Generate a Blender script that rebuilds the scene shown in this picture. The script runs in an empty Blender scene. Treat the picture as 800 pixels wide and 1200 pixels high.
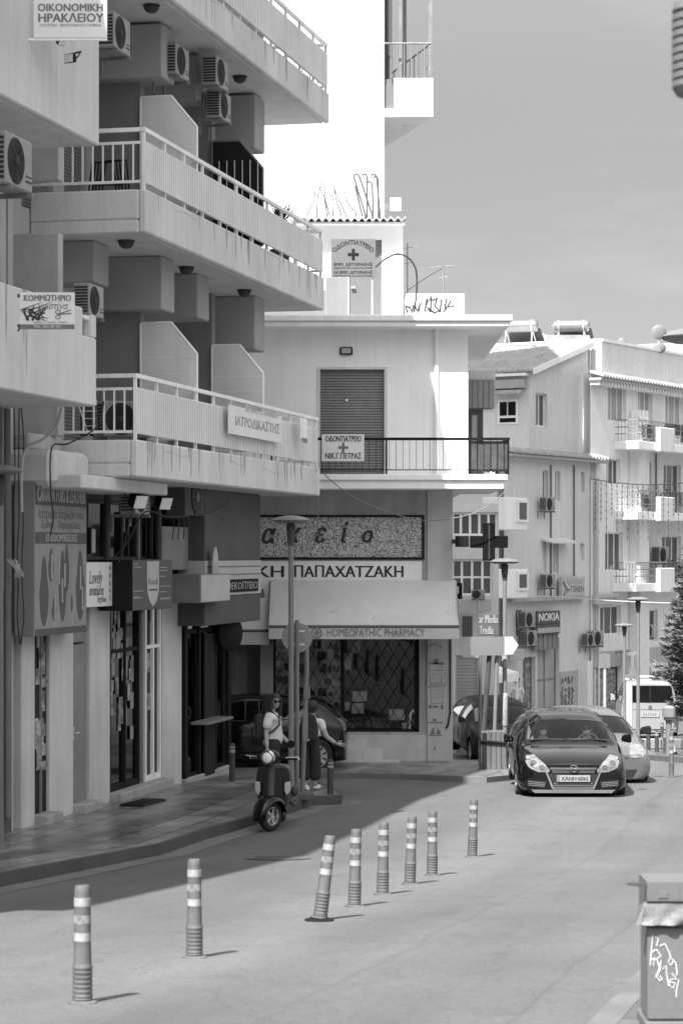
import bpy, bmesh, math, random
from mathutils import Vector, Matrix
from mathutils.bvhtree import BVHTree
S = bpy.context.scene
COL = S.collection
random.seed(11)
R = math.radians
F = 2833.0          # focal length of the lens in pixels of the 800 x 1200 photograph
HZ = 4.1            # camera height

# ------------------------------------------------------------------ camera, sky, sun, exposure
cam = bpy.data.cameras.new('camera')
camo = bpy.data.objects.new('camera', cam); COL.objects.link(camo)
camo.location = (0, 0, HZ); camo.rotation_euler = (R(90), 0, 0)
cam.sensor_width = 36; cam.lens = 85; cam.shift_y = 50 / 1200
cam.clip_start = .5; cam.clip_end = 3000
cam.dof.use_dof = True; cam.dof.focus_distance = 42; cam.dof.aperture_fstop = 5.0
S.camera = camo
SUN_EL, SUN_D = 53.0, (.469, .883)      # light travels towards +x, +y
w = bpy.data.worlds.new('World'); S.world = w; w.use_nodes = True
nt = w.node_tree; nt.nodes.clear()
sky = nt.nodes.new('ShaderNodeTexSky'); sky.sky_type = 'NISHITA'; sky.sun_disc = False
sky.sun_elevation = R(SUN_EL); sky.sun_rotation = R(208); sky.air_density = 1.0; sky.dust_density = .6; sky.ozone_density = 1
bw = nt.nodes.new('ShaderNodeRGBToBW')          # black-and-white place: the sky's luminance only
tcw = nt.nodes.new('ShaderNodeTexCoord')
mpw = nt.nodes.new('ShaderNodeMapping'); mpw.inputs['Scale'].default_value = (1, 1, 3.2)
nzw = nt.nodes.new('ShaderNodeTexNoise'); nzw.inputs['Scale'].default_value = 7.5; nzw.inputs['Detail'].default_value = 7; nzw.inputs['Roughness'].default_value = .6
mrw = nt.nodes.new('ShaderNodeMapRange'); mrw.inputs[1].default_value = .47; mrw.inputs[2].default_value = .8; mrw.inputs[3].default_value = 1.0; mrw.inputs[4].default_value = 1.24
mulw = nt.nodes.new('ShaderNodeMath'); mulw.operation = 'MULTIPLY'
spw = nt.nodes.new('ShaderNodeSeparateXYZ')       # by height: low sky dimmed to mid grey, overhead boosted to lift the shade
elw = nt.nodes.new('ShaderNodeValToRGB'); elw.color_ramp.interpolation = 'B_SPLINE'
for k_, (p_, v_) in enumerate(((0, .145), (.12, .155), (.24, .20), (.40, .62), (.66, 2.6))):
    e_ = elw.color_ramp.elements[k_] if k_ < 2 else elw.color_ramp.elements.new(p_)
    e_.position = p_; e_.color = (v_, v_, v_, 1)
mu2 = nt.nodes.new('ShaderNodeMath'); mu2.operation = 'MULTIPLY'
bg = nt.nodes.new('ShaderNodeBackground'); bg.inputs['Strength'].default_value = .15
wo = nt.nodes.new('ShaderNodeOutputWorld')
L = nt.links.new
L(sky.outputs[0], bw.inputs[0]); L(tcw.outputs['Generated'], mpw.inputs[0]); L(mpw.outputs[0], nzw.inputs['Vector'])
L(nzw.outputs[0], mrw.inputs[0]); L(bw.outputs[0], mulw.inputs[0]); L(mrw.outputs[0], mulw.inputs[1])
L(tcw.outputs['Generated'], spw.inputs[0]); L(spw.outputs[2], elw.inputs[0]); L(mulw.outputs[0], mu2.inputs[0]); L(elw.outputs[0], mu2.inputs[1])
L(mu2.outputs[0], bg.inputs[0]); L(bg.outputs[0], wo.inputs[0])
sl = bpy.data.lights.new('sun', 'SUN'); sl.energy = 2.75; sl.angle = R(.5); sl.color = (1, 1, 1)
so = bpy.data.objects.new('sun', sl); COL.objects.link(so)
ce = math.cos(R(SUN_EL))
so.rotation_euler = Vector((SUN_D[0] * ce, SUN_D[1] * ce, -math.sin(R(SUN_EL)))).to_track_quat('-Z', 'Y').to_euler()
so.location = (-20, -40, 60)
S.view_settings.view_transform = 'Standard'; S.view_settings.look = 'None'
S.view_settings.exposure = 2.05; S.view_settings.gamma = 1; S.view_settings.use_curve_mapping = False
S.render.engine = 'CYCLES'
S.cycles.max_bounces = 8; S.cycles.diffuse_bounces = 4; S.cycles.transparent_max_bounces = 12

# ------------------------------------------------------------------ helpers: placing
ZT = [(-60, 5.5), (-20, 3.69), (15.4, 1.25), (26, .52), (31.8, .15), (35, .10), (39.5, .09), (43, -.02), (45, -.08), (49.5, -.215), (56, -.64), (62, -.95), (95, -2.6), (110, -3.0), (150, -3.4), (900, -5)]
def zr(y):
    for (a, b), (c, d) in zip(ZT, ZT[1:]):
        if y <= c: return b + (d - b) * (y - a) / (c - a)
    return ZT[-1][1]
def at(x, y, Y): return Vector(((x - 400) / F * Y, Y, HZ - (y - 650) / F * Y))
def onground(x, y, h=0.0):
    lo, hi = 8.0, 200.0
    for _ in range(60):
        m = (lo + hi) / 2
        if HZ - (y - 650) / F * m > zr(m) + h: lo = m
        else: hi = m
    return at(x, y, lo)
class Fr:
    """a vertical frame: local x along a facade, local -y out of it"""
    def __init__(s, ox, oy, th): s.ox, s.oy, s.th, s.c, s.s = ox, oy, th, math.cos(th), math.sin(th)
    def w(s, t, ly, z=0): return Vector((s.ox + s.c * t - s.s * ly, s.oy + s.s * t + s.c * ly, z))
    def px(s, x, y, ly):                       # pixel -> (t, z) on the plane at local y = ly
        a = (x - 400) / F
        t = (a * (s.oy + s.c * ly) - s.ox + s.s * ly) / (s.c - a * s.s)
        return t, HZ - (y - 650) / F * (s.oy + s.s * t + s.c * ly)
    def cross(s, x, y, t):                     # pixel -> (ly, z) on the cross plane at local x = t
        a = (x - 400) / F
        ly = (s.ox + s.c * t - a * (s.oy + s.s * t)) / (s.s + a * s.c)
        return ly, HZ - (y - 650) / F * (s.oy + s.s * t + s.c * ly)
LF = Fr(-3.67, 26.0, math.atan2(.9763, .2165))       # left street front, kerb line at ly = 0
PF = Fr(0, 49.5, 0)                                  # pharmacy front
BF = Fr(10.39, 101.5, math.atan2(.86, .51))          # far street front on the right

# ------------------------------------------------------------------ helpers: materials (all greys: the place is in black and white)
def mat(name, v, rough=.75, var=.12, scale=1.2, fine=.06, fscale=30, bump=0.0, metal=0.0, spec=.4, streak=0.0, coat=0.0, bscale=40):
    m = bpy.data.materials.new(name); m.use_nodes = True
    t = m.node_tree; n = t.nodes; l = t.links.new; p = n['Principled BSDF']
    p.inputs['Roughness'].default_value = rough; p.inputs['Metallic'].default_value = metal
    p.inputs['Specular IOR Level'].default_value = spec; p.inputs['Coat Weight'].default_value = coat
    tc = n.new('ShaderNodeTexCoord')
    def noise(sc, det, out='Object', stretch=None):
        k = n.new('ShaderNodeTexNoise'); k.inputs['Scale'].default_value = sc; k.inputs['Detail'].default_value = det
        if stretch:
            mp = n.new('ShaderNodeMapping'); mp.inputs['Scale'].default_value = stretch
            l(tc.outputs[out], mp.inputs[0]); l(mp.outputs[0], k.inputs['Vector'])
        else: l(tc.outputs[out], k.inputs['Vector'])
        return k.outputs[0]
    def rng(src, a, b, lo=.3, hi=.7):
        k = n.new('ShaderNodeMapRange'); k.inputs[1].default_value = lo; k.inputs[2].default_value = hi
        k.inputs[3].default_value = a; k.inputs[4].default_value = b; l(src, k.inputs[0]); return k.outputs[0]
    def mul(a, b):
        k = n.new('ShaderNodeMath'); k.operation = 'MULTIPLY'; l(a, k.inputs[0])
        if isinstance(b, float): k.inputs[1].default_value = b
        else: l(b, k.inputs[1])
        return k.outputs[0]
    c = rng(noise(scale, 5), v * (1 - var), v * (1 + var))
    if fine: c = mul(c, rng(noise(fscale, 3), 1 - fine, 1 + fine))
    if streak:
        c = mul(c, rng(noise(1.0, 4, stretch=(3.5, 3.5, .35)), 1 - streak, 1.0, .32, .62))
        c = mul(c, rng(noise(1.0, 3, stretch=(11, 11, .55)), 1 - streak * 1.3, 1.0, .26, .42))      # narrow drip marks
    cb = n.new('ShaderNodeCombineColor'); [l(c, cb.inputs[i]) for i in range(3)]
    l(cb.outputs[0], p.inputs['Base Color'])
    if bump:
        b = n.new('ShaderNodeBump'); b.inputs['Strength'].default_value = bump; b.inputs['Distance'].default_value = .02
        l(noise(bscale, 4), b.inputs['Height']); l(b.outputs[0], p.inputs['Normal'])
    if rough < .6 and metal < .5 and var > 0:
        l(rng(noise(scale * 2.3, 4), max(.02, rough * .7), min(1, rough * 1.4)), p.inputs['Roughness'])
    return m
def glass(name, tint=.55, refl=1.0):
    m = bpy.data.materials.new(name); m.use_nodes = True
    t = m.node_tree; n = t.nodes; l = t.links.new; n.clear()
    o = n.new('ShaderNodeOutputMaterial'); mx = n.new('ShaderNodeMixShader'); tr = n.new('ShaderNodeBsdfTransparent'); gl = n.new('ShaderNodeBsdfGlossy')
    fr = n.new('ShaderNodeFresnel'); fr.inputs['IOR'].default_value = 1.45 + .3 * (refl - 1)
    tr.inputs[0].default_value = (tint, tint, tint, 1); gl.inputs['Roughness'].default_value = .02; gl.inputs[0].default_value = (1, 1, 1, 1)
    l(fr.outputs[0], mx.inputs[0]); l(tr.outputs[0], mx.inputs[1]); l(gl.outputs[0], mx.inputs[2]); l(mx.outputs[0], o.inputs[0])
    return m
M = {}
def mk(k, *a, **kw): M[k] = mat(k, *a, **kw)
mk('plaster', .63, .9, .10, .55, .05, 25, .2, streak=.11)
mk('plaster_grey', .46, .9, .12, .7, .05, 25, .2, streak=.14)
mk('plaster_white', .84, .9, .05, .5, .03, 20, .12, streak=.06)
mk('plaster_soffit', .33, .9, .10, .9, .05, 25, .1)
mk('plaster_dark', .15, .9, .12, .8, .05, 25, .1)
mk('far_plaster', .62, .9, .06, .25, .04, 6, .1, streak=.08)
mk('far_plaster_b', .72, .9, .06, .25, .04, 6, .1, streak=.10)
mk('far_band', .40, .9, .10, .25, .04, 6, .1, streak=.10)
mk('concrete', .36, .9, .14, 1.5, .08, 40, .4, streak=.18)
mk('stone', .46, .6, .10, 2, .06, 40, .1, streak=.10)
mk('pillar', .58, .7, .10, 1.1, .06, 30, .1, streak=.12)
mk('white_paint', .78, .45, .05, 2, .02, 30)
mk('rail_white', .84, .45, .08, 2, .03, 30, streak=.10)
mk('rail_panel', .70, .5, .07, 1.5, .03, 30, streak=.06)
mk('black_metal', .012, .6, .2, 3, spec=.10)
mk('dark_metal', .06, .6, .2, 3, spec=.15)
mk('grey_metal', .22, .5, .12, 3, metal=.3, streak=.1)
mk('pole_grey', .17, .5, .12, 2, streak=.12)
mk('light_metal', .55, .4, .10, 3, metal=.3)
mk('ac_white', .29, .5, .06, 4, streak=.08)
mk('ac_dark', .02, .6, .2, 4)
mk('cable', .03, .7, .2, 4)
mk('cable_light', .45, .7, .1, 4)
mk('awning', .55, .9, .06, .9, .05, 60, .15, streak=.05)
mk('awning_dark', .12, .8, .1, 2)
mk('fascia_brown', .085, .7, .10, .8, .05, 20, streak=.10)
mk('sign_dark', .016, .7, .15, 2, spec=.12)
mk('sign_white', .72, .5, .05, 2, .02)
mk('sign_cream', .42, .6, .09, 2, .05)
mk('sign_grey', .15, .6, .08, 2)
mk('sign_mid', .075, .6, .15, 2)
mk('ink', .03, .7, .1, 3)
mk('ink_grey', .16, .7, .1, 3)
mk('ink_pale', .36, .7, .1, 3)
mk('shutter', .21, .6, .08, 1.5, streak=.08)
mk('shutter_light', .38, .6, .08, 1.5, streak=.12)
mk('door_grey', .22, .5, .10, 1.2, streak=.08)
mk('door_wood', .026, .6, .3, 2, streak=.3, spec=.12)
mk('poster', .24, .6, .8, 5, .6, 22)
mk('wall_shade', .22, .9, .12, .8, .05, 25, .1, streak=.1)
mk('pane', .006, .05, .2, .5, .0, spec=.13)
mk('pane_mid', .06, .08, .25, .6, .0, spec=.6)
mk('curtain', .32, .8, .12, 3)
mk('tile_roof', .34, .8, .18, 2, .15, 12, .3)
mk('tile_dark', .22, .8, .2, 2, .1, 12, .3)
mk('tank', .24, .35, .08, 3, metal=.5)
mk('collector', .05, .15, .1, 2)
mk('rust', .09, .9, .3, 8)
mk('tyre', .02, .8, .2, 10)
mk('rim', .42, .35, .08, 6, metal=.2)
mk('paint_black', .005, .07, .15, 1, .0, spec=.4)
mk('paint_dark', .034, .55, .15, 1, .0, spec=.12)
mk('paint_silver', .125, .3, .05, 1, .02, 200, metal=.3, coat=.5)
mk('paint_white', .26, .3, .05, 1, .0, coat=.6)
mk('trim_black', .02, .5, .15, 5)
mk('chrome', .45, .2, .05, 5, metal=1.0)
mk('seat', .13, .8, .15, 8)
mk('lens_clear', .20, .10, .3, 9, .3, 60, metal=.1, spec=.8)
mk('lens_red', .09, .2, .2, 8)
mk('plate', .30, .5, .05, 8)
mk('skin', .30, .55, .05, 20)
mk('hair', .025, .6, .3, 30)
mk('tee', .60, .9, .08, 8, .06, 60, .3)
mk('cloth_dark', .025, .9, .2, 8, .1, 60, .3)
mk('cloth_mid', .07, .9, .2, 8, .1, 60, .3)
mk('shoe', .68, .7, .05, 10)
mk('flexi', .105, .65, .25, 7, .12, 60, streak=.35)
mk('flexi_foot', .10, .9, .25, 9, .15, 60)
mk('reflective', .27, .5, .25, 16, .15, 80)
mk('reflective_worn', .21, .5, .45, 22, .25, 90)
mk('bark', .10, .9, .2, 4, .1, 20, .5)
mk('leaf', .075, .7, .35, 3)
mk('leaf_pale', .17, .7, .3, 3)
mk('cabinet', .125, .6, .07, 2.2, .05, 40, .1, streak=.08)
mk('cabinet_band', .15, .6, .16, 5, .08, 50, .3)
mk('planter', .12, .8, .16, 1.5, .1, 30, .3, streak=.3)
mk('cardboard', .46, .8, .1, 3)
M['dark_glass'] = glass('dark_glass', .22, 1.3); M['tinted_glass'] = glass('tinted_glass', .10, .9); GL = glass('car_glass', .93, .9); GLS = glass('shop_glass', .75, .6)
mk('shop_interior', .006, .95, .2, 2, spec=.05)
mk('drip', .40, .9, .2, 6, .1, 30)
mk('sign_dull', .27, .6, .10, 2, .05, streak=.15)
mk('cross_black', .008, .95, .2, 2, spec=.08)
mk('cover_metal', .09, .7, .15, 3)
M['car_glass'] = GL; M['shop_glass'] = GLS
def pebble():
    m = mat('pebble', .3, .9, .1, 2); t = m.node_tree; n = t.nodes; l = t.links.new
    vo = n.new('ShaderNodeTexVoronoi'); vo.inputs['Scale'].default_value = 52
    tc = n.new('ShaderNodeTexCoord'); l(tc.outputs['Object'], vo.inputs['Vector'])
    r = n.new('ShaderNodeValToRGB'); r.color_ramp.elements[0].color = (.07, .07, .07, 1); r.color_ramp.elements[1].color = (.62, .62, .62, 1)
    s = n.new('ShaderNodeSeparateColor'); l(vo.outputs['Color'], s.inputs[0]); l(s.outputs[0], r.inputs[0]); l(r.outputs[0], n['Principled BSDF'].inputs['Base Color'])
    return m
M['pebble'] = pebble()
def ground_mat(name, v, kind):
    m = bpy.data.materials.new(name); m.use_nodes = True
    t = m.node_tree; n = t.nodes; l = t.links.new; p = n['Principled BSDF']
    tc = n.new('ShaderNodeTexCoord')
    mp = n.new('ShaderNodeMapping'); l(tc.outputs['Object'], mp.inputs[0])
    mp.inputs['Rotation'].default_value = (0, 0, -LF.th); mp.vector_type = 'POINT'
    def noise(sc, det, vec=None, stretch=None):
        k = n.new('ShaderNodeTexNoise'); k.inputs['Scale'].default_value = sc; k.inputs['Detail'].default_value = det
        src = mp.outputs[0]
        if stretch:
            q = n.new('ShaderNodeMapping'); q.inputs['Scale'].default_value = stretch; l(src, q.inputs[0]); src = q.outputs[0]
        l(src, k.inputs['Vector']); return k.outputs[0]
    def rng(src, a, b, lo=.3, hi=.7):
        k = n.new('ShaderNodeMapRange'); k.inputs[1].default_value = lo; k.inputs[2].default_value = hi
        k.inputs[3].default_value = a; k.inputs[4].default_value = b; l(src, k.inputs[0]); return k.outputs[0]
    def mth(op, a, b):
        k = n.new('ShaderNodeMath'); k.operation = op
        for i, q in enumerate((a, b)):
            if isinstance(q, (int, float)): k.inputs[i].default_value = q
            else: l(q, k.inputs[i])
        return k.outputs[0]
    if kind == 'asphalt':
        c = rng(noise(.35, 6), v * .86, v * 1.14)
        c = mth('MULTIPLY', c, rng(noise(1.2, 5, stretch=(.10, 1.1, 1)), .88, 1.10))       # wear along the wheel tracks
        c = mth('MULTIPLY', c, rng(noise(70, 3), .76, 1.24, .35, .65)); c = mth('MULTIPLY', c, rng(noise(16, 6), .92, 1.08, .36, .64)); c = mth('MULTIPLY', c, rng(noise(1.9, 7), .87, 1.0, .30, .42))
        c = mth('MULTIPLY', c, rng(noise(9, 4), .95, 1.05))
        # the dusty strip the flexible posts stand on
        sp = n.new('ShaderNodeSeparateXYZ'); l(mp.outputs[0], sp.inputs[0])
        d = mth('ADD', sp.outputs[1], DUST); d = mth('ABSOLUTE', mth('ADD', d, mth('MULTIPLY', noise(.8, 4), .7)), 0)
        c = mth('MULTIPLY', c, rng(d, 1.2, 1.0, .1, .8))
        vo = n.new('ShaderNodeTexVoronoi'); vo.feature = 'DISTANCE_TO_EDGE'; vo.inputs['Scale'].default_value = .35
        l(mth('ADD', noise(2, 5), 0), vo.inputs['W']) if False else None
        q = n.new('ShaderNodeVectorMath'); q.operation = 'ADD'; l(mp.outputs[0], q.inputs[0])
        kk = n.new('ShaderNodeTexNoise'); kk.inputs['Scale'].default_value = 1.5; l(mp.outputs[0], kk.inputs['Vector']); l(kk.outputs['Color'], q.inputs[1])
        l(q.outputs[0], vo.inputs['Vector'])
        c = mth('MULTIPLY', c, rng(vo.outputs['Distance'], .84, 1.0, 0, .010))
        for o_, dk, wd_ in ((5.6, .86, .05), (7.05, .82, .035), (1.1, .84, .04)):      # long joints between strips of asphalt
            e_ = mth('ABSOLUTE', mth('ADD', mth('ADD', sp.outputs[1], -loc_y(o_) - .12), mth('MULTIPLY', noise(.6, 5), .25)), 0)
            c = mth('MULTIPLY', c, rng(e_, dk, 1.0, 0, wd_))
        c = mth('MULTIPLY', c, rng(noise(.9, 2, stretch=(.5, 1.2, 1)), .84, 1.0, .24, .31))        # old oil stains
        for o_ in (4.95, 6.45):                                                                  # polished wheel tracks
            e_ = mth('ABSOLUTE', mth('ADD', mth('ADD', sp.outputs[1], -loc_y(o_) - .15), mth('MULTIPLY', noise(.3, 3), .3)), 0)
            c = mth('MULTIPLY', c, rng(e_, .93, 1.0, .05, .45))
        p.inputs['Roughness'].default_value = .85
    elif kind == 'paving':
        br = n.new('ShaderNodeTexBrick'); br.offset = .0; br.inputs['Scale'].default_value = 1.0
        br.inputs['Brick Width'].default_value = .8; br.inputs['Row Height'].default_value = .5; br.inputs['Mortar Size'].default_value = .022; br.inputs['Mortar Smooth'].default_value = .3
        br.inputs['Color1'].default_value = (v, v, v, 1); br.inputs['Color2'].default_value = (v * .62, v * .62, v * .62, 1); br.inputs['Mortar'].default_value = (v * .25,) * 3 + (1,)
        l(mp.outputs[0], br.inputs['Vector'])
        s = n.new('ShaderNodeSeparateColor'); l(br.outputs['Color'], s.inputs[0])
        c = mth('MULTIPLY', s.outputs[0], rng(noise(1.1, 6), .82, 1.14))
        c = mth('MULTIPLY', c, rng(noise(45, 3), .9, 1.1))
        sp = n.new('ShaderNodeSeparateXYZ'); l(mp.outputs[0], sp.inputs[0])
        d = mth('ABSOLUTE', mth('ADD', sp.outputs[1], BAND), 0)           # dark band of small setts
        c = mth('MULTIPLY', c, rng(d, .55, 1.0, .22, .24))
        l(rng(noise(1.7, 4), .19, .5), p.inputs['Roughness'])
        b = n.new('ShaderNodeBump'); b.inputs['Strength'].default_value = .25; b.inputs['Distance'].default_value = .01; l(c, b.inputs['Height']); l(b.outputs[0], p.inputs['Normal'])
    else:
        c = rng(noise(1.5, 6), v * .8, v * 1.2); c = mth('MULTIPLY', c, rng(noise(50, 3), .88, 1.12)); p.inputs['Roughness'].default_value = .85
    cb = n.new('ShaderNodeCombineColor'); [l(c, cb.inputs[i]) for i in range(3)]
    l(cb.outputs[0], p.inputs['Base Color'])
    if kind != 'paving':
        b = n.new('ShaderNodeBump'); b.inputs['Strength'].default_value = .3; b.inputs['Distance'].default_value = .008; l(noise(60, 4), b.inputs['Height']); l(b.outputs[0], p.inputs['Normal'])
    return m
def loc_y(o):       # value of the mapped y coordinate of a line o metres out from the kerb line
    P = LF.w(0, -o); return -math.sin(LF.th) * P.x + math.cos(LF.th) * P.y
DUST = -loc_y(4.15) - .35; BAND = -loc_y(-1.0)
M['asphalt'] = ground_mat('asphalt', .096, 'asphalt')
M['paving'] = ground_mat('paving', .235, 'paving')
M['kerb_stone'] = ground_mat('kerb_stone', .065, 'k')
M['gutter'] = ground_mat('gutter', .13, 'k')
M['paving_grey'] = ground_mat('paving_grey', .135, 'paving'); M['kerb_grey'] = ground_mat('kerb_grey', .115, 'k')
M['pale_paving'] = ground_mat('pale_paving', .22, 'paving')

# ------------------------------------------------------------------ helpers: meshes
SPLIT = {'paper', 'bracket', 'card', 'post', 'side_cloth', 'strap', 'stand', 'painted_figure', 'painted_frame', 'side_grille', 'clamp', 'picture_highlight', 'band', 'drain_pipe', 'fog_intake'}
class MB:
    def __init__(s): s.v, s.f, s.mi, s.k, s.T = [], [], [], 0, None
    def add(s, vs, fs):
        b = len(s.v)
        s.v += [tuple(s.T @ Vector(q)) for q in vs] if s.T else [tuple(q) for q in vs]
        s.f += [tuple(b + i for i in q) for q in fs]; s.mi += [s.k] * len(fs); return s
    def box(s, x0, x1, y0, y1, z0, z1):
        return s.hexa([(x0, y0, z0), (x1, y0, z0), (x1, y1, z0), (x0, y1, z0), (x0, y0, z1), (x1, y0, z1), (x1, y1, z1), (x0, y1, z1)])
    def cbox(s, c, d): return s.box(c[0] - d[0] / 2, c[0] + d[0] / 2, c[1] - d[1] / 2, c[1] + d[1] / 2, c[2] - d[2] / 2, c[2] + d[2] / 2)
    def hexa(s, p): return s.add(p, [(0, 3, 2, 1), (4, 5, 6, 7), (0, 1, 5, 4), (1, 2, 6, 5), (2, 3, 7, 6), (3, 0, 4, 7)])
    def prism(s, poly, ax, a, b):
        n = len(poly)
        f = {'x': lambda p, h: (h, p[0], p[1]), 'y': lambda p, h: (p[0], h, p[1]), 'z': lambda p, h: (p[0], p[1], h)}[ax]
        return s.add([f(p, a) for p in poly] + [f(p, b) for p in poly], [tuple(range(n)), tuple(range(2 * n - 1, n - 1, -1))] + [(i, i + n, (i + 1) % n + n, (i + 1) % n) for i in range(n)])
    def tube(s, pts, r, n=8, cap=True):
        pts = [Vector(p) for p in pts]; rs = r if isinstance(r, (list, tuple)) else [r] * len(pts)
        vs, fs = [], []; u = None
        for i, p in enumerate(pts):
            d = (pts[min(i + 1, len(pts) - 1)] - pts[max(i - 1, 0)]).normalized()
            if u is None: u = d.orthogonal().normalized()
            else: u = (u - d * u.dot(d)).normalized()
            q = d.cross(u)
            for j in range(n):
                a = 2 * math.pi * j / n; vs.append(p + (u * math.cos(a) + q * math.sin(a)) * rs[i])
        for i in range(len(pts) - 1):
            for j in range(n): fs.append((i * n + j, i * n + (j + 1) % n, (i + 1) * n + (j + 1) % n, (i + 1) * n + j))
        if cap: fs += [tuple(range(n - 1, -1, -1)), tuple(range((len(pts) - 1) * n, len(pts) * n))]
        return s.add(vs, fs)
    def lathe(s, prof, n=20, c=(0, 0, 0), ax='z', cap=True):
        vs, fs = [], []
        for r, h in prof:
            for j in range(n):
                a = 2 * math.pi * j / n; x, y = r * math.cos(a), r * math.sin(a)
                q = {'z': (x, y, h), 'y': (x, h, y), 'x': (h, x, y)}[ax]; vs.append((q[0] + c[0], q[1] + c[1], q[2] + c[2]))
        for i in range(len(prof) - 1):
            for j in range(n): fs.append((i * n + j, i * n + (j + 1) % n, (i + 1) * n + (j + 1) % n, (i + 1) * n + j))
        if cap: fs += [tuple(range(n - 1, -1, -1)), tuple(range((len(prof) - 1) * n, len(prof) * n))]
        return s.add(vs, fs)
    def ball(s, c, rx, ry=None, rz=None, nu=14, nv=9):
        ry = ry or rx; rz = rz or rx; prof = [(max(1e-4, math.sin(math.pi * i / nv)), -math.cos(math.pi * i / nv)) for i in range(nv + 1)]
        t = MB().lathe(prof, nu); return s.add([(c[0] + q[0] * rx, c[1] + q[1] * ry, c[2] + q[2] * rz) for q in t.v], t.f)
    def split(s):
        """far-apart pieces as builders of their own"""
        pr = list(range(len(s.v)))
        def fd(i):
            while pr[i] != i: pr[i] = pr[pr[i]]; i = pr[i]
            return i
        for f in s.f:
            for i in f[1:]: pr[fd(f[0])] = fd(i)
        isl = {}
        for f, k in zip(s.f, s.mi): isl.setdefault(fd(f[0]), []).append((f, k))
        gs = []
        for fl in isl.values():
            ps = [s.v[i] for f, _ in fl for i in f]; lo = [min(p[a] for p in ps) - .02 for a in range(3)]; hi = [max(p[a] for p in ps) + .02 for a in range(3)]; new = [fl, lo, hi]
            for g in gs[:]:
                if all(g[1][a] <= new[2][a] and new[1][a] <= g[2][a] for a in range(3)): gs.remove(g); new = [new[0] + g[0], [min(x, y) for x, y in zip(new[1], g[1])], [max(x, y) for x, y in zip(new[2], g[2])]]
            gs.append(new)
        out = []
        for fl, _, _ in gs:
            o = MB(); mp = {}
            for f, k in fl:
                o.f.append(tuple(mp.setdefault(i, len(mp)) for i in f)); o.mi.append(k)
            o.v = [s.v[i] for i in sorted(mp, key=mp.get)]; out.append(o)
        return out
    def build(s, name, m, parent=None, bevel=0, smooth=35, T=None):
        if name in SPLIT:
            q = s.split()
            if len(q) > 1: return [k._build(name, m, parent, bevel, smooth, T) for k in q][0]
        return s._build(name, m, parent, bevel, smooth, T)
    def _build(s, name, m, parent=None, bevel=0, smooth=35, T=None):
        ms = m if isinstance(m, (list, tuple)) else [m]
        me = bpy.data.meshes.new(name)
        b = bmesh.new(); vv = [b.verts.new(q) for q in s.v]
        for q, k in zip(s.f, s.mi):
            try: fc = b.faces.new([vv[i] for i in q]); fc.material_index = k
            except ValueError: pass
        if smooth >= 60: bmesh.ops.remove_doubles(b, verts=b.verts, dist=2e-5)
        bmesh.ops.recalc_face_normals(b, faces=b.faces)
        if bevel:
            es = [e for e in b.edges if e.is_manifold and e.calc_face_angle(0) > R(40)]
            bmesh.ops.bevel(b, geom=es, offset=bevel, segments=1, affect='EDGES', clamp_overlap=True)
        if smooth:
            for fc in b.faces: fc.smooth = True
            for e in b.edges: e.smooth = e.is_manifold and e.calc_face_angle(0) < R(smooth)
        if T: b.transform(T)
        b.to_mesh(me); b.free()
        for q in ms: me.materials.append(M[q] if isinstance(q, str) else q)
        return link(name, me, parent)
def link(name, me, parent=None):
    o = bpy.data.objects.new(name, me); COL.objects.link(o)
    if parent: o.parent = parent
    return o
def tag(o, label=None, cat=None, group=None, kind=None):
    if label: o['label'] = label
    if cat: o['category'] = cat
    if group: o['group'] = group
    if kind: o['kind'] = kind
    return o
def thing(name, label, cat, loc=(0, 0, 0), rz=0, group=None):
    o = bpy.data.objects.new(name, None); COL.objects.link(o); o.location = loc; o.rotation_euler = (0, 0, rz); o.empty_display_size = .2
    return tag(o, label, cat, group)
def kids(o): return [q for q in COL.objects if q.parent == o]
KIDS = {}
def dup(o, loc, rz=None, label=None, scale=None):
    if o not in KIDS: KIDS[o] = [(c, kids(c)) for c in kids(o)]
    c = o.copy(); COL.objects.link(c); c.location = loc
    if rz is not None: c.rotation_euler = (0, 0, rz)
    if scale: c.scale = scale
    if label: c['label'] = label
    for ch, gs in KIDS[o]:
        d = ch.copy(); COL.objects.link(d); d.parent = c
        for g in gs:
            e = g.copy(); COL.objects.link(e); e.parent = d
    return c
LOOK = str.maketrans("ΑΒΕΖΗΙΚΜΝΟΡΤΥΧο", "ABEZHIKMNOPTYXo")
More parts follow.
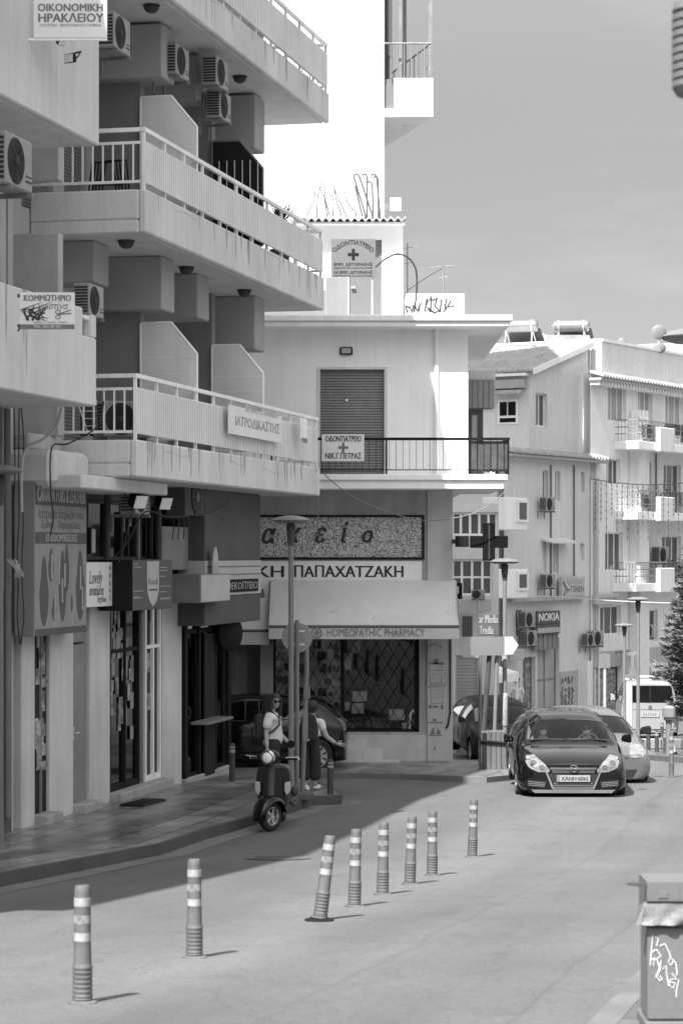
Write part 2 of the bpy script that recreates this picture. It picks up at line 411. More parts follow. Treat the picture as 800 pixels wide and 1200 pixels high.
def text(body, h, m, parent, x, z, y=-.006, align='CENTER', sx=1.0, bold=.0, shear=0, name='lettering', wid=None, arc=None, ext=.002, T=None):
    """raised lettering on a face that looks along -y; h = capital height; wid squeezes the line to a width"""
    c = bpy.data.curves.new('t', 'FONT'); c.body = body.translate(LOOK)      # same letter shapes, cleaner outlines
    c.size = h / .70; c.extrude = ext;  c.align_x = align; c.resolution_u = 2; c.shear = shear
    o = bpy.data.objects.new('t', c); COL.objects.link(o); dg = bpy.context.evaluated_depsgraph_get()
    me = bpy.data.meshes.new_from_object(o.evaluated_get(dg)); bpy.data.objects.remove(o); bpy.data.curves.remove(c)
    xs = [v.co.x for v in me.vertices]
    if wid: sx = wid / max(1e-4, max(xs) - min(xs))
    for v in me.vertices:
        a, b, e = v.co.x * sx, v.co.y, v.co.z
        if arc:
            th = a / arc; a, b = math.sin(th) * (arc + b), math.cos(th) * (arc + b) - arc
        v.co = (x + a, y - e, z + b)
    if T: me.transform(T)
    bold = min(bold, h * .075)
    if bold:                                   # heavier strokes: the letters again, shifted a little sideways
        b = bmesh.new(); b.from_mesh(me); g = bmesh.ops.duplicate(b, geom=b.verts[:] + b.edges[:] + b.faces[:])['geom']
        for v in g:
            if isinstance(v, bmesh.types.BMVert): v.co.x += bold; v.co.y -= .0006
        b.to_mesh(me); b.free()
    me.name = name; me.materials.clear(); me.materials.append(M[m]); return link(name, me, parent)
def holed(mb, x0, x1, z0, z1, holes, y0, rev):
    xs = sorted({x0, x1, *[q for h in holes for q in h[:2]]}); zs = sorted({z0, z1, *[q for h in holes for q in h[2:4]]})
    xs = [q for q in xs if x0 <= q <= x1]; zs = [q for q in zs if z0 <= q <= z1]
    for a, b in zip(xs, xs[1:]):
        for c, d in zip(zs, zs[1:]):
            mx, mz = (a + b) / 2, (c + d) / 2
            if any(h[0] < mx < h[1] and h[2] < mz < h[3] for h in holes): continue
            mb.add([(a, y0, c), (b, y0, c), (b, y0, d), (a, y0, d)], [(0, 1, 2, 3)])
    for h in holes:
        a, b, c, d = max(h[0], x0), min(h[1], x1), max(h[2], z0), min(h[3], z1); y1 = y0 + rev
        mb.add([(a, y0, c), (b, y0, c), (b, y0, d), (a, y0, d), (a, y1, c), (b, y1, c), (b, y1, d), (a, y1, d)], [(0, 1, 5, 4), (1, 2, 6, 5), (2, 3, 7, 6), (3, 0, 4, 7)])
    return mb
def window(parent, x0, x1, z0, z1, y, fm='white_paint', pm='pane_mid', cols=2, rows=1, bar=.05, name='window', sill=None):
    mb = MB()
    mb.box(x0, x0 + bar, y - .03, y + .03, z0, z1).box(x1 - bar, x1, y - .03, y + .03, z0, z1)
    mb.box(x0 + bar, x1 - bar, y - .03, y + .03, z0, z0 + bar).box(x0 + bar, x1 - bar, y - .03, y + .03, z1 - bar, z1)
    for i in range(1, cols):
        q = x0 + (x1 - x0) * i / cols; mb.box(q - bar * .5, q + bar * .5, y - .025, y + .025, z0 + bar, z1 - bar)
    for i in range(1, rows):
        q = z0 + (z1 - z0) * i / rows; mb.box(x0 + bar, x1 - bar, y - .02, y + .02, q - bar * .4, q + bar * .4)
    o = mb.build(name, fm, parent)
    MB().box(x0 + bar * .4, x1 - bar * .4, y + .003, y + .012, z0 + bar * .4, z1 - bar * .4).build('pane', pm, o)
    if sill: MB().box(x0 - .08, x1 + .08, y - sill, y + .02, z0 - .07, z0 - .004).build('sill', 'plaster_white', o)
    return o
def sheet(name, poly, h, m, step=1.0, wall=True, kind='structure', base=None):
    """a ground sheet that follows the slope of the street; h above the road, with a side wall down to it"""
    b = bmesh.new(); b.faces.new([b.verts.new((p[0], p[1], 0)) for p in poly])
    y0, y1 = min(p[1] for p in poly), max(p[1] for p in poly)
    ys = [y for y, _ in ZT if y0 < y < y1]; q = math.ceil(y0 / step) * step
    while q < min(y1, 70): ys.append(q); q += step
    for y in sorted(set(ys)):
        bmesh.ops.bisect_plane(b, geom=b.verts[:] + b.edges[:] + b.faces[:], plane_co=(0, y, 0), plane_no=(0, 1, 0), dist=1e-5)
    bmesh.ops.recalc_face_normals(b, faces=b.faces)
    if sum(f.normal.z for f in b.faces) < 0: bmesh.ops.reverse_faces(b, faces=b.faces)
    if wall:
        ed = [e for e in b.edges if e.is_boundary]; r = bmesh.ops.extrude_edge_only(b, edges=ed)
        low = {v for v in r['geom'] if isinstance(v, bmesh.types.BMVert)}
    for v in b.verts: v.co.z = zr(v.co.y) + (-.3 if wall and v in low else h)
    bmesh.ops.triangulate(b, faces=b.faces)
    me = bpy.data.meshes.new(name); b.to_mesh(me); b.free(); me.materials.append(M[m])
    return tag(link(name, me), kind=kind)
def gr(p, h=0): return Vector((p[0], p[1], zr(p[1]) + h))

# ------------------------------------------------------------------ ground
b = MB(); ys = sorted({y for y, _ in ZT} | {float(y) for y in range(-20, 70, 2)})
for a, c in zip(ys, ys[1:]):
    b.add([(-500, a, zr(a)), (700, a, zr(a)), (700, c, zr(c)), (-500, c, zr(c))], [(0, 1, 2, 3)])
tag(b.build('road', 'asphalt', smooth=0), kind='structure')
kl = [(-40, 0), (-12, 0), (0, 0), (5, .02), (8, .06), (11, .30), (13, .42)]
kerb = [tuple(LF.w(t, -o)[:2]) for t, o in kl] + [(.0, 38.75), (.02, 39.4), (-.12, 40.4), (-.5, 42.4), (-1.0, 44.3), (-1.5, 45.2), (-2.2, 45.75), (-3.2, 45.9), (-30, 45.9)]
def offset(line, d):
    out = []
    for i, p in enumerate(line):
        a, c = Vector(line[max(i - 1, 0)]), Vector(line[min(i + 1, len(line) - 1)]); t = (c - a).normalized(); out.append((p[0] - t.y * d, p[1] + t.x * d))
    return out
inner = offset(kerb, .08)
sheet('pavement', inner + [(-30, 20), tuple(LF.w(-40, 10)[:2])], .15, 'paving')
sheet('kerb', kerb + inner[::-1], .153, 'kerb_stone')
g = offset(kerb[:9], -.34); sheet('gutter', g + kerb[:9][::-1], .004, 'gutter', wall=False)
# right pavement the camera stands beside, and the pavement in front of the pharmacy
rk = [(2.08 + .2217 * (y - 16.6), y) for y in (-10, 5, 16.6, 30, 38, 45)] + [(7.9, 47.5), (7.5, 50.5), (6.95, 55), (7.6, 62), (9.5, 72), (12.5, 82)]
rki = offset(rk, -.16)
sheet('pavement', rki + [(60, 82), (60, -10)], .12, 'paving_grey')
sheet('kerb', rk + rki[::-1], .123, 'kerb_grey')
pk = [onground(*q, .1)[:2] for q in ((596, 910), (570, 911), (520, 909), (470, 907), (420, 906))]
pk = [(p[0], p[1]) for p in pk] + [(-20, pk[-1][1] + .3)]
pe = (3.15, 47.2)
pk = [(2.42, 62), (2.42, 50.6), (2.95, 49.4), (3.2, 48.2)] + [(3.15, pk[0][1] + .5)] + pk[1:]
pki = offset(pk, -.14)
sheet('pavement', pki + [(-20, 60)], .10, 'pale_paving')
sheet('kerb', pk + pki[::-1], .103, 'gutter')
# far pavement along the right-hand street front
fk = [tuple(BF.w(t, -2.2)[:2]) for t in (-40, -14, 40)]; sheet('pavement', fk + [tuple(BF.w(t, 5)[:2]) for t in (40, -40)], .12, 'pale_paving')
# ================================================================== left apartment block over the shops
LB = thing('apartment_building', 'long pale apartment block on the left with three tiers of railed balconies over small shops', 'building', LF.w(0, 0), LF.th)
TE = 20.9
up = MB()
# upper walls set back behind the balconies, shutter openings between the cross walls
YU = 3.0
oph = []
for zf in (5.5, 9.15, 12.8):
    oph += [(8.9, 10.3, zf + .05, zf + 2.25), (10.8, 11.9, zf + .05, zf + 2.25), (13.0, 14.1, zf + .05, zf + 2.25), (14.9, 16.0, zf + .9, zf + 2.25), (17.3, 18.6, zf + .05, zf + 2.25)]
holed(up, 7.2, TE - .5, 5.22, 16.0, oph, YU, .18)
up.box(7.2, TE - .5, YU + .18, 12, 5.22, 16.0)
up.box(7.0, 7.2, 2.5, 12, 0, 16)
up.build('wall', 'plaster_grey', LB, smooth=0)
for h in oph:
    m = MB(); z = h[2]
    while z < h[3] - .02: m.box(h[0] + .02, h[1] - .02, YU + .10, YU + .12, z + .004, min(z + .05, h[3])); z += .056
    m.build('shutter', 'shutter', LB)
for t, zz in ((12.3, 0), (16.5, 1), (8.35, 2)):
    for zf in (5.5, 9.15, 12.8):
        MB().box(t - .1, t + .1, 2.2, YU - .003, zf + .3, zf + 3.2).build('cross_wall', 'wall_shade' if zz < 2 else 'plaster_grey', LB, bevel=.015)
for zf in (5.5, 9.15, 12.8):
    for t, y0, hh in ((12.2, 1.75, .72), (14.6, 1.85, .62), (18.2, 1.8, .85), (10.2, 2.2, .5)):
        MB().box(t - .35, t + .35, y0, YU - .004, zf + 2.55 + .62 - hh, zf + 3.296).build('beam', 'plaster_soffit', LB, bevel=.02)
MB().box(7.0, TE, 1.42, 12.2, 16.0, 16.35).build('roof_slab', 'plaster', LB, bevel=.02)
# ---- balconies
def balcony(t0, t1, z0, z1, zr_, par, y0=1.2, near=True, panel='rail_panel', gapm='rail_white', lamps=()):
    b = MB()
    b.box(t0, t1, y0 + .12, YU - .005, z0, z0 + .2)                      # slab
    b.box(t0, t1, y0, y0 + .12, z0, z1)                                  # upstand along the street
    b.box(t0, t0 + .12, y0 + .12, YU - .005, z0 + .2, z1)                # near return
    b.box(t1 - .12, t1, y0 + .12, YU - .005, z0 + .2, z1)
    o = b.build('balcony', 'plaster', par, bevel=.025)
    r = MB(); yy = y0 + .06
    r.box(t0 + .02, t1 - .02, yy - .03, yy + .03, zr_ - .06, zr_)
    r.box(t0 + .05, t1 - .05, yy - .02, yy + .02, zr_ - .24, zr_ - .20)
    r.box(t0 + .05, t1 - .05, yy - .02, yy + .02, z1 + .10, z1 + .14)
    n = int((t1 - t0) / 1.05)
    for i in range(n + 1):
        t = t0 + .06 + (t1 - t0 - .12) * i / n
        r.box(t - .022, t + .022, yy - .022, yy + .022, z1, zr_ - .06)
    for q in (0, 1):                                                     # near end, open balusters
        tt = t0 + .06 if q == 0 else t1 - .06
        r.box(tt - .028, tt + .028, yy + .04, YU - .01, zr_ - .06, zr_ - .001)
        r.box(tt - .018, tt + .018, yy + .04, YU - .01, zr_ - .24, zr_ - .20)
        r.box(tt - .018, tt + .018, yy + .04, YU - .01, z1 + .10, z1 + .14)
        y = yy + .16
        while y < YU - .1: r.box(tt - .011, tt + .011, y - .011, y + .011, z1 + .14, zr_ - .24); y += .155
    r.build('railing', gapm, o)
    p = MB(); t = t0 + .08
    while t < t1 - .14:                                                  # upright slats hung on the bars
        p.box(t, t + .072, yy - .052, yy - .024, z1 + .09, zr_ - .215); t += .104
    p.build('railing_panel', panel, o, smooth=0)
    for t, y in lamps:
        l_ = MB().lathe([(.10, z0 - .02), (.115, z0 - .035), (.115, z0 - .06), (.09, z0 - .10), (.04, z0 - .125)], 16, (t, y, 0)); l_.lathe([(.13, z0 - .003), (.13, z0 - .025)], 16, (t, y, 0)); l_.build('ceiling_lamp', 'dark_metal', o)
    return o
def divider(par, t, zf, y0=1.27, y1=2.19, m='rail_panel', fr='rail_white', top=2.05, cut=.5, slats=True):
    poly = [(y0, zf + .2), (y1, zf + .2), (y1, zf + top), (y0 + .42, zf + top), (y0, zf + top - cut)]
    d = MB().prism(poly, 'x', t - .012, t + .012).build('divider_panel', m, par, bevel=0)
    f = MB(); c = [(y0, zf + .2), (y1, zf + .2), (y1, zf + top), (y0 + .42, zf + top), (y0, zf + top - cut), (y0, zf + .2)]
    for p, q in zip(c, c[1:]): f.tube([(t, *p), (t, *q)], .022, 6)
    z = zf + .45
    while slats and z < zf + top - .45: f.box(t - .016, t + .016, y0 + .02, y1 - .02, z, z + .012); z += .26
    f.build('frame', fr, d)
def drips(par, t0, t1, z0, z1, y0, seed, n):
    q = MB(); rr = random.Random(seed)
    for i in range(n):                                                   # old water marks below the railing feet
        t = rr.uniform(t0 + .2, t1 - .2); w_ = rr.uniform(.015, .06); ln = rr.uniform(.12, 1.0) * (z1 - z0); k = rr.uniform(-.01, .01)
        q.add([(t - w_, y0 - .003, z1 - .005), (t + w_, y0 - .003, z1 - .005), (t + w_ * .7 + k, y0 - .003, z1 - ln * .5), (t + k, y0 - .003, z1 - ln), (t - w_ * .6 + k, y0 - .003, z1 - ln * .6)], [(0, 1, 2, 3, 4)])
    q.build('water_stain', 'drip', par, smooth=0)['kind'] = 'stuff'
    q = MB(); t = t0 + rr.uniform(.5, 2); z = z1 - .12                     # hairline cracks
    for _ in range(3):
        P_ = [(t, y0 - .001, z)]
        for k in range(7): t += rr.uniform(.08, .35); z = min(z1 - .04, max(z0 + .05, z + rr.uniform(-.022, .022))); P_.append((t, y0 - .001, z))
        if t < t1: q.tube(P_, .0028, 4)
        t += rr.uniform(.8, 2.5)
    q.build('crack', 'concrete', par)['kind'] = 'stuff'
b1 = balcony(8.82, 20.47, 5.22, 5.76, 6.72, LB, lamps=((10.2, 1.9),))
b2 = balcony(9.24, 20.83, 8.80, 9.44, 10.35, LB, lamps=((10.0, 1.75), (16.9, 1.75), (13.4, 1.8)))
b3 = balcony(9.24, 21.28, 12.49, 13.07, 14.03, LB, lamps=((16.4, 1.7), (10.8, 1.6)))
drips(b1, 8.82, 20.47, 5.22, 5.76, 1.2, 1, 26); drips(b2, 9.24, 20.83, 8.80, 9.44, 1.2, 2, 20); drips(b3, 9.24, 21.28, 12.49, 13.07, 1.2, 3, 18)
for o_, zf in ((b1, 5.72), (b2, 9.30), (b3, 12.9)):
    divider(o_, 12.15, zf); 
divider(b1, 16.35, 5.72); divider(b3, 16.35, 12.9)
divider(b2, 16.35, 9.30, m='sign_dark', fr='pole_grey', slats=False)
k = MB()
for i in range(6): k.box(16.325, 16.337, 1.35 + i * .14, 1.362 + i * .14, 9.6, 11.0)
k.build('screen_bars', 'rail_white', b2)
# narrow strip of slab running on from the first balcony to the near corner
MB().box(7.1, 8.75, 1.9, 3.0, 5.05, 5.56).build('ledge', 'plaster', LB, bevel=.08)
MB().box(7.3, 8.70, 2.3, 3.0, 5.564, 5.80).build('ledge_upstand', 'plaster_grey', LB, bevel=.03)
MB().box(7.35, 11.5, 1.55, 2.48, 5.02, 5.215).build('canopy', 'plaster', LB, bevel=.02)
# ---- ground floor: pillars, doors and shop fronts
Y0 = 2.5
def lt(x, y=Y0): return LF.px(x, 900, y)[0]
def gz(t, y=Y0): return zr(LF.w(t, y).y) + .15
pil = [(25, 40), (58, 85), (105, 128), (190, 212)]
for a, c in pil:
    t0, t1 = lt(a), lt(c); MB().box(t0, t1, Y0 - .02, Y0 + .5, gz(t0) - .15, 5.02 if a < 60 else 3.7).build('pillar', 'pillar', LB, bevel=.02)
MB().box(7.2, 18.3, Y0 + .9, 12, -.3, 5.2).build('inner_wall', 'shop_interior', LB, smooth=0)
sp = MB(); sp.box(lt(40), lt(212), Y0 + .06, Y0 + .45, 3.35, 4.0); sp.box(lt(40), lt(212), Y0 + .06, Y0 + .45, 4.95, 5.2); sp.box(lt(128) - .1, lt(130), Y0 + .05, Y0 + .45, 4.002, 4.948); sp.box(lt(165), lt(168), Y0 + .05, Y0 + .45, 4.002, 4.948)
sp.build('lintel', 'fascia_brown', LB)
for a, c in ((40, 58), (85, 105), (128, 190)):      # thresholds
    t0, t1 = lt(a), lt(c); MB().box(t0, t1, Y0 - .22, Y0 + .9, gz(t0) - .2, gz(t0) + .13).build('doorstep', 'concrete', LB, bevel=.015)
# poster-covered door
t0, t1 = lt(41), lt(57); g0 = gz(t0) + .13
d = MB().box(t0, t1, Y0 + .03, Y0 + .08, g0, 3.3).build('door', 'door_wood', LB, bevel=.01)
ph = MB(); rr = random.Random(5)
for i in range(16):
    a = t0 + .04 + rr.random() * (t1 - t0 - .3); z = g0 + .5 + rr.random() * 2.0; ph.box(a, a + .10 + rr.random() * .2, Y0 + .012 - i * .001, Y0 + .0166 - i * .001, z, z + .12 + rr.random() * .35)
ph.build('poster', 'poster', d); 
MB().box((t0 + t1) / 2 - .02, (t0 + t1) / 2 + .02, Y0 + .0, Y0 + .029, g0, 3.3).build('door_stile', 'door_grey', d)
# plain grey door
t0, t1 = lt(86), lt(104); g0 = gz(t0) + .13
d = MB().box(t0, t1, Y0 + .04, Y0 + .09, g0, 2.75).box(t0, t1, Y0 + .05, Y0 + .09, 2.78, 3.35).build('door', 'door_grey', LB, bevel=.008)
MB().tube([(t0 + .1, Y0 + .04, g0 + 1.05), (t0 + .1, Y0 - .02, g0 + 1.05), (t0 + .22, Y0 - .02, g0 + 1.05)], .014).box(t0 + .07, t0 + .13, Y0 + .025, Y0 + .039, g0 + .95, g0 + 1.15).build('handle', 'light_metal', d)
# shop window with posters and its glazed door
def shopwin(x0, x1, door, post, n, seed, mm='door_grey'):
    t0, t1 = lt(x0), lt(x1); g0 = gz(t0) + .13
    f = MB()
    for t in (t0 + .03, t0 + (t1 - t0) * .52, t1 - .03): f.box(t - .03, t + .03, Y0 + .0, Y0 + .10, g0, 3.35)
    f.box(t0 + .06, t1 - .06, Y0 + .01, Y0 + .09, g0, g0 + .1).box(t0 + .06, t1 - .06, Y0 + .01, Y0 + .09, 2.55, 2.61).box(t0 + .06, t1 - .06, Y0 + .01, Y0 + .09, 3.29, 3.35)
    o = f.build(door, mm, LB, bevel=.005)
    MB().box(t0 + .05, t1 - .05, Y0 + .055, Y0 + .061, g0 + .05, 3.3).build('pane', 'pane', o)
    if n:
        q = MB(); rr = random.Random(seed)
        for i in range(n):
            a = t0 + .08 + rr.random() * (t1 - t0 - .35); z = g0 + .7 + rr.random() * 2.0; q.box(a, a + .1 + rr.random() * .18, Y0 + .044 - i * .0006, Y0 + .0455 - i * .0006, z, z + .14 + rr.random() * .3)
        q.build('poster', post, o)
    pp_ = MB(); rr = random.Random(seed + 50)
    for i in range(n // 2):
        a = t0 + .08 + rr.random() * (t1 - t0 - .35); z = g0 + .5 + rr.random() * 2.4; pp_.box(a, a + .10 + rr.random() * .12, Y0 + .026 - i * .0005, Y0 + .0272 - i * .0005, z, z + .12 + rr.random() * .2)
    pp_.build('paper', 'sign_dull', o)
    return o
shopwin(129, 164, 'shop_window', 'poster', 22, 8, 'sign_dark')
shopwin(171, 189, 'shop_door', 'poster', 3, 3, 'rail_white')
MB().tube([(lt(167), Y0 + .03, gz(lt(167))), (lt(167), Y0 + .03, 3.1), (lt(167) + .25, Y0 - .02, 3.4), (lt(167) + .25, Y0 - .02, 5.0)], .045, 8).build('drain_pipe', 'pole_grey', LB)
# corner shop: glass between dark posts, a counter and a wooden panel, its brown fascia hung out above
t0, t1 = lt(213), 18.35; g0 = gz(t0)
f = MB()
for x, wd in ((215, .09), (231, .05), (250, .05), (266, .10)):
    t = lt(x); f.box(t - wd, t + wd, Y0 - .06, Y0 + .08, g0 - .15, 3.0)
f.box(lt(217), lt(264), Y0 - .02, Y0 + .06, g0 - .1, g0 + .12); f.box(lt(217), lt(264), Y0 - .02, Y0 + .06, 2.72, 2.8)
cs = f.build('shop_front', 'black_metal', LB, bevel=.006)
MB().box(lt(217), lt(249), Y0 + .02, Y0 + .026, g0 + .1, 2.75).box(lt(251.5), lt(262), Y0 + .02, Y0 + .026, g0 + .1, 2.75).build('pane', 'shop_glass', cs)
MB().box(lt(234), lt(246), Y0 - .1, Y0 - .065, g0, 2.7).build('wood_panel', 'door_wood', cs, bevel=.005)
MB().box(lt(217), lt(247), Y0 - .42, Y0 - .105, g0 + .98, g0 + 1.03).build('counter', 'grey_metal', cs, bevel=.006)
MB().box(lt(213), 18.7, Y0 - .1, Y0 + .5, g0 - .3, g0 + .06).build('plinth', 'concrete', LB, bevel=.02)
k = MB(); rr = random.Random(9)
for i in range(26): 
    a = lt(220) + rr.random() * 2.2; z = g0 + .8 + rr.random() * 1.5; k.cbox((a, Y0 + .45 + rr.random() * .3, z), (.1, .1, .08 + rr.random() * .2))
k.build('goods', 'poster', cs)
MB().box(18.25, 18.45, Y0 + .0, Y0 + .2, g0, 5.2).box(18.25, 18.45, 6.0, 6.3, g0, 5.2).build('column', 'black_metal', LB)
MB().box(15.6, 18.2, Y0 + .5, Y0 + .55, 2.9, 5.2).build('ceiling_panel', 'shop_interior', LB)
fs = MB(); tA, tB = LF.px(240, 640, 2.0)[0], LF.px(305, 640, 2.0)[0]
fs.box(tA, tB, 2.0, 2.5, 4.0, 5.215); fs.box(tA, tB, 2.0, 2.5, 2.88, 3.38)
fo = fs.build('fascia', 'fascia_brown', LB, bevel=.01)
fb = MB().box(tA, tB, 1.985, 2.48, 3.384, 3.996).build('sign_band', 'sign_cream', fo, bevel=.005)
kk = MB(); 
for z in (3.74, 3.88): kk.box(tA + .1, tB - .05, 1.978, 1.984, z, z + .02)
kk.build('stripe', 'ink_grey', fo)
MB().box(tA + .75, tB - .25, 1.972, 1.984, 3.43, 3.66).build('name_board', 'sign_dark', fo)
text('ΚΑΦΕΚΟΠΤΕΙΟ', .13, 'ink_pale', fo, (tA + tB) / 2 + .25, 3.48, 1.970, wid=tB - tA - 1.15)
MB().box(15.4, 20.6, 2.5, 2.9, 2.882, 5.214).build('corner_wall', 'fascia_brown', LB)

# ---- mezzanine windows behind the signs
for a, c in ((86, 128), (130, 165), (168, 205)):
    window(LB, lt(a) + .05, lt(c) - .05, 4.02, 4.94, Y0 + .08, 'dark_metal', 'pane', 2, 1, .05)

# ================================================================== nearer block at the left edge
NB = thing('apartment_building', 'grey block at the left edge of the photo with plain solid balcony parapets', 'building', LF.w(0, 0), LF.th)
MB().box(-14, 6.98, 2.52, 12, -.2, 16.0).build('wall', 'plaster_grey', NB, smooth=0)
def parapet(z0, z1, t1):
    b = MB().box(-12, t1, 1.2, 1.34, z0, z1).box(-12, t1, 1.34, 2.515, z0, z0 + .2).box(t1 - .14, t1, 1.34, 2.515, z0 + .2, z1)
    return b.build('balcony', 'plaster', NB, bevel=.02)
p1 = MB().box(-12, 6.35, 1.2, 1.34, 6.12, 7.42).box(-12, 6.93, 1.34, 2.515, 6.12, 6.32).box(6.79, 6.93, 1.34, 2.515, 6.32, 7.30).box(6.35, 6.93, 1.2, 1.34, 6.12, 7.05).box(6.74, 6.93, 1.2, 1.34, 7.05, 7.36).build('balcony', 'plaster', NB, bevel=.02)
MB().tube([(6.3, 1.27, 7.33), (6.8, 1.27, 7.30)], .03).build('railing', 'rail_white', p1)
drips(parapet(9.70, 13.4, 7.05), -3, 7, 9.7, 12.4, 1.2, 8, 9)
MB().box(-14, 7.0, 1.35, 12.2, 16.0, 16.3).build('roof_slab', 'plaster', NB, bevel=.02)
drips(p1, -4, 6.3, 6.12, 7.42, 1.2, 6, 14)
g0 = gz(3, 2.52)
gp = MB()
for i in range(14): gp.box(-7 + i, -7 + i + .985, 2.44, 2.515, -.2 + 0, 3.6)
gp.build('wall_panel', 'fascia_brown', NB, bevel=.01)
pp = MB()
for t, r in ((6.75, .05), (6.5, .035), (6.3, .03)): pp.tube([(t, 2.42, .5), (t, 2.42, 6.1)], r, 8)
pp.build('drain_pipe', 'pole_grey', NB)
for zf in (6.4, 10.0):
    window(NB, 5.1, 6.0, zf, zf + 2.2, 2.50, 'rail_white', 'pane_mid', 2, 1)

# ================================================================== signs on the left front
def board(name, label, cat, fr, x, y, ly, wdt, hgt, m, thick=.04, group=None, edge=None):
    """a sign board whose top left corner is at pixel (x, y) on the plane ly of a frame; local x to the right, z up from its foot"""
    t, z = fr.px(x, y, ly); o = thing(name, label, cat, fr.w(t, ly, z - hgt), fr.th, group)
    MB().box(0, wdt, -thick, 0, 0, hgt).build('board', m, o, bevel=.004)
    return o
def pxw(fr, xa, xb, y, ly): return fr.px(xb, y, ly)[0] - fr.px(xa, y, ly)[0]
# economics chamber board: stands out from the parapet, facing the street's near end
def faceboard(name, label, cat, x0, y0, x1, y1, Y, m, rz=0, thick=.03, group=None):
    a, c = at(x0, y1, Y), at(x1, y0, Y); o = thing(name, label, cat, (a.x, Y, a.z), rz, group)
    MB().box(0, c.x - a.x, -thick, 0, 0, c.z - a.z).build('board', m, o, bevel=.004)
    return o, c.x - a.x, c.z - a.z
o, wd, hg = faceboard('sign_board', 'white board lettered ΟΙΚΟΝΟΜΙΚΗ ΗΡΑΚΛΕΙΟΥ sticking out at the top left corner', 'sign', 40, -22, 126, 45, 30.4, 'sign_white')
text('ΟΙΚΟΝΟΜΙΚΗ', .095, 'ink_grey', o, wd / 2, .335, -.034, wid=wd * .88, bold=.012)
text('ΗΡΑΚΛΕΙΟΥ', .108, 'ink_grey', o, wd / 2, .20, -.034, wid=wd * .88, bold=.02)
text('ΛΟΓΙΣΤΙΚΑ · ΦΟΡΟΤΕΧΝΙΚΟ ΓΡΑΦΕΙΟ', .03, 'ink_pale', o, wd / 2, .145, -.034, wid=wd * .84)
MB().box(-.12, wd, -.02, .02, -.03, -.002).tube([(wd * .5, .3, .02), (wd * .5, .0, -.02)], .018).build('bracket', 'rail_white', o)
# floodlights under it
def floodlight(label, p, rz, tilt, group='floodlights on the left front', s=1.0, mm='light_metal'):
    o = thing('floodlight', label, 'floodlight', p, rz, group); T = Matrix.Rotation(tilt, 4, 'X') @ Matrix.Scale(s, 4)
    MB().hexa([(-.13, -.08, -.1), (.13, -.08, -.1), (.09, .06, -.07), (-.09, .06, -.07), (-.13, -.08, .1), (.13, -.08, .1), (.09, .06, .07), (-.09, .06, .07)]).build('housing', 'black_metal', o, bevel=.008, T=T)
    MB().box(-.11, .11, -.088, -.082, -.085, .085).build('lens', 'sign_white', o, T=T)
    MB().tube([(.15 * s, 0, 0), (.15 * s, .12 * s, .14 * s), (-.15 * s, .12 * s, .14 * s), (-.15 * s, 0, 0)], .01).tube([(0, .12 * s, .14 * s), (0, .3 * s, .2 * s)], .014).build('bracket', 'dark_metal', o)
    return o
t, z = LF.px(84, 69, 1.05)
floodlight('small square floodlight below the ΟΙΚΟΝΟΜΙΚΗ board', at(84, 69, 31.2), -.6, 0, s=.62)
floodlight('tilted floodlight tucked right under the edge of the ΟΙΚΟΝΟΜΙΚΗ board', at(71, 48, 31.0), .9, .5, s=.5)
t, z = LF.px(160, 588, 1.5); floodlight('pale flat floodlight hanging nearer the fur shop board', at(160, 586, 36.3), .9, .35, s=1.15)
t, z = LF.px(190, 588, 1.5); floodlight('pale flat floodlight hanging nearer the round fan unit', at(190, 588, 37.8), .9, .35, s=1.1)
# hairdresser board
t, z = LF.px(22, 385, 1.18); wd = pxw(LF, 22, 88, 360, 1.17)
o, wd, hg = faceboard('sign_board', 'white hairdresser board lettered ΚΟΜΜΩΤΗΡΙΟ with scissors on the solid parapet', 'sign', 24, 343, 88, 386, 29.3, 'sign_white', .0)
text('ΚΟΜΜΩΤΗΡΙΟ', .072, 'ink_grey', o, wd * .5, hg * .77, -.034, wid=wd * .86, bold=.008)
text('χριστίνα', .075, 'ink_grey', o, wd * .6, hg * .545, -.034, wid=wd * .56, shear=.25)
MB().box(.0, wd, -.034, -.031, 0, hg * .13).build('band', 'ink_grey', o); text('ΤΗΛ.: 2810 287 427', .035, 'sign_white', o, wd * .5, hg * .03, -.037, wid=wd * .5)
text('ΑΝΔΡΙΚΟ - ΓΥΝΑΙΚΕΙΟ - ΠΑΙΔΙΚΟ', .02, 'ink_pale', o, wd * .56, hg * .165, -.034, wid=wd * .62)
q = MB(); rr = random.Random(4)
for i in range(15):
    a = wd * (.10 + .26 * rr.random()); z = hg * (.22 + .2 * rr.random()); q.tube([(a, -.035, z), (a + rr.uniform(-.09, .12), -.035, z + rr.uniform(.0, .14)), (a + rr.uniform(-.05, .2), -.035, z + rr.uniform(-.05, .2))], [.012, .007, .002], 5)
q.build('hair_picture', 'ink', o)
q = MB()
for s_ in (1, -1): q.tube([(wd * .70, -.035, hg * .40), (wd * .94, -.035, hg * (.48 + .05 * s_))], .006, 5)
for s_ in (1, -1): q.tube([(wd * .70 + .03 * math.cos(a), -.035, hg * (.40 - .07 * s_) + .022 * math.sin(a)) for a in [j * .7 for j in range(10)]], .005, 5)
q.build('scissors', 'ink_grey', o)
MB().box(-.03, .0, -.03, .0, .02, .06).box(-.03, .0, -.03, 0, hg - .06, hg - .02).tube([(0, .0, .03), (-.05, .2, .0)], .012).build('bracket', 'dark_metal', o)
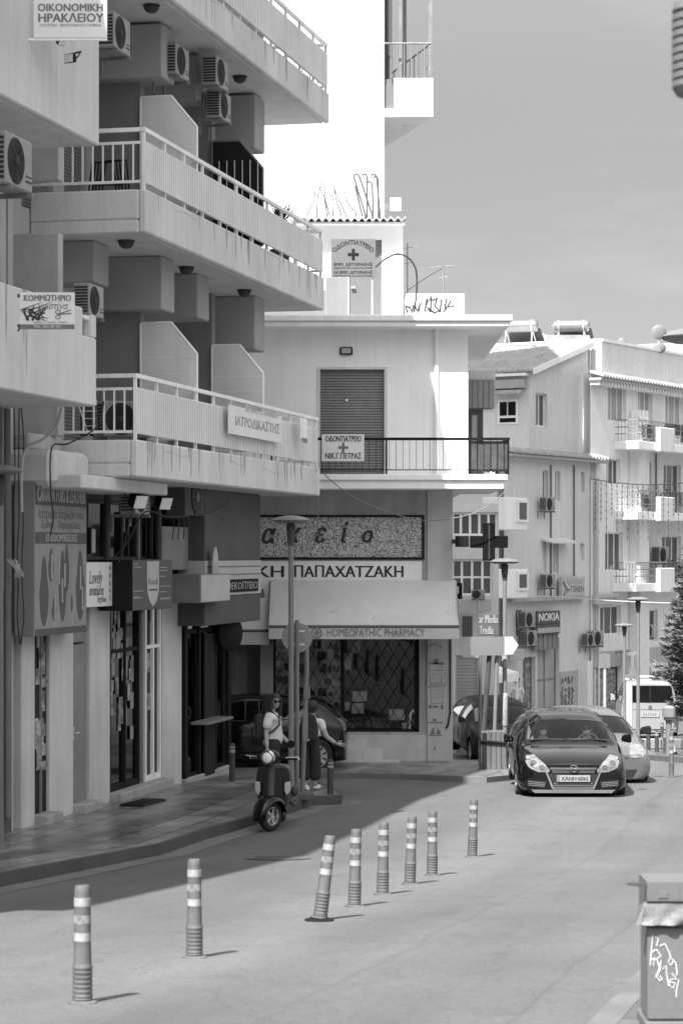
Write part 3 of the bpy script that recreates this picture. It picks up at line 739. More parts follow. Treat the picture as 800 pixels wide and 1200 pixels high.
# medical judge board on the first balcony railing
t0, z0 = LF.px(267, 508, 1.12); wd = pxw(LF, 267, 329, 490, 1.12)
a = LF.px(267, 474, 1.12)
o = thing('sign_board', 'pale faded board lettered ΙΑΤΡΟΔΙΚΑΣΤΗΣ on the white balcony railing', 'sign', LF.w(a[0], 1.12, z0), LF.th)
hg = a[1] - z0
MB().box(0, wd, -.02, 0, 0, hg).build('board', 'sign_white', o, bevel=.004)
text('ΙΑΤΡΟΔΙΚΑΣΤΗΣ', .16, 'ink_pale', o, wd * .53, .16, -.024, wid=wd * .84, bold=.008); text('ΕΙΡΗΝΗ ΣΠΑΝΑΚΗ', .12, 'sign_cream', o, wd * .60, .42, -.024, wid=wd * .62)
t, z = LF.px(352, 516, 1.1)
o = thing('wall_lamp', 'small grey bulkhead lamp box on the railing beyond the ΙΑΤΡΟΔΙΚΑΣΤΗΣ board', 'lamp', LF.w(t, 1.08, z), LF.th)
MB().box(-.22, .22, -.06, .0, 0, .40).build('housing', 'rail_white', o, bevel=.02); MB().box(-.2, .2, -.064, -.061, -.05, .04).build('base', 'grey_metal', o)
# tall fur shop board
ly = 2.2; a = LF.px(37, 564, ly); c = LF.px(37, 746, ly); wd = pxw(LF, 37, 98, 650, ly); hg = a[1] - c[1]
o = thing('sign_board', 'tall board lettered CANADA FURS & LEATHER with dark coats beside the cable bundle', 'sign', LF.w(a[0], ly, c[1]), LF.th)
MB().box(0, wd, -.05, .25, 0, hg).build('board', 'sign_dull', o, bevel=.008)
MB().box(0.02, wd - .02, -.056, -.051, hg * .85, hg - .02).box(.02, wd - .02, -.056, -.051, hg * .60, hg * .675).box(.02, wd - .02, -.056, -.051, .0, hg * .045).build('band', 'sign_mid', o)
text('CANADA FURS & LEATHER', hg * .095, 'sign_cream', o, wd * .5, hg * .875, -.058, wid=wd * .92, bold=.01)
text('Ιατρικά δερμάτινα', hg * .06, 'ink_grey', o, wd * .5, hg * .765, -.053, wid=wd * .86); text('Γούνες - Παραγγελίες', hg * .05, 'ink_grey', o, wd * .5, hg * .70, -.053, wid=wd * .74)
text('ΕΠΙΔΙΟΡΘΩΣΕΙΣ', hg * .045, 'sign_cream', o, wd * .5, hg * .617, -.058, wid=wd * .6)
q = MB()
def blob(cx, cz, rx, rz, ln=0, sk=0): q.prism([(cx + (rx * math.cos(a)) * (1 if math.sin(a) < .2 else .7) + sk * rz * math.sin(a), cz + rz * math.sin(a)) for a in [j * math.pi / 9 for j in range(18)]], 'y', -.053, -.051)
for cx, cz, rx, rz in ((.17, .29, .085, .23), (.30, .46, .05, .11), (.52, .32, .07, .24), (.60, .44, .05, .16), (.87, .32, .09, .24), (.36, .17, .04, .08), (.70, .2, .02, .06)):
    blob(cx * wd, cz * hg, rx * wd, rz * hg)
q.build('coat_picture', 'sign_mid', o)
q = MB()
for cx, cz in ((.5, .28), (.55, .38), (.86, .36), (.9, .22), (.3, .44), (.36, .17), (.44, .4)):
    q.box(cx * wd, (cx + .025) * wd, -.056, -.0535, (cz - .07) * hg, (cz + .09) * hg)
q.build('picture_highlight', 'ink_pale', o)
# small white sign, box sign, blank box
ly = 2.28; a = LF.px(98, 659, ly); c = LF.px(98, 712, ly); wd = pxw(LF, 98, 131, 685, ly)
o = thing('sign_board', 'small white shop sign with handwritten lettering between the coat board and dark box sign', 'sign', LF.w(a[0], ly, c[1]), LF.th); hg = a[1] - c[1]
MB().box(0, wd, -.04, .1, 0, hg).build('board', 'sign_white', o, bevel=.006)
text('Lovely', hg * .30, 'ink_grey', o, wd * .33, hg * .52, -.044, wid=wd * .46, shear=.2); text('αντικείμενα', hg * .2, 'ink_grey', o, wd * .36, hg * .26, -.044, wid=wd * .5, shear=.2); text('σχέδιο', hg * .13, 'ink_grey', o, wd * .55, hg * .1, -.044, wid=wd * .3)
for i, q in enumerate(('Μ', 'Ο', 'Δ', 'Α', 'Σ')): text(q, hg * .1, 'ink_grey', o, wd * .84, hg * (.82 - i * .17), -.044, bold=.006)
ly = 1.95; a = LF.px(153, 656, ly); c = LF.px(153, 716, ly); wd = pxw(LF, 153, 200, 685, ly)
o = thing('sign_board', 'box sign with dark end and pale shield emblem above the shop doors', 'sign', LF.w(a[0], ly, c[1]), LF.th); hg = a[1] - c[1]
MB().box(0.004, wd, -.03, .5, 0, hg).build('board', 'sign_mid', o, bevel=.006); MB().box(-.006, .002, -.034, .5, 0.0, hg).build('end_panel', 'sign_dark', o)
cx = wd * .5
q = MB().prism([(cx - wd * .15, hg * .97)] + [(cx - wd * .15, hg * .6), (cx - wd * .14, hg * .35), (cx - wd * .08, hg * .15), (cx, hg * .06), (cx + wd * .08, hg * .15), (cx + wd * .14, hg * .35), (cx + wd * .15, hg * .6), (cx + wd * .15, hg * .97)], 'y', -.036, -.0315).build('emblem', 'sign_cream', o)
text('Knock', hg * .14, 'ink_grey', o, cx, hg * .5, -.038, wid=wd * .24); MB().box(cx - wd * .1, cx + wd * .1, -.039, -.0365, hg * .38, hg * .41).build('emblem_line', 'ink', o)
q = MB(); rr = random.Random(2)
for i in range(12): z = hg * rr.uniform(.05, .95); s_ = rr.choice((.03, .68)) * wd; q.box(s_, s_ + wd * rr.uniform(.1, .28), -.0335, -.0305, z, z + .012)
q.build('pattern', 'ink_pale', o)
ly = 1.75; a = LF.px(235, 673, ly); c = LF.px(235, 707, ly); wd = pxw(LF, 235, 269, 690, ly)
o = thing('sign_box', 'blank pale metal box jutting out in front of the brown fascia', 'sign box', LF.w(a[0], ly, c[1]), LF.th); hg = a[1] - c[1]
MB().box(0, wd, 0, .75, 0, hg).build('box', 'grey_metal', o, bevel=.01); MB().box(.02, wd - .02, -.012, -.002, .02, hg - .02).build('front_panel', 'sign_cream', o)
t, z = LF.px(255, 674, 1.85)
o = thing('sign_board', 'small board shaped like an upright surfboard standing on the blank metal box', 'sign', LF.w(t, 1.9, z), LF.th)
MB().prism([(-.16, 0), (-.17, .2), (-.13, .36), (-.05, .47), (0, .49), (.05, .47), (.13, .36), (.17, .2), (.16, 0)], 'y', -.02, .0).build('board', 'sign_cream', o); MB().prism([(-.05, .02), (-.05, .22), (.05, .22), (.05, .02)], 'y', -.026, -.021).build('motif', 'ink_pale', o)
# round shop sign seen edge-on by the corner
p = at(268, 742, 43.6)
o = thing('round_sign', 'dark round hanging sign on the corner post of the corner shop', 'sign', p, .9)
MB().lathe([(.30, -.07), (.33, -.05), (.33, .05), (.30, .07)], 28, ax='y').build('disc', 'black_metal', o); MB().box(-.02, .02, -.02, .02, .32, .6).tube([(0, 0, .58), (-.35, .2, .58)], .02).build('bracket', 'black_metal', o)
# corrugated sheet above the sign boxes
t, z = LF.px(190, 668, 2.3); wd = pxw(LF, 190, 223, 650, 2.3)
o = thing('metal_sheet', 'pale corrugated metal sheet propped above the blank box', 'sheet', LF.w(t, 2.3, z), LF.th)
q = MB()
n = 22
for i in range(n):
    a, c = wd * i / n, wd * (i + 1) / n; d0, d1 = (0, .03)[i % 2], (0, .03)[(i + 1) % 2]
    q.hexa([(a, -d0, 0), (c, -d1, 0), (c, -d1 + .008, 0), (a, -d0 + .008, 0), (a, -d0, .72), (c, -d1, .72), (c, -d1 + .008, .72), (a, -d0 + .008, .72)])
q.build('sheet', 'grey_metal', o, smooth=0); MB().tube([(0.03, .05, -.2), (0.03, .05, .8)], .02).tube([(wd - .03, .05, -.2), (wd - .03, .05, .8)], .02).build('frame', 'dark_metal', o)

# ================================================================== air conditioners
def ac_proto():
    o = thing('air_conditioner', 'x', 'air conditioner', (0, 0, 0), 0, 'outdoor units of air conditioners')
    MB().box(-.4, .4, -.15, .15, 0, .56).build('casing', 'ac_white', o, bevel=.018)
    q = MB().lathe([(.25, -.156), (.25, -.151)], 28, (-.12, 0, .28), 'y'); q.build('fan_well', 'ac_dark', o)
    g = MB()
    for r in (.06, .115, .17, .222): g.tube([(-.12 + r * math.cos(a), -.166, .28 + r * math.sin(a)) for a in [j * math.pi / 12 for j in range(25)]], .005, 4, False)
    for j in range(8): a = j * math.pi / 4; g.tube([(-.12, -.166, .28), (-.12 + .225 * math.cos(a), -.166, .28 + .225 * math.sin(a))], .004, 4)
    g.lathe([(.045, -.178), (.05, -.16)], 14, (-.12, 0, .28), 'y')
    g.build('fan_guard', 'dark_metal', o)
    v = MB()
    for i in range(9):
        v.box(-.408, -.401, -.12, .12, .06 + i * .052, .09 + i * .052)
    v.box(.18, .36, -.157, -.151, .1, .12).box(.18, .36, -.157, -.151, .16, .17)
    v.build('side_grille', 'ac_dark', o)
    MB().box(-.34, -.30, -.18, .32, -.05, -.001).box(.30, .34, -.18, .32, -.05, -.001).box(-.34, -.30, .28, .32, -.3, -.051).box(.30, .34, .28, .32, -.3, -.051).build('bracket', 'grey_metal', o)
    return o
AC = ac_proto(); ac_first = [True]
def ac(label, p, rz, s=1.0, sx=1.0):
    if ac_first[0]:
        ac_first[0] = False; AC.location = p; AC.rotation_euler = (0, 0, rz); AC.scale = (s * sx, s, s); AC['label'] = label; return AC
    return dup(AC, p, rz, label, (s * sx, s, s))
ac('large air conditioner at the left edge below the tall parapet', at(8, 222, 29.8), LF.th, 1.15)
ac('air conditioner stacked beside the ΟΙΚΟΝΟΜΙΚΗ board', at(133, 62, 35.6), LF.th, .95)
ac('air conditioner under the top balcony, nearest to the beam', at(205, 92, 38.6), LF.th, .9)
ac('upper of the pair of air conditioners above the dark screen', at(252, 104, 40.2), LF.th, .88)
ac('lower of the pair of air conditioners above the dark screen', at(256, 142, 40.8), LF.th, .85)
ac('dark air conditioner behind the end of the hairdresser parapet', at(104, 372, 33.9), LF.th, .8)
ac('air conditioner standing on the first balcony floor behind the open balusters', at(146, 513, 35.6), LF.th - .9, .95)
ac('air conditioner hidden in the shadow above the small white sign', at(158, 603, 37.3), LF.th, .9)
# big round-fan unit above the corner shop
t, z = LF.px(222, 602, 2.2)
o = thing('air_conditioner', 'wide air conditioner with a large round black fan under the first balcony', 'air conditioner', LF.w(t, 2.15, z - .02), LF.th, 'outdoor units of air conditioners')
MB().box(-.9, 1.6, -.14, .2, -.02, .62).build('casing', 'fascia_brown', o, bevel=.015); MB().lathe([(.3, -.16), (.3, -.145)], 30, (-.25, 0, .3), 'y').build('fan_well', 'ac_dark', o)
q = MB(); q.lathe([(.09, -.18), (.1, -.155)], 16, (-.25, 0, .3), 'y')
for j in range(10): a = j * math.pi / 5; q.tube([(-.25, -.165, .3), (-.25 + .3 * math.cos(a), -.165, .3 + .3 * math.sin(a))], .006, 4)
q.build('fan_guard', 'pole_grey', o); MB().box(-.8, -.76, -.16, .35, -.08, -.022).box(1.4, 1.44, -.16, .35, -.08, -.022).build('bracket', 'dark_metal', o)
# ---- cables and pipes down the left front
def cable(label, pts, r=.012, m='cable', cat='cable', name='cable'):
    q = MB(); P = [Vector(p) for p in pts]; out = []
    for i in range(len(P) - 1):
        p0, p1, p2, p3 = P[max(i - 1, 0)], P[i], P[i + 1], P[min(i + 2, len(P) - 1)]
        for k_ in range(6):
            t = k_ / 6; out.append(.5 * ((2 * p1) + (-p0 + p2) * t + (2 * p0 - 5 * p1 + 4 * p2 - p3) * t * t + (-p0 + 3 * p1 - 3 * p2 + p3) * t ** 3))
    out.append(P[-1]); q.tube(out, r, 6); return tag(q.build(name, m), label, cat)
cable('black cable hanging across the face of the fur shop board', [at(*p, 32.9) for p in ((122, 470), (114, 500), (80, 520), (61, 525), (60, 580), (63, 605), (59, 628))], .011)
cable('pale thick cable arching over the ledge of the first balcony', [at(*p, 33.0) for p in ((72, 478), (66, 500), (50, 515), (33, 524), (26, 545), (26, 600))], .02, 'cable_light')
for i, (x, y0, y1, m_) in enumerate(((126, 572, 655, 'dark_metal'), (162, 590, 655, 'pole_grey'), (176, 600, 655, 'black_metal'), (228, 606, 668, 'black_metal'), (186, 565, 660, 'dark_metal'))):
    ly = 2.3; a, c = LF.px(x, y1, ly), LF.px(x, y0, ly)
    tag(MB().tube([LF.w(a[0], ly, a[1]), LF.w(a[0], ly, c[1])], .05 if i % 2 == 0 else .035, 8).build('wall_pipe', m_), ('dark pipe beside the dark mezzanine window near the coat board', 'grey pipe rising behind the box sign', 'thin black pipe right of the box sign shield', 'black pipe at the right edge of the corrugated sheet', 'dark pipe between the two pale floodlights')[i], 'pipe')
for i in range(4):
    cable(('first', 'second', 'third', 'fourth')[i] + ' from the left of the thin black wires dangling over the corrugated sheet', [at(x_, y_, 37.9) for x_, y_ in ((203 + i * 6, 604), (204 + i * 6, 615 + i), (202 + i * 6.5, 632))], .009)
rr = random.Random(12)
for i, lb in enumerate(('thin cable at the left of the looped cable bundle', 'middle cable running down through the looped bundle', 'cable at the right of the looped bundle near the coat board')):
    x = 17 + i * 5; cable(lb, [at(x + rr.uniform(-2, 2), y, 33.1) for y in (478, 520, 560, 610, 650, 690, 720, 755)], .009)
q = MB()
for i in range(9):
    x0 = 8 + i * 1.5; q.tube([at(x0, 655 + i % 3, 32.9), at(22 + rr.uniform(-3, 3), 668, 32.8), at(20 + rr.uniform(-3, 9), 679 + rr.uniform(-6, 0), 32.85), at(16 + rr.uniform(0, 8), 661, 32.9)], .007, 5)
tag(q.build('cable_bundle', 'cable_light'), 'looped bundle of loose pale cables tied on the wall left of the coat board', 'cable bundle')
cable('cable sagging below the floodlights along the wide fan unit', [at(*p, 36.4) for p in ((132, 655), (150, 635), (170, 600), (200, 606), (245, 600), (268, 588))], .012)
cable('thin black cable dropping from the near floodlight to the box sign', [at(*p, 36.2) for p in ((156, 597), (151, 615), (146, 640), (139, 660))], .010)
t, z = LF.px(22, 730, 2.35)
o = thing('meter_box', 'small pale metre box above the grey panels left of the coat board', 'meter box', LF.w(7.35, 2.46, LF.px(20, 655, 2.4)[1]), LF.th)
MB().box(0, .3, -.14, 0, 0, .45).build('box', 'ac_white', o, bevel=.01); MB().box(.05, .25, -.146, -.141, .2, .38).build('window', 'ink_grey', o)
o = thing('meter_box', 'narrow black and white box at the right edge of the coat board', 'meter box', at(100, 648, 36.0), LF.th)
MB().box(-.1, .14, -.12, .1, 0, .36).build('box', 'ac_white', o, bevel=.01); MB().box(-.16, -.104, -.14, .1, -.02, .38).build('back_plate', 'black_metal', o)
# things kept on the balconies
t, z = LF.px(122, 228, 2.2)
q = MB()
for i in range(5): q.tube([(i * .05, 0, 0), (i * .05 + .05, .05, .45), (i * .05 + .35, .08, .5), (i * .05 + .4, .05, .05)], .014, 6)
o = thing('folded_chair', 'folded dark garden chairs behind the open balusters of the second balcony', 'garden chairs', at(104, 226, 35.8), 0)
q.build('frame', 'black_metal', o); MB().box(.05, .5, .06, .1, .12, .2).build('seat', 'cloth_dark', o)
o = thing('clothes_airer', 'white folded clothes airer leaning behind the open balusters of the first balcony', 'clothes airer', at(86, 515, 35.9), 0)
q = MB()
for s_ in (0, .28): q.tube([(s_, 0, .75), (s_ + .25, .02, 0)], .012, 6)
for i in range(7): q.tube([(i * .036, 0, .75 - i * .11), (i * .036 + .28, 0, .75 - i * .11)], .007, 5)
q.build('frame', 'white_paint', o); MB().box(.1, .3, .03, .05, .05, .5).build('cloth', 'cloth_mid', o)
# yucca on the second balcony's end
o = thing('potted_plant', 'spiky potted plant sticking up beyond the dark screen on the second balcony', 'plant', LF.w(18.9, 1.6, 9.45), 0)
q = MB(); rr = random.Random(3)
for i in range(34):
    a = rr.random() * 6.28; e = rr.uniform(.3, 1.2); ln = rr.uniform(.35, .7); d = Vector((math.cos(a) * math.cos(e), math.sin(a) * math.cos(e), math.sin(e))); s_ = Vector((-math.sin(a), math.cos(a), 0)) * .022; b0 = Vector((0, 0, .75))
    q.add([b0 - s_, b0 + s_, b0 + d * ln * .6 + s_, b0 + d * ln - Vector((0, 0, .08)), b0 + d * ln * .6 - s_], [(0, 1, 2, 3, 4)])
q.build('leaves', 'leaf', o); MB().tube([(0, 0, .2), (0, 0, .78)], .05).build('stem', 'bark', o); MB().lathe([(.14, 0), (.2, .3), (.19, .3), (.15, .25)], 16).build('pot', 'plaster_dark', o)
# ================================================================== pharmacy building
def X(x, Y=49.5): return (x - 400) / F * Y
def Z(y, Y=49.5): return HZ - (y - 650) / F * Y
PB = thing('pharmacy_building', 'two storey corner building with the homeopathic pharmacy below and a shuttered flat above', 'building', (0, 49.5, 0))
zs0, zs1 = Z(573, 48.5), Z(557, 48.5)          # balcony slab
zr0, zr1 = Z(383, 48.9), Z(369, 48.9)          # roof slab
w = MB(); sh = (X(375), X(450), zs1, Z(433)); 
holed(w, -5, X(548), zs0, zr0, [sh], 0, .16); w.box(-5, X(548), .17, 9, zs0, zr0)
w.build('wall', 'plaster_white', PB, smooth=0)
win = (X(320), X(491), Z(858), 3.2)
w2 = MB(); holed(w2, X(305), X(500), -.6, zs0, [win], 0, .25)
w2.box(X(305), X(500), 1.6, 9, -.6, zs0 - .01); w2.box(-5.2, X(305), .9, 9, -.6, zs0 - .01); w2.box(X(500) + .004, X(530), .3, 9, -.6, zs0 - .01)
w2.build('lower_wall', 'concrete', PB, smooth=0)
MB().box(X(500) + .003, X(530), -.05, .295, -.6, zs0 - .003).build('pillar', 'stone', PB, bevel=.01)
MB().box(win[0], X(500), -.02, -.003, -.6, win[2] - .05).build('plinth', 'stone', PB)
# roof slab
MB().box(-5, X(596, 48.9), -.6, 9.2, zr0, zr1 - .13).box(-5, X(600, 48.9), -.66, 9.26, zr1 - .13, zr1).build('roof_slab', 'plaster_white', PB, bevel=.02)
# roller shutter
q = MB(); z = sh[2] + .01
while z < sh[3] - .05: q.hexa([(sh[0], .06, z), (sh[1], .06, z), (sh[1], .10, z), (sh[0], .10, z), (sh[0], .085, z + .052), (sh[1], .085, z + .052), (sh[1], .11, z + .052), (sh[0], .11, z + .052)]); z += .056
ro = q.build('roller_shutter', 'shutter', PB, smooth=0)
q = MB().box(sh[0] - .06, sh[0], -.02, .05, sh[2], sh[3] + .05).box(sh[1], sh[1] + .06, -.02, .05, sh[2], sh[3] + .05).box(sh[0], sh[1], -.02, .05, sh[3], sh[3] + .05).build('frame', 'plaster', ro); MB().box(sh[0] + .52, sh[0] + .57, .05, .06, sh[2] + 1.55, sh[2] + 1.6).build('handle', 'white_paint', ro)
# wall lamp
MB().box(X(398), X(413), -.1, -.003, Z(416), Z(407)).build('wall_lamp', 'black_metal', PB, bevel=.02); MB().box(X(400), X(411), -.108, -.102, Z(414.5), Z(408.5)).build('lamp_glass', 'ink_pale', PB)
MB().tube([(X(511), -.05, zr0), (X(511), -.05, zs1)], .045, 8).build('drain_pipe', 'plaster_white', PB)
# balcony
bl = MB().box(-4, X(590, 48.5), -1.0, -.003, zs0, zs1).box(-4, X(594, 48.5), -1.06, -.003, zs1 - .10, zs1 + .02).box(X(548) + .003, X(590, 48.5), 0, 3.4, zs0 + .004, zs1 - .004).build('balcony', 'plaster_white', PB, bevel=.012)
zt = Z(513, 48.6); xr = X(597, 48.5)
q = MB().box(-4, xr, -1.0, -.95, zt - .055, zt).box(xr - .05, xr, -.95, 3.4, zt - .055, zt).box(-4, xr - .05, -.985, -.965, zs1 + .10, zs1 + .12)
x = -3.9
while x < xr: q.box(x - .0045, x + .0045, -.979, -.970, zs1 + .12, zt - .055); x += .135
y = -.8
while y < 3.3: q.box(xr - .032, xr - .018, y - .007, y + .007, zs1 + .02, zt - .055); y += .13
for x in (-3.9, -1.4, .9, xr - .03): q.box(x - .018, x + .018, -.995, -.955, zs1 + .02, zt - .05)
q.build('railing', 'black_metal', bl)
q = MB(); x = X(549); rr = random.Random(6)
while x < xr - .06:
    h = rr.uniform(.0, .05); q.box(x, x + .05, -.945 - h * .2, -.93, zs1 + .04 + h, zt - .07); x += .052
y = -.9
while y < 3.2: q.box(xr - .075, xr - .06, y, y + .05, zs1 + .04 + rr.uniform(0, .05), zt - .07); y += .052
q.build('reed_screen', 'cloth_mid', bl, smooth=0)
# recess at the end of the balcony: ribbed awning box, glazed door, white upright
q = MB(); x0, x1 = X(549), X(582); n = 5
for i in range(n): q.box(x0 + (x1 - x0) * i / n + .01, x0 + (x1 - x0) * (i + 1) / n - .01, .9, 1.0, Z(475), Z(441))
q.box(x0, x1, .93, 1.05, Z(474), Z(442)); q.build('awning_box', 'grey_metal', PB)
window(PB, X(550), X(568), zs1 + .02, Z(477), 1.02, 'dark_metal', 'curtain', 1, 1, .1, 'balcony_door')
MB().box(X(569), X(583), .98, 1.2, zs1, Z(476)).build('door_post', 'plaster', PB)
MB().box(X(548) + .004, X(584), 1.08, 8.8, zs1 + .003, Z(430)).build('back_wall', 'plaster', PB)
# pebble-dashed name panel and name band
pn = MB().box(X(300), X(494) , -.03, -.003, Z(653), Z(606)).build('name_panel', 'pebble', PB)
q = MB().box(X(300), X(494) + .05, -.07, -.005, Z(606), Z(603.5)).box(X(300), X(494) + .05, -.07, -.005, Z(655.5), Z(653)).box(X(494), X(494) + .05, -.07, -.005, Z(653), Z(606)).build('panel_frame', 'black_metal', pn)
for ch, x, y in (('α', 312, 637), ('κ', 342, 636), ('ε', 373, 636), ('ί', 400, 636), ('ο', 428, 636)): text(ch, .40, 'ink', pn, X(x), Z(y), -.036, shear=.3, bold=.03, ext=.006, sx=.74)
bd = MB().box(X(303), X(494), -.022, -.003, Z(700), Z(657)).build('name_band', 'sign_white', PB)
text('ΙΚΗ', .235, 'ink', bd, X(313), Z(676.3), -.026, bold=.025, wid=.66); text('ΠΑΠΑΧΑΤΖΑΚΗ', .235, 'ink', bd, X(408), Z(676.3), -.026, bold=.025, wid=X(471) - X(344))
# shop window: dark room, lattice grille, cards and shelves of goods
q = MB(); q.box(win[0], win[0] + .05, .18, .26, win[2], win[3]).box(win[1] - .09, win[1], .1, .26, win[2], win[3]).box(win[0], win[1], .1, .26, win[2] - .03, win[2] + .05).box(X(399), X(403), .16, .26, win[2], win[3])
sw = q.build('shop_window', 'black_metal', PB)
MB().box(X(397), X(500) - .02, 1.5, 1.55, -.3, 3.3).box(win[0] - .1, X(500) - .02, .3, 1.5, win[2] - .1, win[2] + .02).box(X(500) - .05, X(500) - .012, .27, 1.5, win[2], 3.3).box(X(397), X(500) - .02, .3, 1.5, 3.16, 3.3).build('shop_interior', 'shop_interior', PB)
MB().box(win[0], win[1], .255, .262, win[2], win[3]).build('pane', 'shop_glass', sw)
q = MB(); dx, dz = .235, .20; nx = int((win[1] - win[0]) / dx) + 1; nz = int((win[3] - win[2]) / dz)
for i in range(nx):
    for j in range(nz):
        a = win[0] + i * dx; z = win[2] + j * dz; k_ = .0 if j % 2 else dx / 2
        for s_ in (1, -1):
            p = [(min(max(a + k_ + s_ * dx / 2 * u, win[0]), win[1]), .2 + .006 * s_, z + dz * u) for u in (0, .3, .7, 1)]
            if p[0][0] != p[-1][0]: q.tube(p, .0085, 4, False)
q.build('grille', 'black_metal', sw)
q = MB()
for x0, y0, x1, y1 in ((413, 753, 422, 766), (413, 811, 430, 823), (412, 825, 426, 837), (456, 832, 474, 845), (471, 848, 477, 856), (403, 766, 412, 786), (404, 824, 410, 834)): q.box(X(x0), X(x1), .272, .278, Z(y1), Z(y0))
q.build('card', 'sign_white', sw)
q = MB(); rr = random.Random(20)
for i in range(40):
    x = X(405) + rr.random() * (X(488) - X(405)); h = rr.uniform(.05, .22); q.box(x, x + rr.uniform(.06, .2), .5 + rr.random() * .3, .8 + rr.random() * .2, win[2] + .05, win[2] + .05 + h)
q.build('goods', 'poster', sw); q = MB()
for i in range(90):
    x = X(322) + rr.random() * (X(393) - X(322)); z = Z(845) + int(rr.random() * 9) * .245; q.box(x, x + rr.uniform(.06, .2), .29 + rr.random() * .02, .338, z, z + rr.uniform(.08, .19))
q.build('shelved_goods', 'sign_mid', sw); MB().box(win[0], X(397), .34, .36, win[2], 3.3).build('back_board', 'sign_white', sw)
q = MB()
for i in range(9): q.box(X(322), X(397), .285, .338, Z(845) + i * .245 - .03, Z(845) + i * .245 - .005)
q.box(X(397), X(400), .30, 1.48, win[2], win[3]); q.build('shelf', 'sign_white', sw)
q = MB().tube([(X(488), .275, Z(856)), (X(487), .275, Z(838)), (X(484), .275, Z(833)), (X(481), .275, Z(838)), (X(480), .275, Z(856))], .03, 6)
q.build('sticker', 'sign_white', sw)
# painted posters on the stone pillar
q = MB()
def frame(x0, y0, x1, y1, r=.010):
    c = [(X(a), -.056, Z(b)) for a, b in ((x0, y0), (x1, y0), (x1, y1), (x0, y1), (x0, y0))]; q.tube(c, r, 4)
frame(503, 772, 518, 785); frame(504, 790, 517, 800); frame(505, 804, 519, 824)
for y in (809, 813, 817, 821): q.box(X(505), X(518), -.056, -.0515, Z(y), Z(y) + .012)
q.tube([(X(502 + i * 1.8), -.055, Z(759 - 4.5 * math.sin(i * math.pi / 9))) for i in range(10)], .02, 5)
q.tube([(X(500 + i * 2.1), -.055, Z(803 + 2 * math.sin(i * 1.9))) for i in range(11)], .018, 5)
po = q.build('painted_frame', 'ink_pale', PB)
q = MB()
for x0, y0, x1, y1 in ((502, 776, 520, 778.5), (508, 772, 513, 778), (502, 826, 505, 830), (506, 827, 513, 829), (516, 826, 519, 831), (501, 846, 519, 847.2), (507, 842, 511, 845), (502, 861, 518, 862)): q.box(X(x0), X(x1), -.058, -.052, Z(y1), Z(y0))
for cx, sg in ((506, 1), (513, -1)): q.prism([(X(cx - 2.6), Z(860)), (X(cx + 2.8), Z(860)), (X(cx + 2.0), Z(856)), (X(cx + sg * 1.8 + .6), Z(853)), (X(cx + sg * 1.2), Z(852)), (X(cx - .4), Z(855))], 'y', -.058, -.052)
q.prism([(X(509), Z(880)), (X(507.8), Z(877)), (X(509), Z(874)), (X(510.2), Z(877))], 'y', -.058, -.052)
q.build('painted_figure', 'ink_grey', PB)
MB().tube([(X(527), -.07, Z(745)), (X(527), -.07, Z(835)), (X(524), -.09, Z(850)), (X(522), -.07, Z(853))], .02).build('cable', 'cable', PB)
# steps to the entrance on the left of the window
q = MB()
for i, (xe, yt) in enumerate(((430, 866), (448, 876), (467, 888))):
    q.box(X(300), X(xe), -.25 - .28 * i - (0 if i else 0), -.023 - (.28 * (i - 1) + .23 if i else 0), -.5, Z(yt, 49.3))
q.build('doorstep', 'stone', PB, bevel=.008)
# left (side street) shop wall under the second awning
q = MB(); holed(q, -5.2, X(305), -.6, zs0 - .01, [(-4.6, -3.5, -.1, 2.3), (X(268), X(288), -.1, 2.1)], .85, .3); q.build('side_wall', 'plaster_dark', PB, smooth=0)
MB().box(-4.6, -3.5, 1.1, 1.14, -.1, 2.3).box(X(268), X(288), 1.1, 1.14, -.1, 2.1).build('door', 'black_metal', PB)
MB().tube([(X(309), .8, 1.35), (X(315), .74, 1.4), (X(318), .8, 1.35)], .03).build('handle', 'dark_metal', PB)

# ---- awnings
def awning(name_label, x0, x1, ztop, zfront, out, y0, val, m='awning'):
    o = thing('awning', name_label, 'awning', ((x0 + x1) / 2, y0, zfront), 0, 'shop awnings of the pharmacy'); hw = (x1 - x0) / 2; H = ztop - zfront
    q = MB(); n = 12
    for i in range(8):                     # slightly sagging cloth
        for j in range(n):
            def p(u, v): return (-hw + 2 * hw * u, -out * v, H * (1 - v) - .05 * math.sin(v * math.pi) * (1 + .3 * math.sin(u * 9)))
            u0, u1, v0, v1 = i / 8, (i + 1) / 8, j / n, (j + 1) / n
            q.add([p(u0, v0), p(u1, v0), p(u1, v1), p(u0, v1)], [(0, 1, 2, 3)])
    q.build('canopy', m, o, smooth=80)
    MB().prism([(0, 0), (-out, 0), (0, H)], 'x', -hw - .004, -hw + .004).prism([(0, 0), (-out, 0), (0, H)], 'x', hw - .004, hw + .004).build('side_cloth', 'awning_dark', o)
    MB().tube([(-hw, -out, -.02), (hw, -out, -.02)], .03, 8).tube([(-hw + .1, 0, .05), (-hw + .1, -out, -.02)], .02).tube([(hw - .1, 0, .05), (hw - .1, -out, -.02)], .02).build('frame', 'awning_dark', o)
    v = MB(); nn = 24
    for i in range(nn):
        a, c = -hw + 2 * hw * i / nn, -hw + 2 * hw * (i + 1) / nn; da, dc = .012 * math.sin(i * 1.3), .012 * math.sin((i + 1) * 1.3)
        v.add([(a, -out - .012, -.05), (c, -out - .012, -.05), (c, -out - .012 + dc, -.05 - val), (a, -out - .012 + da, -.05 - val)], [(0, 1, 2, 3)])
    v.build('valance', m, o, smooth=80)
    return o, out
Yf = 48.35
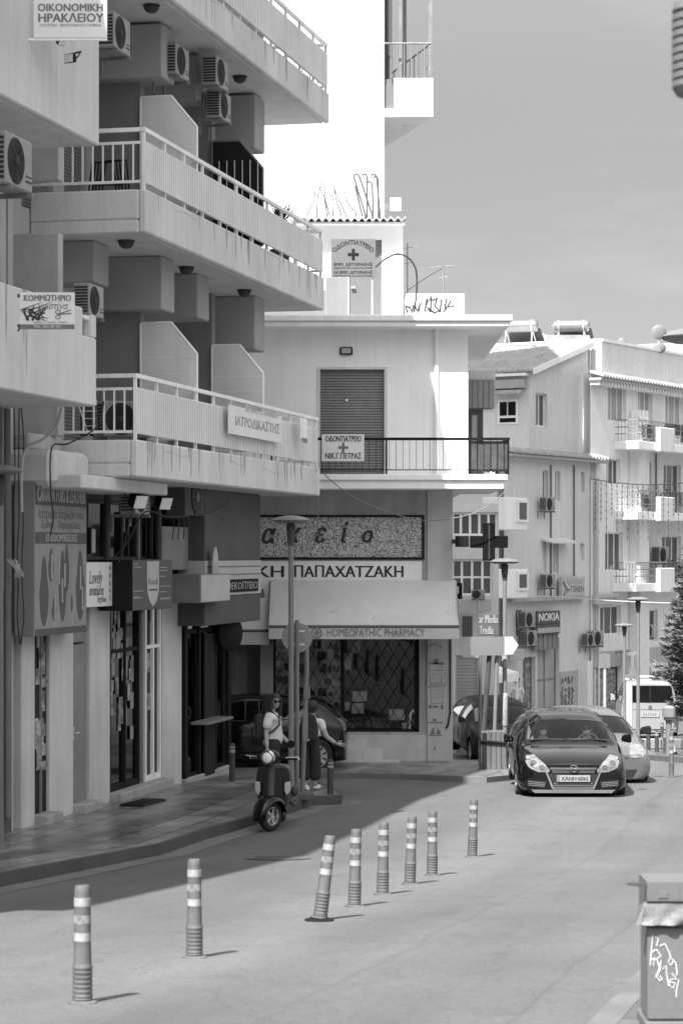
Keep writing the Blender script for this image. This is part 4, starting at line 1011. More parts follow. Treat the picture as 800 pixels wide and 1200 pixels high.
o, out = awning('wide pale awning over the shop window lettered HOMEOPATHIC PHARMACY', X(317), X(537, 48.6), Z(680), Z(733, Yf), 1.15, 49.47, .22)
cx0 = (X(317) + X(537, 48.6)) / 2
text('HOMEOPATHIC PHARMACY', .155, 'shutter', o, X(440, Yf) - cx0, -.21, -out - .03, wid=X(496, Yf) - X(382, Yf), bold=.003)
q = MB(); cx = X(371.5, Yf) - cx0
q.tube([(cx + .1 * math.cos(a), -out - .028, -.14 + .1 * math.sin(a)) for a in [j * math.pi / 10 for j in range(21)]], .012, 5, False); q.box(cx - .055, cx + .055, -out - .032, -out - .024, -.162, -.118).box(cx - .022, cx + .022, -out - .0325, -out - .0245, -.195, -.085)
q.build('emblem', 'shutter', o)
q = MB(); rr = random.Random(31)
for i in range(16):
    u, v = rr.random(), .62 + rr.random() * .25; hw = (X(537, 48.6) - X(317)) / 2; H = Z(679) - Z(733, Yf); r = rr.uniform(.006, .014)
    x = -hw + 2 * hw * u; y = -1.15 * v; z = H * (1 - v) + .012; q.add([(x - r, y - r, z - .0), (x + r, y - r, z - .0), (x + r, y + r, z - H / 1.15 * 2 * r), (x, y + r * 1.5, z - H / 1.15 * 2.5 * r + .01)], [(0, 1, 2, 3)])
q.build('stains', 'sign_dull', o)['kind'] = 'stuff'
o, out = awning('short pale awning with a dark end flap over the side street door of the pharmacy', -4.6, X(316, 49.2), Z(686), Z(738, 48.7), .75, 49.44, .25)
ox = (-4.6 + X(316, 49.2)) / 2; zf = Z(738, 48.7)
MB().hexa([(X(303) - ox, -.06, Z(690) - zf), (X(309) - ox, -.06, Z(690) - zf), (X(322, 48.7) - ox, -.79, -.30), (X(317, 48.7) - ox, -.79, -.30), (X(303) - ox, -.03, Z(690) - zf), (X(309) - ox, -.03, Z(690) - zf), (X(322, 48.7) - ox, -.77, -.30), (X(317, 48.7) - ox, -.77, -.30)]).build('end_flap', 'awning_dark', o)

# ---- cross sign and the little signs on the pharmacy corner
def pbox(q, x0, y0, x1, y1, Y, t=.08): q.box(X(x0, Y), X(x1, Y), -t, 0, Z(y1, Y), Z(y0, Y))
Yc = 48.9
o = thing('cross_sign', 'big dark pharmacy cross hung out from the corner on a square arm', 'sign', (0, Yc, 0))
q = MB(); pbox(q, 565, 613, 579, 657, Yc, .2); pbox(q, 550, 628, 564.9, 642, Yc, .2); pbox(q, 579.1, 628, 594, 642, Yc, .2); q.build('cross', 'cross_black', o, bevel=.012)
q = MB(); pbox(q, 533, 628, 548.6, 641, Yc, .12); q.build('arm', 'black_metal', o, bevel=.008)
MB().box(X(529), X(533, Yc), -.06, .7, Z(637, Yc), Z(632, Yc)).build('bracket', 'dark_metal', o)
q = MB(); 
for xx, yy in ((572, 630), (572, 641)): pass
q.box(X(572, Yc) - .012, X(572, Yc) + .012, -.21, -.203, Z(655, Yc), Z(615, Yc)).build('lamp_strip', 'dark_metal', o)
Yc = 49.9
o = thing('sign_board', 'small black sign with a white numeral 3 on the pharmacy corner', 'sign', (0, Yc, 0)); q = MB(); pbox(q, 530.5, 683, 541, 702, Yc, .1); q.build('board', 'black_metal', o, bevel=.006)
text('3', .17, 'sign_white', o, X(534, Yc), Z(696, Yc), -.106, bold=.02); MB().box(X(527, Yc), X(530.4, Yc), -.05, .0, Z(697, Yc), Z(694, Yc)).build('bracket', 'dark_metal', o)
# dentist board on the upper balcony
o = thing('sign_board', 'white board lettered ΟΔΟΝΤΙΑΤΡΕΙΟ ΝΙΚ.Γ.ΠΕΤΡΑΣ with a plus on the dark balcony rail', 'sign', (0, 48.47, 0)); Yc = 48.47
q = MB(); pbox(q, 377, 509, 426.5, 540.5, Yc, .03); q.build('board', 'sign_white', o, bevel=.004)
text('ΟΔΟΝΤΙΑΤΡΕΙΟ', .115, 'ink', o, X(402, Yc), Z(517.5, Yc), -.034, wid=X(423, Yc) - X(381, Yc), bold=.006); text('ΝΙΚ.Γ.ΠΕΤΡΑΣ', .115, 'ink', o, X(402, Yc), Z(537.5, Yc), -.034, wid=X(423, Yc) - X(381, Yc), bold=.006)
cx, cz = X(402, Yc), Z(524.5, Yc); MB().box(cx - .10, cx + .10, -.037, -.031, cz - .025, cz + .025).box(cx - .025, cx + .025, -.0375, -.0315, cz - .10, cz + .10).build('plus', 'ink_grey', o)

# ================================================================== on the pharmacy roof
zt = zr1
RS = thing('rooftop_shed', 'white rooftop hut with a grey door and a scalloped tile canopy', 'rooftop shed', (0, 53, 0))
def XX(x): return X(x, 53)
def ZZ(y): return Z(y, 53)
q = MB(); holed(q, XX(345), XX(472), zt, ZZ(262), [(XX(409), XX(447), zt, ZZ(281))], 0, .1); q.box(XX(345), XX(472), .11, 3, zt, ZZ(262)); q.build('wall', 'plaster_white', RS, smooth=0)
d = MB().box(XX(409), XX(447), .04, .09, zt, ZZ(281)).build('door', 'sign_grey', RS); MB().box(XX(411), XX(416), -.03, .03, ZZ(338), ZZ(336)).build('handle', 'light_metal', d); MB().box(XX(441), XX(446.5), .02, .038, ZZ(287), ZZ(283)).build('plate', 'ink_grey', d)
q = MB(); n = 26; x0, x1 = XX(340), XX(475)
for i in range(n * 4):
    a, c = x0 + (x1 - x0) * i / (n * 4), x0 + (x1 - x0) * (i + 1) / (n * 4); h = lambda x: .035 * math.cos((x - x0) / (x1 - x0) * n * 2 * math.pi * .62)
    q.hexa([(a, -.45, ZZ(261) + h(a)), (c, -.45, ZZ(261) + h(c)), (c, 3.2, ZZ(248) + h(c)), (a, 3.2, ZZ(248) + h(a)), (a, -.45, ZZ(261) + h(a) + .05), (c, -.45, ZZ(261) + h(c) + .05), (c, 3.2, ZZ(248) + h(c) + .05), (a, 3.2, ZZ(248) + h(a) + .05)])
q.build('tiled_roof', 'tile_roof', RS)
MB().box(XX(345), XX(474), -.3, -.004, ZZ(264.5), ZZ(262.2)).build('eaves_board', 'plaster_white', RS)
q = MB().box(X(382, 51), X(407.5, 51), 0, .15, zt, Z(325, 51)).box(-4, X(382, 51) - .003, 0, .15, zt, Z(340, 51))
o = thing('parapet', 'low bright white parapet wall below the arched ΟΔΟΝΤΙΑΤΡΕΙΟ board', 'wall', (0, 51, 0)); q.build('wall', 'plaster_white', o, bevel=.01)
Yc = 51.8
o = thing('sign_board', 'grey board with arched ΟΔΟΝΤΙΑΤΡΕΙΟ and a plus by the rooftop hut door', 'sign', (0, Yc, 0)); q = MB(); pbox(q, 388, 280, 440, 325, Yc, .03); q.build('board', 'sign_grey', o, bevel=.004)
text('ΟΔΟΝΤΙΑΤΡΕΙΟ', .095, 'ink', o, X(413.5, Yc), Z(286.5, Yc), -.034, bold=.014, wid=.88, arc=.52)
cx, cz = X(413.8, Yc), Z(298.5, Yc); MB().box(cx - .115, cx + .115, -.036, -.031, cz - .032, cz + .032).box(cx - .032, cx + .032, -.0365, -.0315, cz - .12, cz + .12).build('plus', 'sign_dark', o)
for s_, h, y, m_ in (('ΕΜΜ. ΔΕΤΟΡΑΚΗΣ', .062, 311.5, 'ink'), ('ΧΕΙΡΟΥΡΓΟΣ ΟΔΟΝΤΙΑΤΡΟΣ', .03, 315, 'sign_mid'), ('ΑΛ.ΕΜΜ. ΔΕΤΟΡΑΚΗΣ', .062, 320.8, 'ink'), ('ΧΕΙΡΟΥΡΓΟΣ ΟΔΟΝΤΙΑΤΡΟΣ', .03, 324, 'sign_mid')): text(s_, h, m_, o, X(413.5, Yc), Z(y, Yc), -.034, wid=X(436, Yc) - X(391, Yc), bold=.006)
MB().tube([(X(392, Yc), .03, Z(300, Yc)), (X(392, Yc), .03, zt)], .02).tube([(X(436, Yc), .03, Z(300, Yc)), (X(436, Yc), .03, zt)], .02).build('post', 'light_metal', o)
cable('dark cable arching from the grey roof sign door down to the roof', [at(*p, 51.5) for p in ((440, 313), (452, 303), (465, 298), (478, 302), (487, 316), (488, 340), (485, 366))], .02)
Yc = 51.6
o = thing('roof_block', 'low white roof wall scrawled with black graffiti beside the hut', 'wall', (0, Yc, 0)); q = MB().box(X(476, Yc), X(544, Yc), 0, 2.2, zt, Z(344, Yc)).build('block', 'plaster_white', o, bevel=.01)
q = MB(); rr = random.Random(8)
for pts in ([(477, 366), (475, 358), (480, 360), (482, 366), (484, 357), (488, 364), (486, 356)], [(490, 365), (493, 354), (497, 366), (500, 350), (498, 358), (505, 347), (504, 366), (500, 360), (508, 366)], [(506, 352), (512, 349), (509, 358), (514, 364), (508, 367)], [(515, 366), (517, 350), (522, 360), (520, 365)], [(523, 350), (520, 366), (528, 352), (524, 360), (532, 358)]):
    q.tube([(X(a, Yc), -.008, Z(c, Yc)) for a, c in pts], .02, 5)
q.build('graffiti', 'ink', o)
for x, y0, lb in ((477, 285, 'thin mast on the roof by the corner of the hut'), (519, 308, 'short antenna mast behind the graffiti on the roof wall')):
    o = thing('antenna_mast', lb, 'antenna', at(x, 366, 53.8)); q = MB(); h = (366 - y0) / F * 53.8; q.tube([(0, 0, -.3), (0, 0, h)], .018, 6); q.build('pole', 'grey_metal', o)
    MB().tube([(-.3, 0, h * .9), (.25, .05, h * .96)], .008, 5).tube([(-.08, 0, h * .7), (.09, 0, h * .72)], .008, 5).build('rod', 'grey_metal', o)
cable('thin wire strung from the roof antenna mast down across the roof', [at(*p, 53.8) for p in ((519, 314), (500, 325), (478, 340))], .008)
# reinforcing bars left standing, and dead twigs
rr = random.Random(14)
bars = [((455 - 12, 252), (443, 210), 1), ((428, 252), (414, 206), 0), ((436, 252), (421, 207), 1), ((430, 252), (430, 207), 1), ((437, 250), (436, 216), 1), ((445, 250), (441, 207), 1), ((424, 252), (416, 218), 0)]
for i, (p0, p1, hook) in enumerate(bars):
    a, c = at(*p0, 55.8), at(*p1, 55.8); pts = [a - Vector((0, 0, .6)), a, c]
    if hook: pts += [c + Vector((-.03, 0, .05)), c + Vector((-.08, 0, .06)), c + Vector((-.12, 0, .02))]
    tag(MB().tube(pts, .022, 6).build('reinforcing_bar', 'rust'), 'rusty reinforcing bar standing in the bunch above the tiled hut roof', 'bar', 'reinforcing bars above the hut roof')
tw = [((371, 252), (380, 208)), ((386, 252), (372, 215)), ((383, 250), (381, 216)), ((390, 252), (388, 225)), ((400, 252), (390, 215)), ((405, 252), (392, 222)), ((417, 250), (403, 222)), ((360, 252), (370, 216))]
for i, (p0, p1) in enumerate(tw):
    a, c = at(*p0, 56.2), at(*p1, 56.2); m_ = (a + c) / 2 + Vector((rr.uniform(-.08, .08), 0, rr.uniform(-.05, .05)))
    tag(MB().tube([a - Vector((0, 0, .5)), a, m_, c], [.02, .018, .016, .012], 5).build('thin_stake', 'bark'), 'thin bent stake sticking up left of the rusty bars on the hut roof', 'stake', 'thin stakes above the hut roof')

# ================================================================== white tower block behind
TB = thing('tower_block', 'tall bright white tower block rising behind the rooftop hut', 'building', (0, 75, 0))
xr = X(450, 75); MB().box(-10, xr, 0, 14, -2, 34).build('wall', 'plaster_white', TB, smooth=0)
zb0, zb1 = Z(137, 75), Z(92, 75); xo = X(507, 75)
bo = MB().prism([(xr + .002, 0), (xo, 0), (xr + .002, 6.0)], 'z', zb0, zb0 + .25).box(xr + .3, xo, -.06, .06, zb0 - .002, zb1).build('balcony', 'plaster_white', TB)
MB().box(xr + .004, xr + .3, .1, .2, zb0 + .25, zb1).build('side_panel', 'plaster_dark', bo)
q = MB().tube([(xr, 0, Z(51, 75)), (xo - .06, 0, Z(51, 75))], .03).tube([(xo - .06, 0, Z(51, 75)), (xr + .1, 5.6, Z(51, 75))], .03)
for i in range(8): x = xr + (xo - xr - .06) * i / 7; q.tube([(x, 0, zb1), (x, 0, Z(51, 75))], .02, 6)
for i in range(1, 12): u = i / 12; q.tube([(xo - .06 + (xr + .1 - xo) * u, 5.6 * u, zb0 + .2), (xo - .06 + (xr + .1 - xo) * u, 5.6 * u, Z(51, 75))], .015, 6)
q.build('railing', 'grey_metal', bo)
MB().box(xo - .14, xo - .02, .0, .1, Z(51, 75) - 1, Z(-120, 75)).box(xr + .45, xr + .55, .3, .4, zb1, Z(-120, 75)).box(xo - .9, xo - .78, 1.5, 1.6, zb0, Z(-120, 75)).build('post', 'grey_metal', bo)
MB().box(xr + .004, xr + .25, .25, .3, zb1 + .02, Z(-40, 75)).build('shade', 'cloth_mid', bo)
MB().prism([(xr + .002, 0), (xo, 0), (xr + .002, 6.0)], 'z', Z(-10, 75) + 1, Z(-10, 75) + 1.3).build('upper_slab', 'plaster_white', TB)
MB().box(X(457, 75), X(470, 75), .3, .7, Z(246, 75), Z(230, 75)).box(xr + .003, X(457, 75), .5, .6, Z(244, 75), Z(236, 75)).build('vent_box', 'plaster_white', TB, bevel=.01)

# ================================================================== glazed office front behind the pharmacy
YO = 61.0
OB = thing('office_building', 'pale building with tall mullioned windows squeezed in behind the pharmacy cross', 'building', (0, YO, 0))
def XO(x): return X(x, YO)
def ZO(y): return Z(y, YO)
q = MB(); hol = [(XO(529), XO(583), ZO(628), ZO(600)), (XO(529), XO(577), ZO(698), ZO(655)), (XO(534), XO(559), -1.2, ZO(768))]
holed(q, XO(500), XO(584), -1.2, ZO(590), hol, 0, .2); q.box(XO(500), XO(584), .21, 10, -1.2, ZO(590)); q.build('wall', 'far_plaster', OB, smooth=0)
window(OB, *hol[0], .12, 'white_paint', 'pane_mid', 5, 1, .06); window(OB, *hol[1], .12, 'white_paint', 'pane_mid', 4, 2, .06)
q = MB(); z = -1.1
while z < ZO(768): q.box(hol[2][0], hol[2][1], .06, .1, z, z + .075); z += .083
q.build('roller_shutter', 'shutter_light', OB)
MB().box(XO(560), XO(572), -.01, .19, -1.2, ZO(765)).build('door_post', 'far_plaster', OB)
for i, (x0, y0, x1, y1, m_, lb) in enumerate(((533, 702, 558, 720, 'sign_cream', 'blank pale sign board, left one of the two under the mullioned windows'), (558.5, 702, 575, 716, 'sign_cream', 'blank pale sign board, right and smaller one under the mullioned windows'), (541, 722, 553, 746, 'sign_mid', 'dark framed poster case above the roller shutter behind the pharmacy'))):
    o = thing('sign_board', lb, 'sign', (0, YO - .5, 0)); q = MB(); pbox(q, x0, y0, x1, y1, YO - .5, .12); q.build('board', m_, o, bevel=.01)
    if i == 2: q = MB(); pbox(q, 543.5, 725, 550, 743, YO - .63, .01); q.build('poster', 'sign_grey', o)
    q = MB(); q.box(X((x0 + x1) / 2, YO - .5) - .05, X((x0 + x1) / 2, YO - .5) + .05, 0, .49, Z((y0 + y1) / 2, YO), Z((y0 + y1) / 2, YO) + .06).build('bracket', 'grey_metal', o)
ac('air conditioner standing on the blank sign board behind the pharmacy', at(560, 702, YO - .6), 0, .42)
# ================================================================== far street front: the gabled house and the balcony block
def bq(x, y, ly=0): return BF.px(x, y, ly)
FA = thing('gabled_house', 'sunlit three storey house with a sloping tiled roof beyond the parked dark car', 'building', BF.w(0, 0), BF.th)
sL, sR = bq(590, 600)[0], bq(698, 600)[0]
zc = bq(645, 531)[1]                       # the tiled cornice
def hole(x0, x1, y0, y1, ly=0):
    a, c = bq(x0, y0, ly), bq(x1, y1, ly); m = (x0 + x1) / 2
    return (a[0], c[0], bq(m, y1, ly)[1], bq(m, y0, ly)[1])
hA = [hole(635.5, 642, 551, 586), hole(650, 656, 552, 587), hole(680, 684.5, 553, 577), hole(635, 640, 635, 672), hole(648, 654, 635, 672), hole(679, 684, 637, 657)]
zg = -3.4; zsh = bq(640, 710)[1]           # shop level
hS = [hole(612, 627, 770, 842), hole(629, 655, 748, 845), hole(604, 611, 715, 745)]
q = MB(); holed(q, sL, sR, zg, zc, hA + hS, 0, .3); q.box(sL, sR, .31, 8, zg, zc); q.build('wall', 'far_plaster', FA, smooth=0)
for h in hA: window(FA, *h, .18, 'white_paint', 'pane_mid', 1 if h[1] - h[0] < .8 else 2, 1, .06, sill=.08)
window(FA, *hS[0], .2, 'grey_metal', 'poster', 2, 2, .08, 'shop_front'); window(FA, *hS[1], .2, 'grey_metal', 'shutter_light', 2, 2, .08, 'shop_front'); window(FA, *hS[2], .2, 'white_paint', 'pane', 1, 1, .06)
s0, s1 = bq(655, 780)[0], bq(676, 780)[0]
MB().box(s0, s1, -.03, -.003, zg, bq(660, 787)[1]).build('lower_cladding', 'far_band', FA)
q = MB().box(sL, bq(682, 700)[0], -.35, -.003, bq(640, 700)[1] - .12, bq(640, 700)[1]).build('canopy_ledge', 'concrete', FA)
def tiles(s0, s1, z, par, out=.55, nm='tiled_cornice', drop=.16):
    q = MB(); n = int((s1 - s0) / .3)
    for i in range(n):
        a = s0 + (s1 - s0) * i / n; c = s0 + (s1 - s0) * (i + 1) / n; m = (a + c) / 2
        q.prism([(a, 0), (m - .06, .085), (m + .06, .085), (c, 0), (c - .03, -.04), (a + .03, -.04)], 'y', -out, .0) if False else q.hexa([(a + .02, -out, z - drop), (c - .02, -out, z - drop), (c - .02, -.003, z), (a + .02, -.003, z), (m - .06, -out, z - drop + .1), (m + .06, -out, z - drop + .1), (m + .06, -.003, z + .1), (m - .06, -.003, z + .1)])
    o = q.build(nm, 'tile_roof', par)
    MB().box(s0, s1, -out * .85, -.003, z - drop - .14, z - drop - .03).build('soffit_board', 'far_band', o)
    return o
tiles(sL - .3, sR + .3, zc + .02, FA)
for h in ((633, 663, 633),):
    a, c = bq(633, 634)[0], bq(662, 634)[0]; MB().hexa([(a, -.55, bq(648, 637)[1]), (c, -.55, bq(648, 637)[1]), (c, -.003, bq(648, 633)[1]), (a, -.003, bq(648, 633)[1]), (a, -.55, bq(648, 637)[1] + .08), (c, -.55, bq(648, 637)[1] + .08), (c, -.003, bq(648, 630)[1]), (a, -.003, bq(648, 630)[1])]).build('window_hood', 'far_plaster', FA)
# upper storey with the raking tile roof
lyu = .55; u0, u1 = bq(620, 480, lyu)[0], bq(688.5, 480, lyu)[0]
ze, zk = bq(620, 436, lyu)[1], bq(688, 404, lyu)[1]
hU = (bq(627.5, 480, lyu)[0], bq(640.5, 480, lyu)[0], bq(634, 500, lyu)[1], bq(634, 461, lyu)[1])
q = MB(); holed(q, u0, u1, zc - .02, ze, [hU], lyu, .25)
q.add([(u0, lyu, ze), (u1, lyu, ze), (u1, lyu, zk)], [(0, 1, 2)])
q.box(u0 + .01, u1, lyu + .26, lyu + 7, zc - .02, ze)
lw0, lw1 = BF.cross(612, 480, u0)[0], BF.cross(583, 480, u0)[0]
q.prism([(lyu, zc - .02), (lyu + 7, zc - .02), (lyu + 7, ze), (lyu, ze)], 'x', u0, u0 + .008)
q.build('upper_wall', 'far_plaster', FA, smooth=0)
window(FA, *hU, lyu + .16, 'white_paint', 'pane_mid', 2, 1, .06, sill=-lyu + .08)
# left-facing window of the upper storey with its little tiled hood
za, zb = BF.cross(598, 497, u0)[1], BF.cross(598, 468, u0)[1]
q = MB().box(u0 - .03, u0 - .004, lw0 + .2, lw1, za, zb); wn = q.build('window', 'white_paint', FA)
q = MB(); wy = (lw1 - lw0 - .2)
q.box(u0 - .045, u0 - .032, lw0 + .3, lw0 + .2 + wy * .48, za + .35, zb - .1).box(u0 - .045, u0 - .032, lw0 + .2 + wy * .54, lw1 - .1, za + .35, zb - .1).box(u0 - .045, u0 - .032, lw0 + .3, lw1 - .1, za + .08, za + .25); q.build('pane', 'pane', wn)
q = MB()
for i in range(9):
    y = lw0 - .1 + i * (wy + .4) / 9; q.hexa([(u0 - .5, y, zb + .18), (u0 - .5, y + .2, zb + .18), (u0 - .004, y + .2, zb + .42), (u0 - .004, y, zb + .42), (u0 - .5, y + .05, zb + .27), (u0 - .5, y + .15, zb + .27), (u0 - .004, y + .15, zb + .51), (u0 - .004, y + .05, zb + .51)])
q.build('window_hood', 'tile_roof', FA)
q = MB(); n = 34; dz = (zk - ze) / (u1 - u0); ov = .35
for i in range(n):      # rows of barrel tiles run down the slope towards -x
    y = lyu - .25 + i * .235
    for a, c in ((u0 - ov, (u0 + u1) / 2), ((u0 + u1) / 2 - .04, u1)):
        za_, zc_ = ze + dz * (a - u0) + .1, ze + dz * (c - u0) + .1 - (.03 if c == u1 else 0)
        q.hexa([(a, y, za_), (c, y, zc_), (c, y + .225, zc_), (a, y + .225, za_), (a, y + .06, za_ + .09), (c, y + .06, zc_ + .09), (c, y + .165, zc_ + .09), (a, y + .165, za_ + .09)])
q.build('tiled_roof', 'tile_roof', FA)
MB().hexa([(u0 - .2, lyu - .3, ze - .12), (u1, lyu - .3, zk - .1), (u1, lyu - .255, zk - .1), (u0 - .2, lyu - .255, ze - .12), (u0 - .2, lyu - .3, ze + .12), (u1, lyu - .3, zk + .14), (u1, lyu - .255, zk + .14), (u0 - .2, lyu - .255, ze + .12)]).build('verge', 'plaster_white', FA)
MB().box(u0 - ov, u0 - .01, lyu, lyu + 7, ze - .16, ze - .04).build('eaves_board', 'plaster_white', FA)
MB().box(u0 - .35, u0 - .0, lyu + .1, lyu + 7, BF.cross(590, 456, u0)[1], BF.cross(590, 446, u0)[1] + .0).build('awning_roll', 'far_band', FA)
# bright boxes of the left-hand balconies
for y0, y1, m_ in ((583, 621, 0), (667, 701, 1)):
    a, c = bq(592, y0, -1.0), bq(607, y1, -1.0)
    MB().box(a[0], c[0] + .8, -1.0, -.003, bq(600, y1, -1.0)[1], bq(600, y0, -1.0)[1]).build('enclosed_balcony', 'plaster_white', FA, bevel=.02)
    window(FA, c[0] - .15, c[0] + .75, bq(610, y1 - 9, -1.0)[1], bq(610, y0 + 3, -1.0)[1], -1.035, 'white_paint', 'pane_mid', 1, 1, .1)
# ---------------- balcony block
FB = thing('apartment_block', 'pale four storey block with dentilled cornice and stacked balconies at the right edge', 'building', BF.w(0, 0), BF.th)
t0, t1 = bq(691, 500)[0], bq(850, 500)[0]
zq = bq(745, 446)[1]; ztp = bq(705, 400)[1]
hB = [hole(712, 733, 452, 494), hole(747, 764, 458, 503), hole(779, 800, 463, 507), hole(710, 726.5, 537.5, 568), hole(747.5, 762.5, 541, 603), hole(777, 797, 544, 603), hole(708.5, 729.5, 624, 669), hole(744, 761, 626, 690), hole(775, 797, 628, 690), hole(702.5, 727, 710, 744), hole(744, 770, 715, 752)]
hG = [hole(696, 727, 782, 842), hole(748, 762, 782, 848), hole(768, 800, 785, 850)]
q = MB(); holed(q, t0, t1, zg, zq, hB + hG, 0, .3); q.box(t0, t1, .31, 10, zg, zq); tp0 = bq(705, 420)[0]
q.box(tp0, t1, 0.02, 10, zq, ztp); q.build('wall', 'far_plaster_b', FB, smooth=0)
MB().box(tp0 - .04, t1, -.05, 10.05, ztp + .003, ztp + .12).build('coping', 'plaster_white', FB)
for i, h in enumerate(hB): window(FB, *h, .18, 'white_paint', 'curtain' if i in (0, 1, 2) else 'pane_mid', 3 if h[1] - h[0] > 1.2 else 2, 1, .06, sill=.1)
window(FB, *hG[0], .2, 'dark_metal', 'poster', 2, 1, .08, 'shop_front'); window(FB, *hG[1], .2, 'grey_metal', 'pane', 1, 1, .08, 'shop_front'); window(FB, *hG[2], .2, 'grey_metal', 'pane_mid', 2, 1, .08, 'shop_front')
MB().box(t0 + .02, t1, -.06, -.003, bq(710, 781)[1] + .01, bq(710, 763)[1]).build('fascia', 'far_band', FB)
tiles(t0 - .1, t1, zq + .05, FB, .65, drop=.2)
q = MB()
for i in range(int((t1 - t0) / .32)): q.box(t0 + i * .32, t0 + i * .32 + .14, -.42, -.004, zq - .48, zq - .27)
q.build('dentil', 'plaster_white', FB)
pa, pc = bq(736, 600)[0], bq(747, 600)[0]
MB().box(pa, pc, -.55, -.003, zg, bq(740, 489)[1]).build('pilaster', 'far_plaster_b', FB, bevel=.03)
q = MB()
for s_ in (pa + .1, (pa + pc) / 2, pc - .1): q.box(s_ - .06, s_ + .06, -.5, -.1, bq(740, 489)[1], bq(740, 489)[1] + .3)
q.build('pilaster_cap', 'plaster_white', FB)
for xx in (690.5, 699): MB().tube([(bq(xx, 700)[0], -.08, zg), (bq(xx, 700)[0], -.08, bq(xx, 560)[1])], .05, 8).build('drain_pipe', 'far_plaster_b', FB)
# wall lamp spots of sun-bright masonry posts at street level
for x0, x1, y0 in ((676, 682, 775), (727, 731, 765)):
    MB().box(bq(x0, 800)[0], bq(x1, 800)[0], -.45, -.004, zg, bq(x0, y0)[1]).build('pier', 'far_plaster_b', FB)
def bbalc(y, yr, x0=748, xs=(770, 787)):
    a = bq(x0, y, -1.1)[0]; z = bq(760, y, -1.1)[1]; e = t1
    o = MB().box(a, e, -1.1, -.003, z, z + .34).box(a, a + .12, -1.1, -.003, z + .34, z + .36).build('balcony', 'plaster_white', FB, bevel=.015)
    s0, s1 = bq(xs[0], y, -1.2)[0], bq(xs[1], y, -1.2)[0]
    MB().box(s0, s1, -1.32, -1.105, z - .05, z + 1.0).build('parapet_panel', 'far_plaster_b', o, bevel=.02)
    q = MB(); zt_ = z + 1.25
    for zz in (zt_, z + .95, z + .66): q.tube([(a + .05, -.02, zz), (a + .05, -1.05, zz), (e, -1.05, zz)], .022, 6)
    s_ = a + .05
    while s_ < e: q.tube([(s_, -1.05, z + .3), (s_, -1.05, zt_)], .012, 5); s_ += .16
    for i in range(1, 7): q.tube([(a + .05, -1.05 * i / 7, z + .3), (a + .05, -1.05 * i / 7, zt_)], .012, 5)
    q.build('railing', 'grey_metal', o)
    return o, z
bz = [bbalc(527, 495, 747.5)[1], bbalc(609, 577, 747)[1], bbalc(693, 660, 745)[1]]
MB().box(t1 - 1.2, t1 + 14, .4, 10, zg, ztp + 1).build('end_wall', 'far_band', FB)
rr = random.Random(70)
for i, (z, lb) in enumerate(((bz[0], 'topmost'), (bz[1], 'middle'), (bz[2], 'lowest'))):
    s_ = bq(766, 560)[0]
    o = thing('potted_plant', 'bushy potted plant on the ' + lb + ' far balcony', 'plant', BF.w(s_, -.7, z + .35), 0, 'plants on the far balconies'); q = MB()
    for k_ in range(120):
        d = Vector((rr.gauss(0, 1), rr.gauss(0, 1), rr.gauss(0, 1))).normalized() * rr.uniform(.1, .42); c = Vector((0, 0, .62)) + d; e = Vector((rr.uniform(-1, 1), rr.uniform(-1, 1), rr.uniform(-1, 1))).normalized() * .09; g_ = e.cross(Vector((0, .3, 1))).normalized() * .05; q.add([c - e, c + g_, c + e, c - g_], [(0, 1, 2, 3)])
    q.build('leaves', 'leaf', o, smooth=0); MB().lathe([(.14, 0), (.2, .3), (.18, .3)], 14).build('pot', 'plaster_dark', o)
    a0 = bq(752, 560)[0]
    o = thing('clothes_line', 'washing hung to dry on the ' + lb + ' far balcony', 'washing', BF.w(a0, -1.0, z + 1.2), BF.th); q = MB(); x_ = .15
    for k_ in range(4): w_ = rr.uniform(.25, .5); q.box(x_, x_ + w_, -.02, .0, -rr.uniform(.35, .75), 0); x_ += w_ + .12
    q.build('cloth', ('cloth_mid', 'sign_grey', 'plaster_dark')[i], o); MB().tube([(-.1, 0, .01), (x_, 0, .01)], .008, 5).build('line', 'dark_metal', o)
for i, (x, y0, y1, lb) in enumerate(((645, 545, 700, 'between the pairs of windows on the gabled house'), (672, 545, 675, 'right of the paired windows of the gabled house'), (768, 520, 600, 'on the balcony block between its upper balconies'))):
    t0_, z0_ = bq(x, y1, -.04); t1_, z1_ = bq(x, y0, -.04); tag(MB().tube([BF.w(t0_, -.05, z0_), BF.w(t0_, -.05, z1_)], .035, 6).build('wall_pipe', 'sign_grey'), 'thin pipe running down ' + lb, 'pipe')
# air conditioners on the far fronts
for x, y, ly, s_, lb in ((641, 599, -.3, 1.0, 'air conditioner under the upper pair of windows on the gabled house'), (641, 689, -.3, 1.0, 'air conditioner under the lower pair of windows on the gabled house'), (617, 735, -.3, 1.1, 'upper of two air conditioners left of the NOKIA sign'), (619, 757, -.3, 1.1, 'lower of two air conditioners left of the NOKIA sign'), (697, 757, -.3, 1.15, 'air conditioner above the dark shop front with pale posters'), (689, 757, -.3, .95, 'air conditioner by the drain pipe between the two far buildings'), (757, 515, -.55, 1.2, 'air conditioner on the topmost far balcony'), (754, 596, -.5, 1.1, 'air conditioner on the middle far balcony'), (773, 660, -.5, 1.3, 'grey slatted air conditioner above the lowest far balcony'), (758, 747, -.3, 1.0, 'air conditioner near the tall lamp above the far shops')):
    t, z = bq(x, y, ly); ac(lb, BF.w(t, ly, z), BF.th, s_)
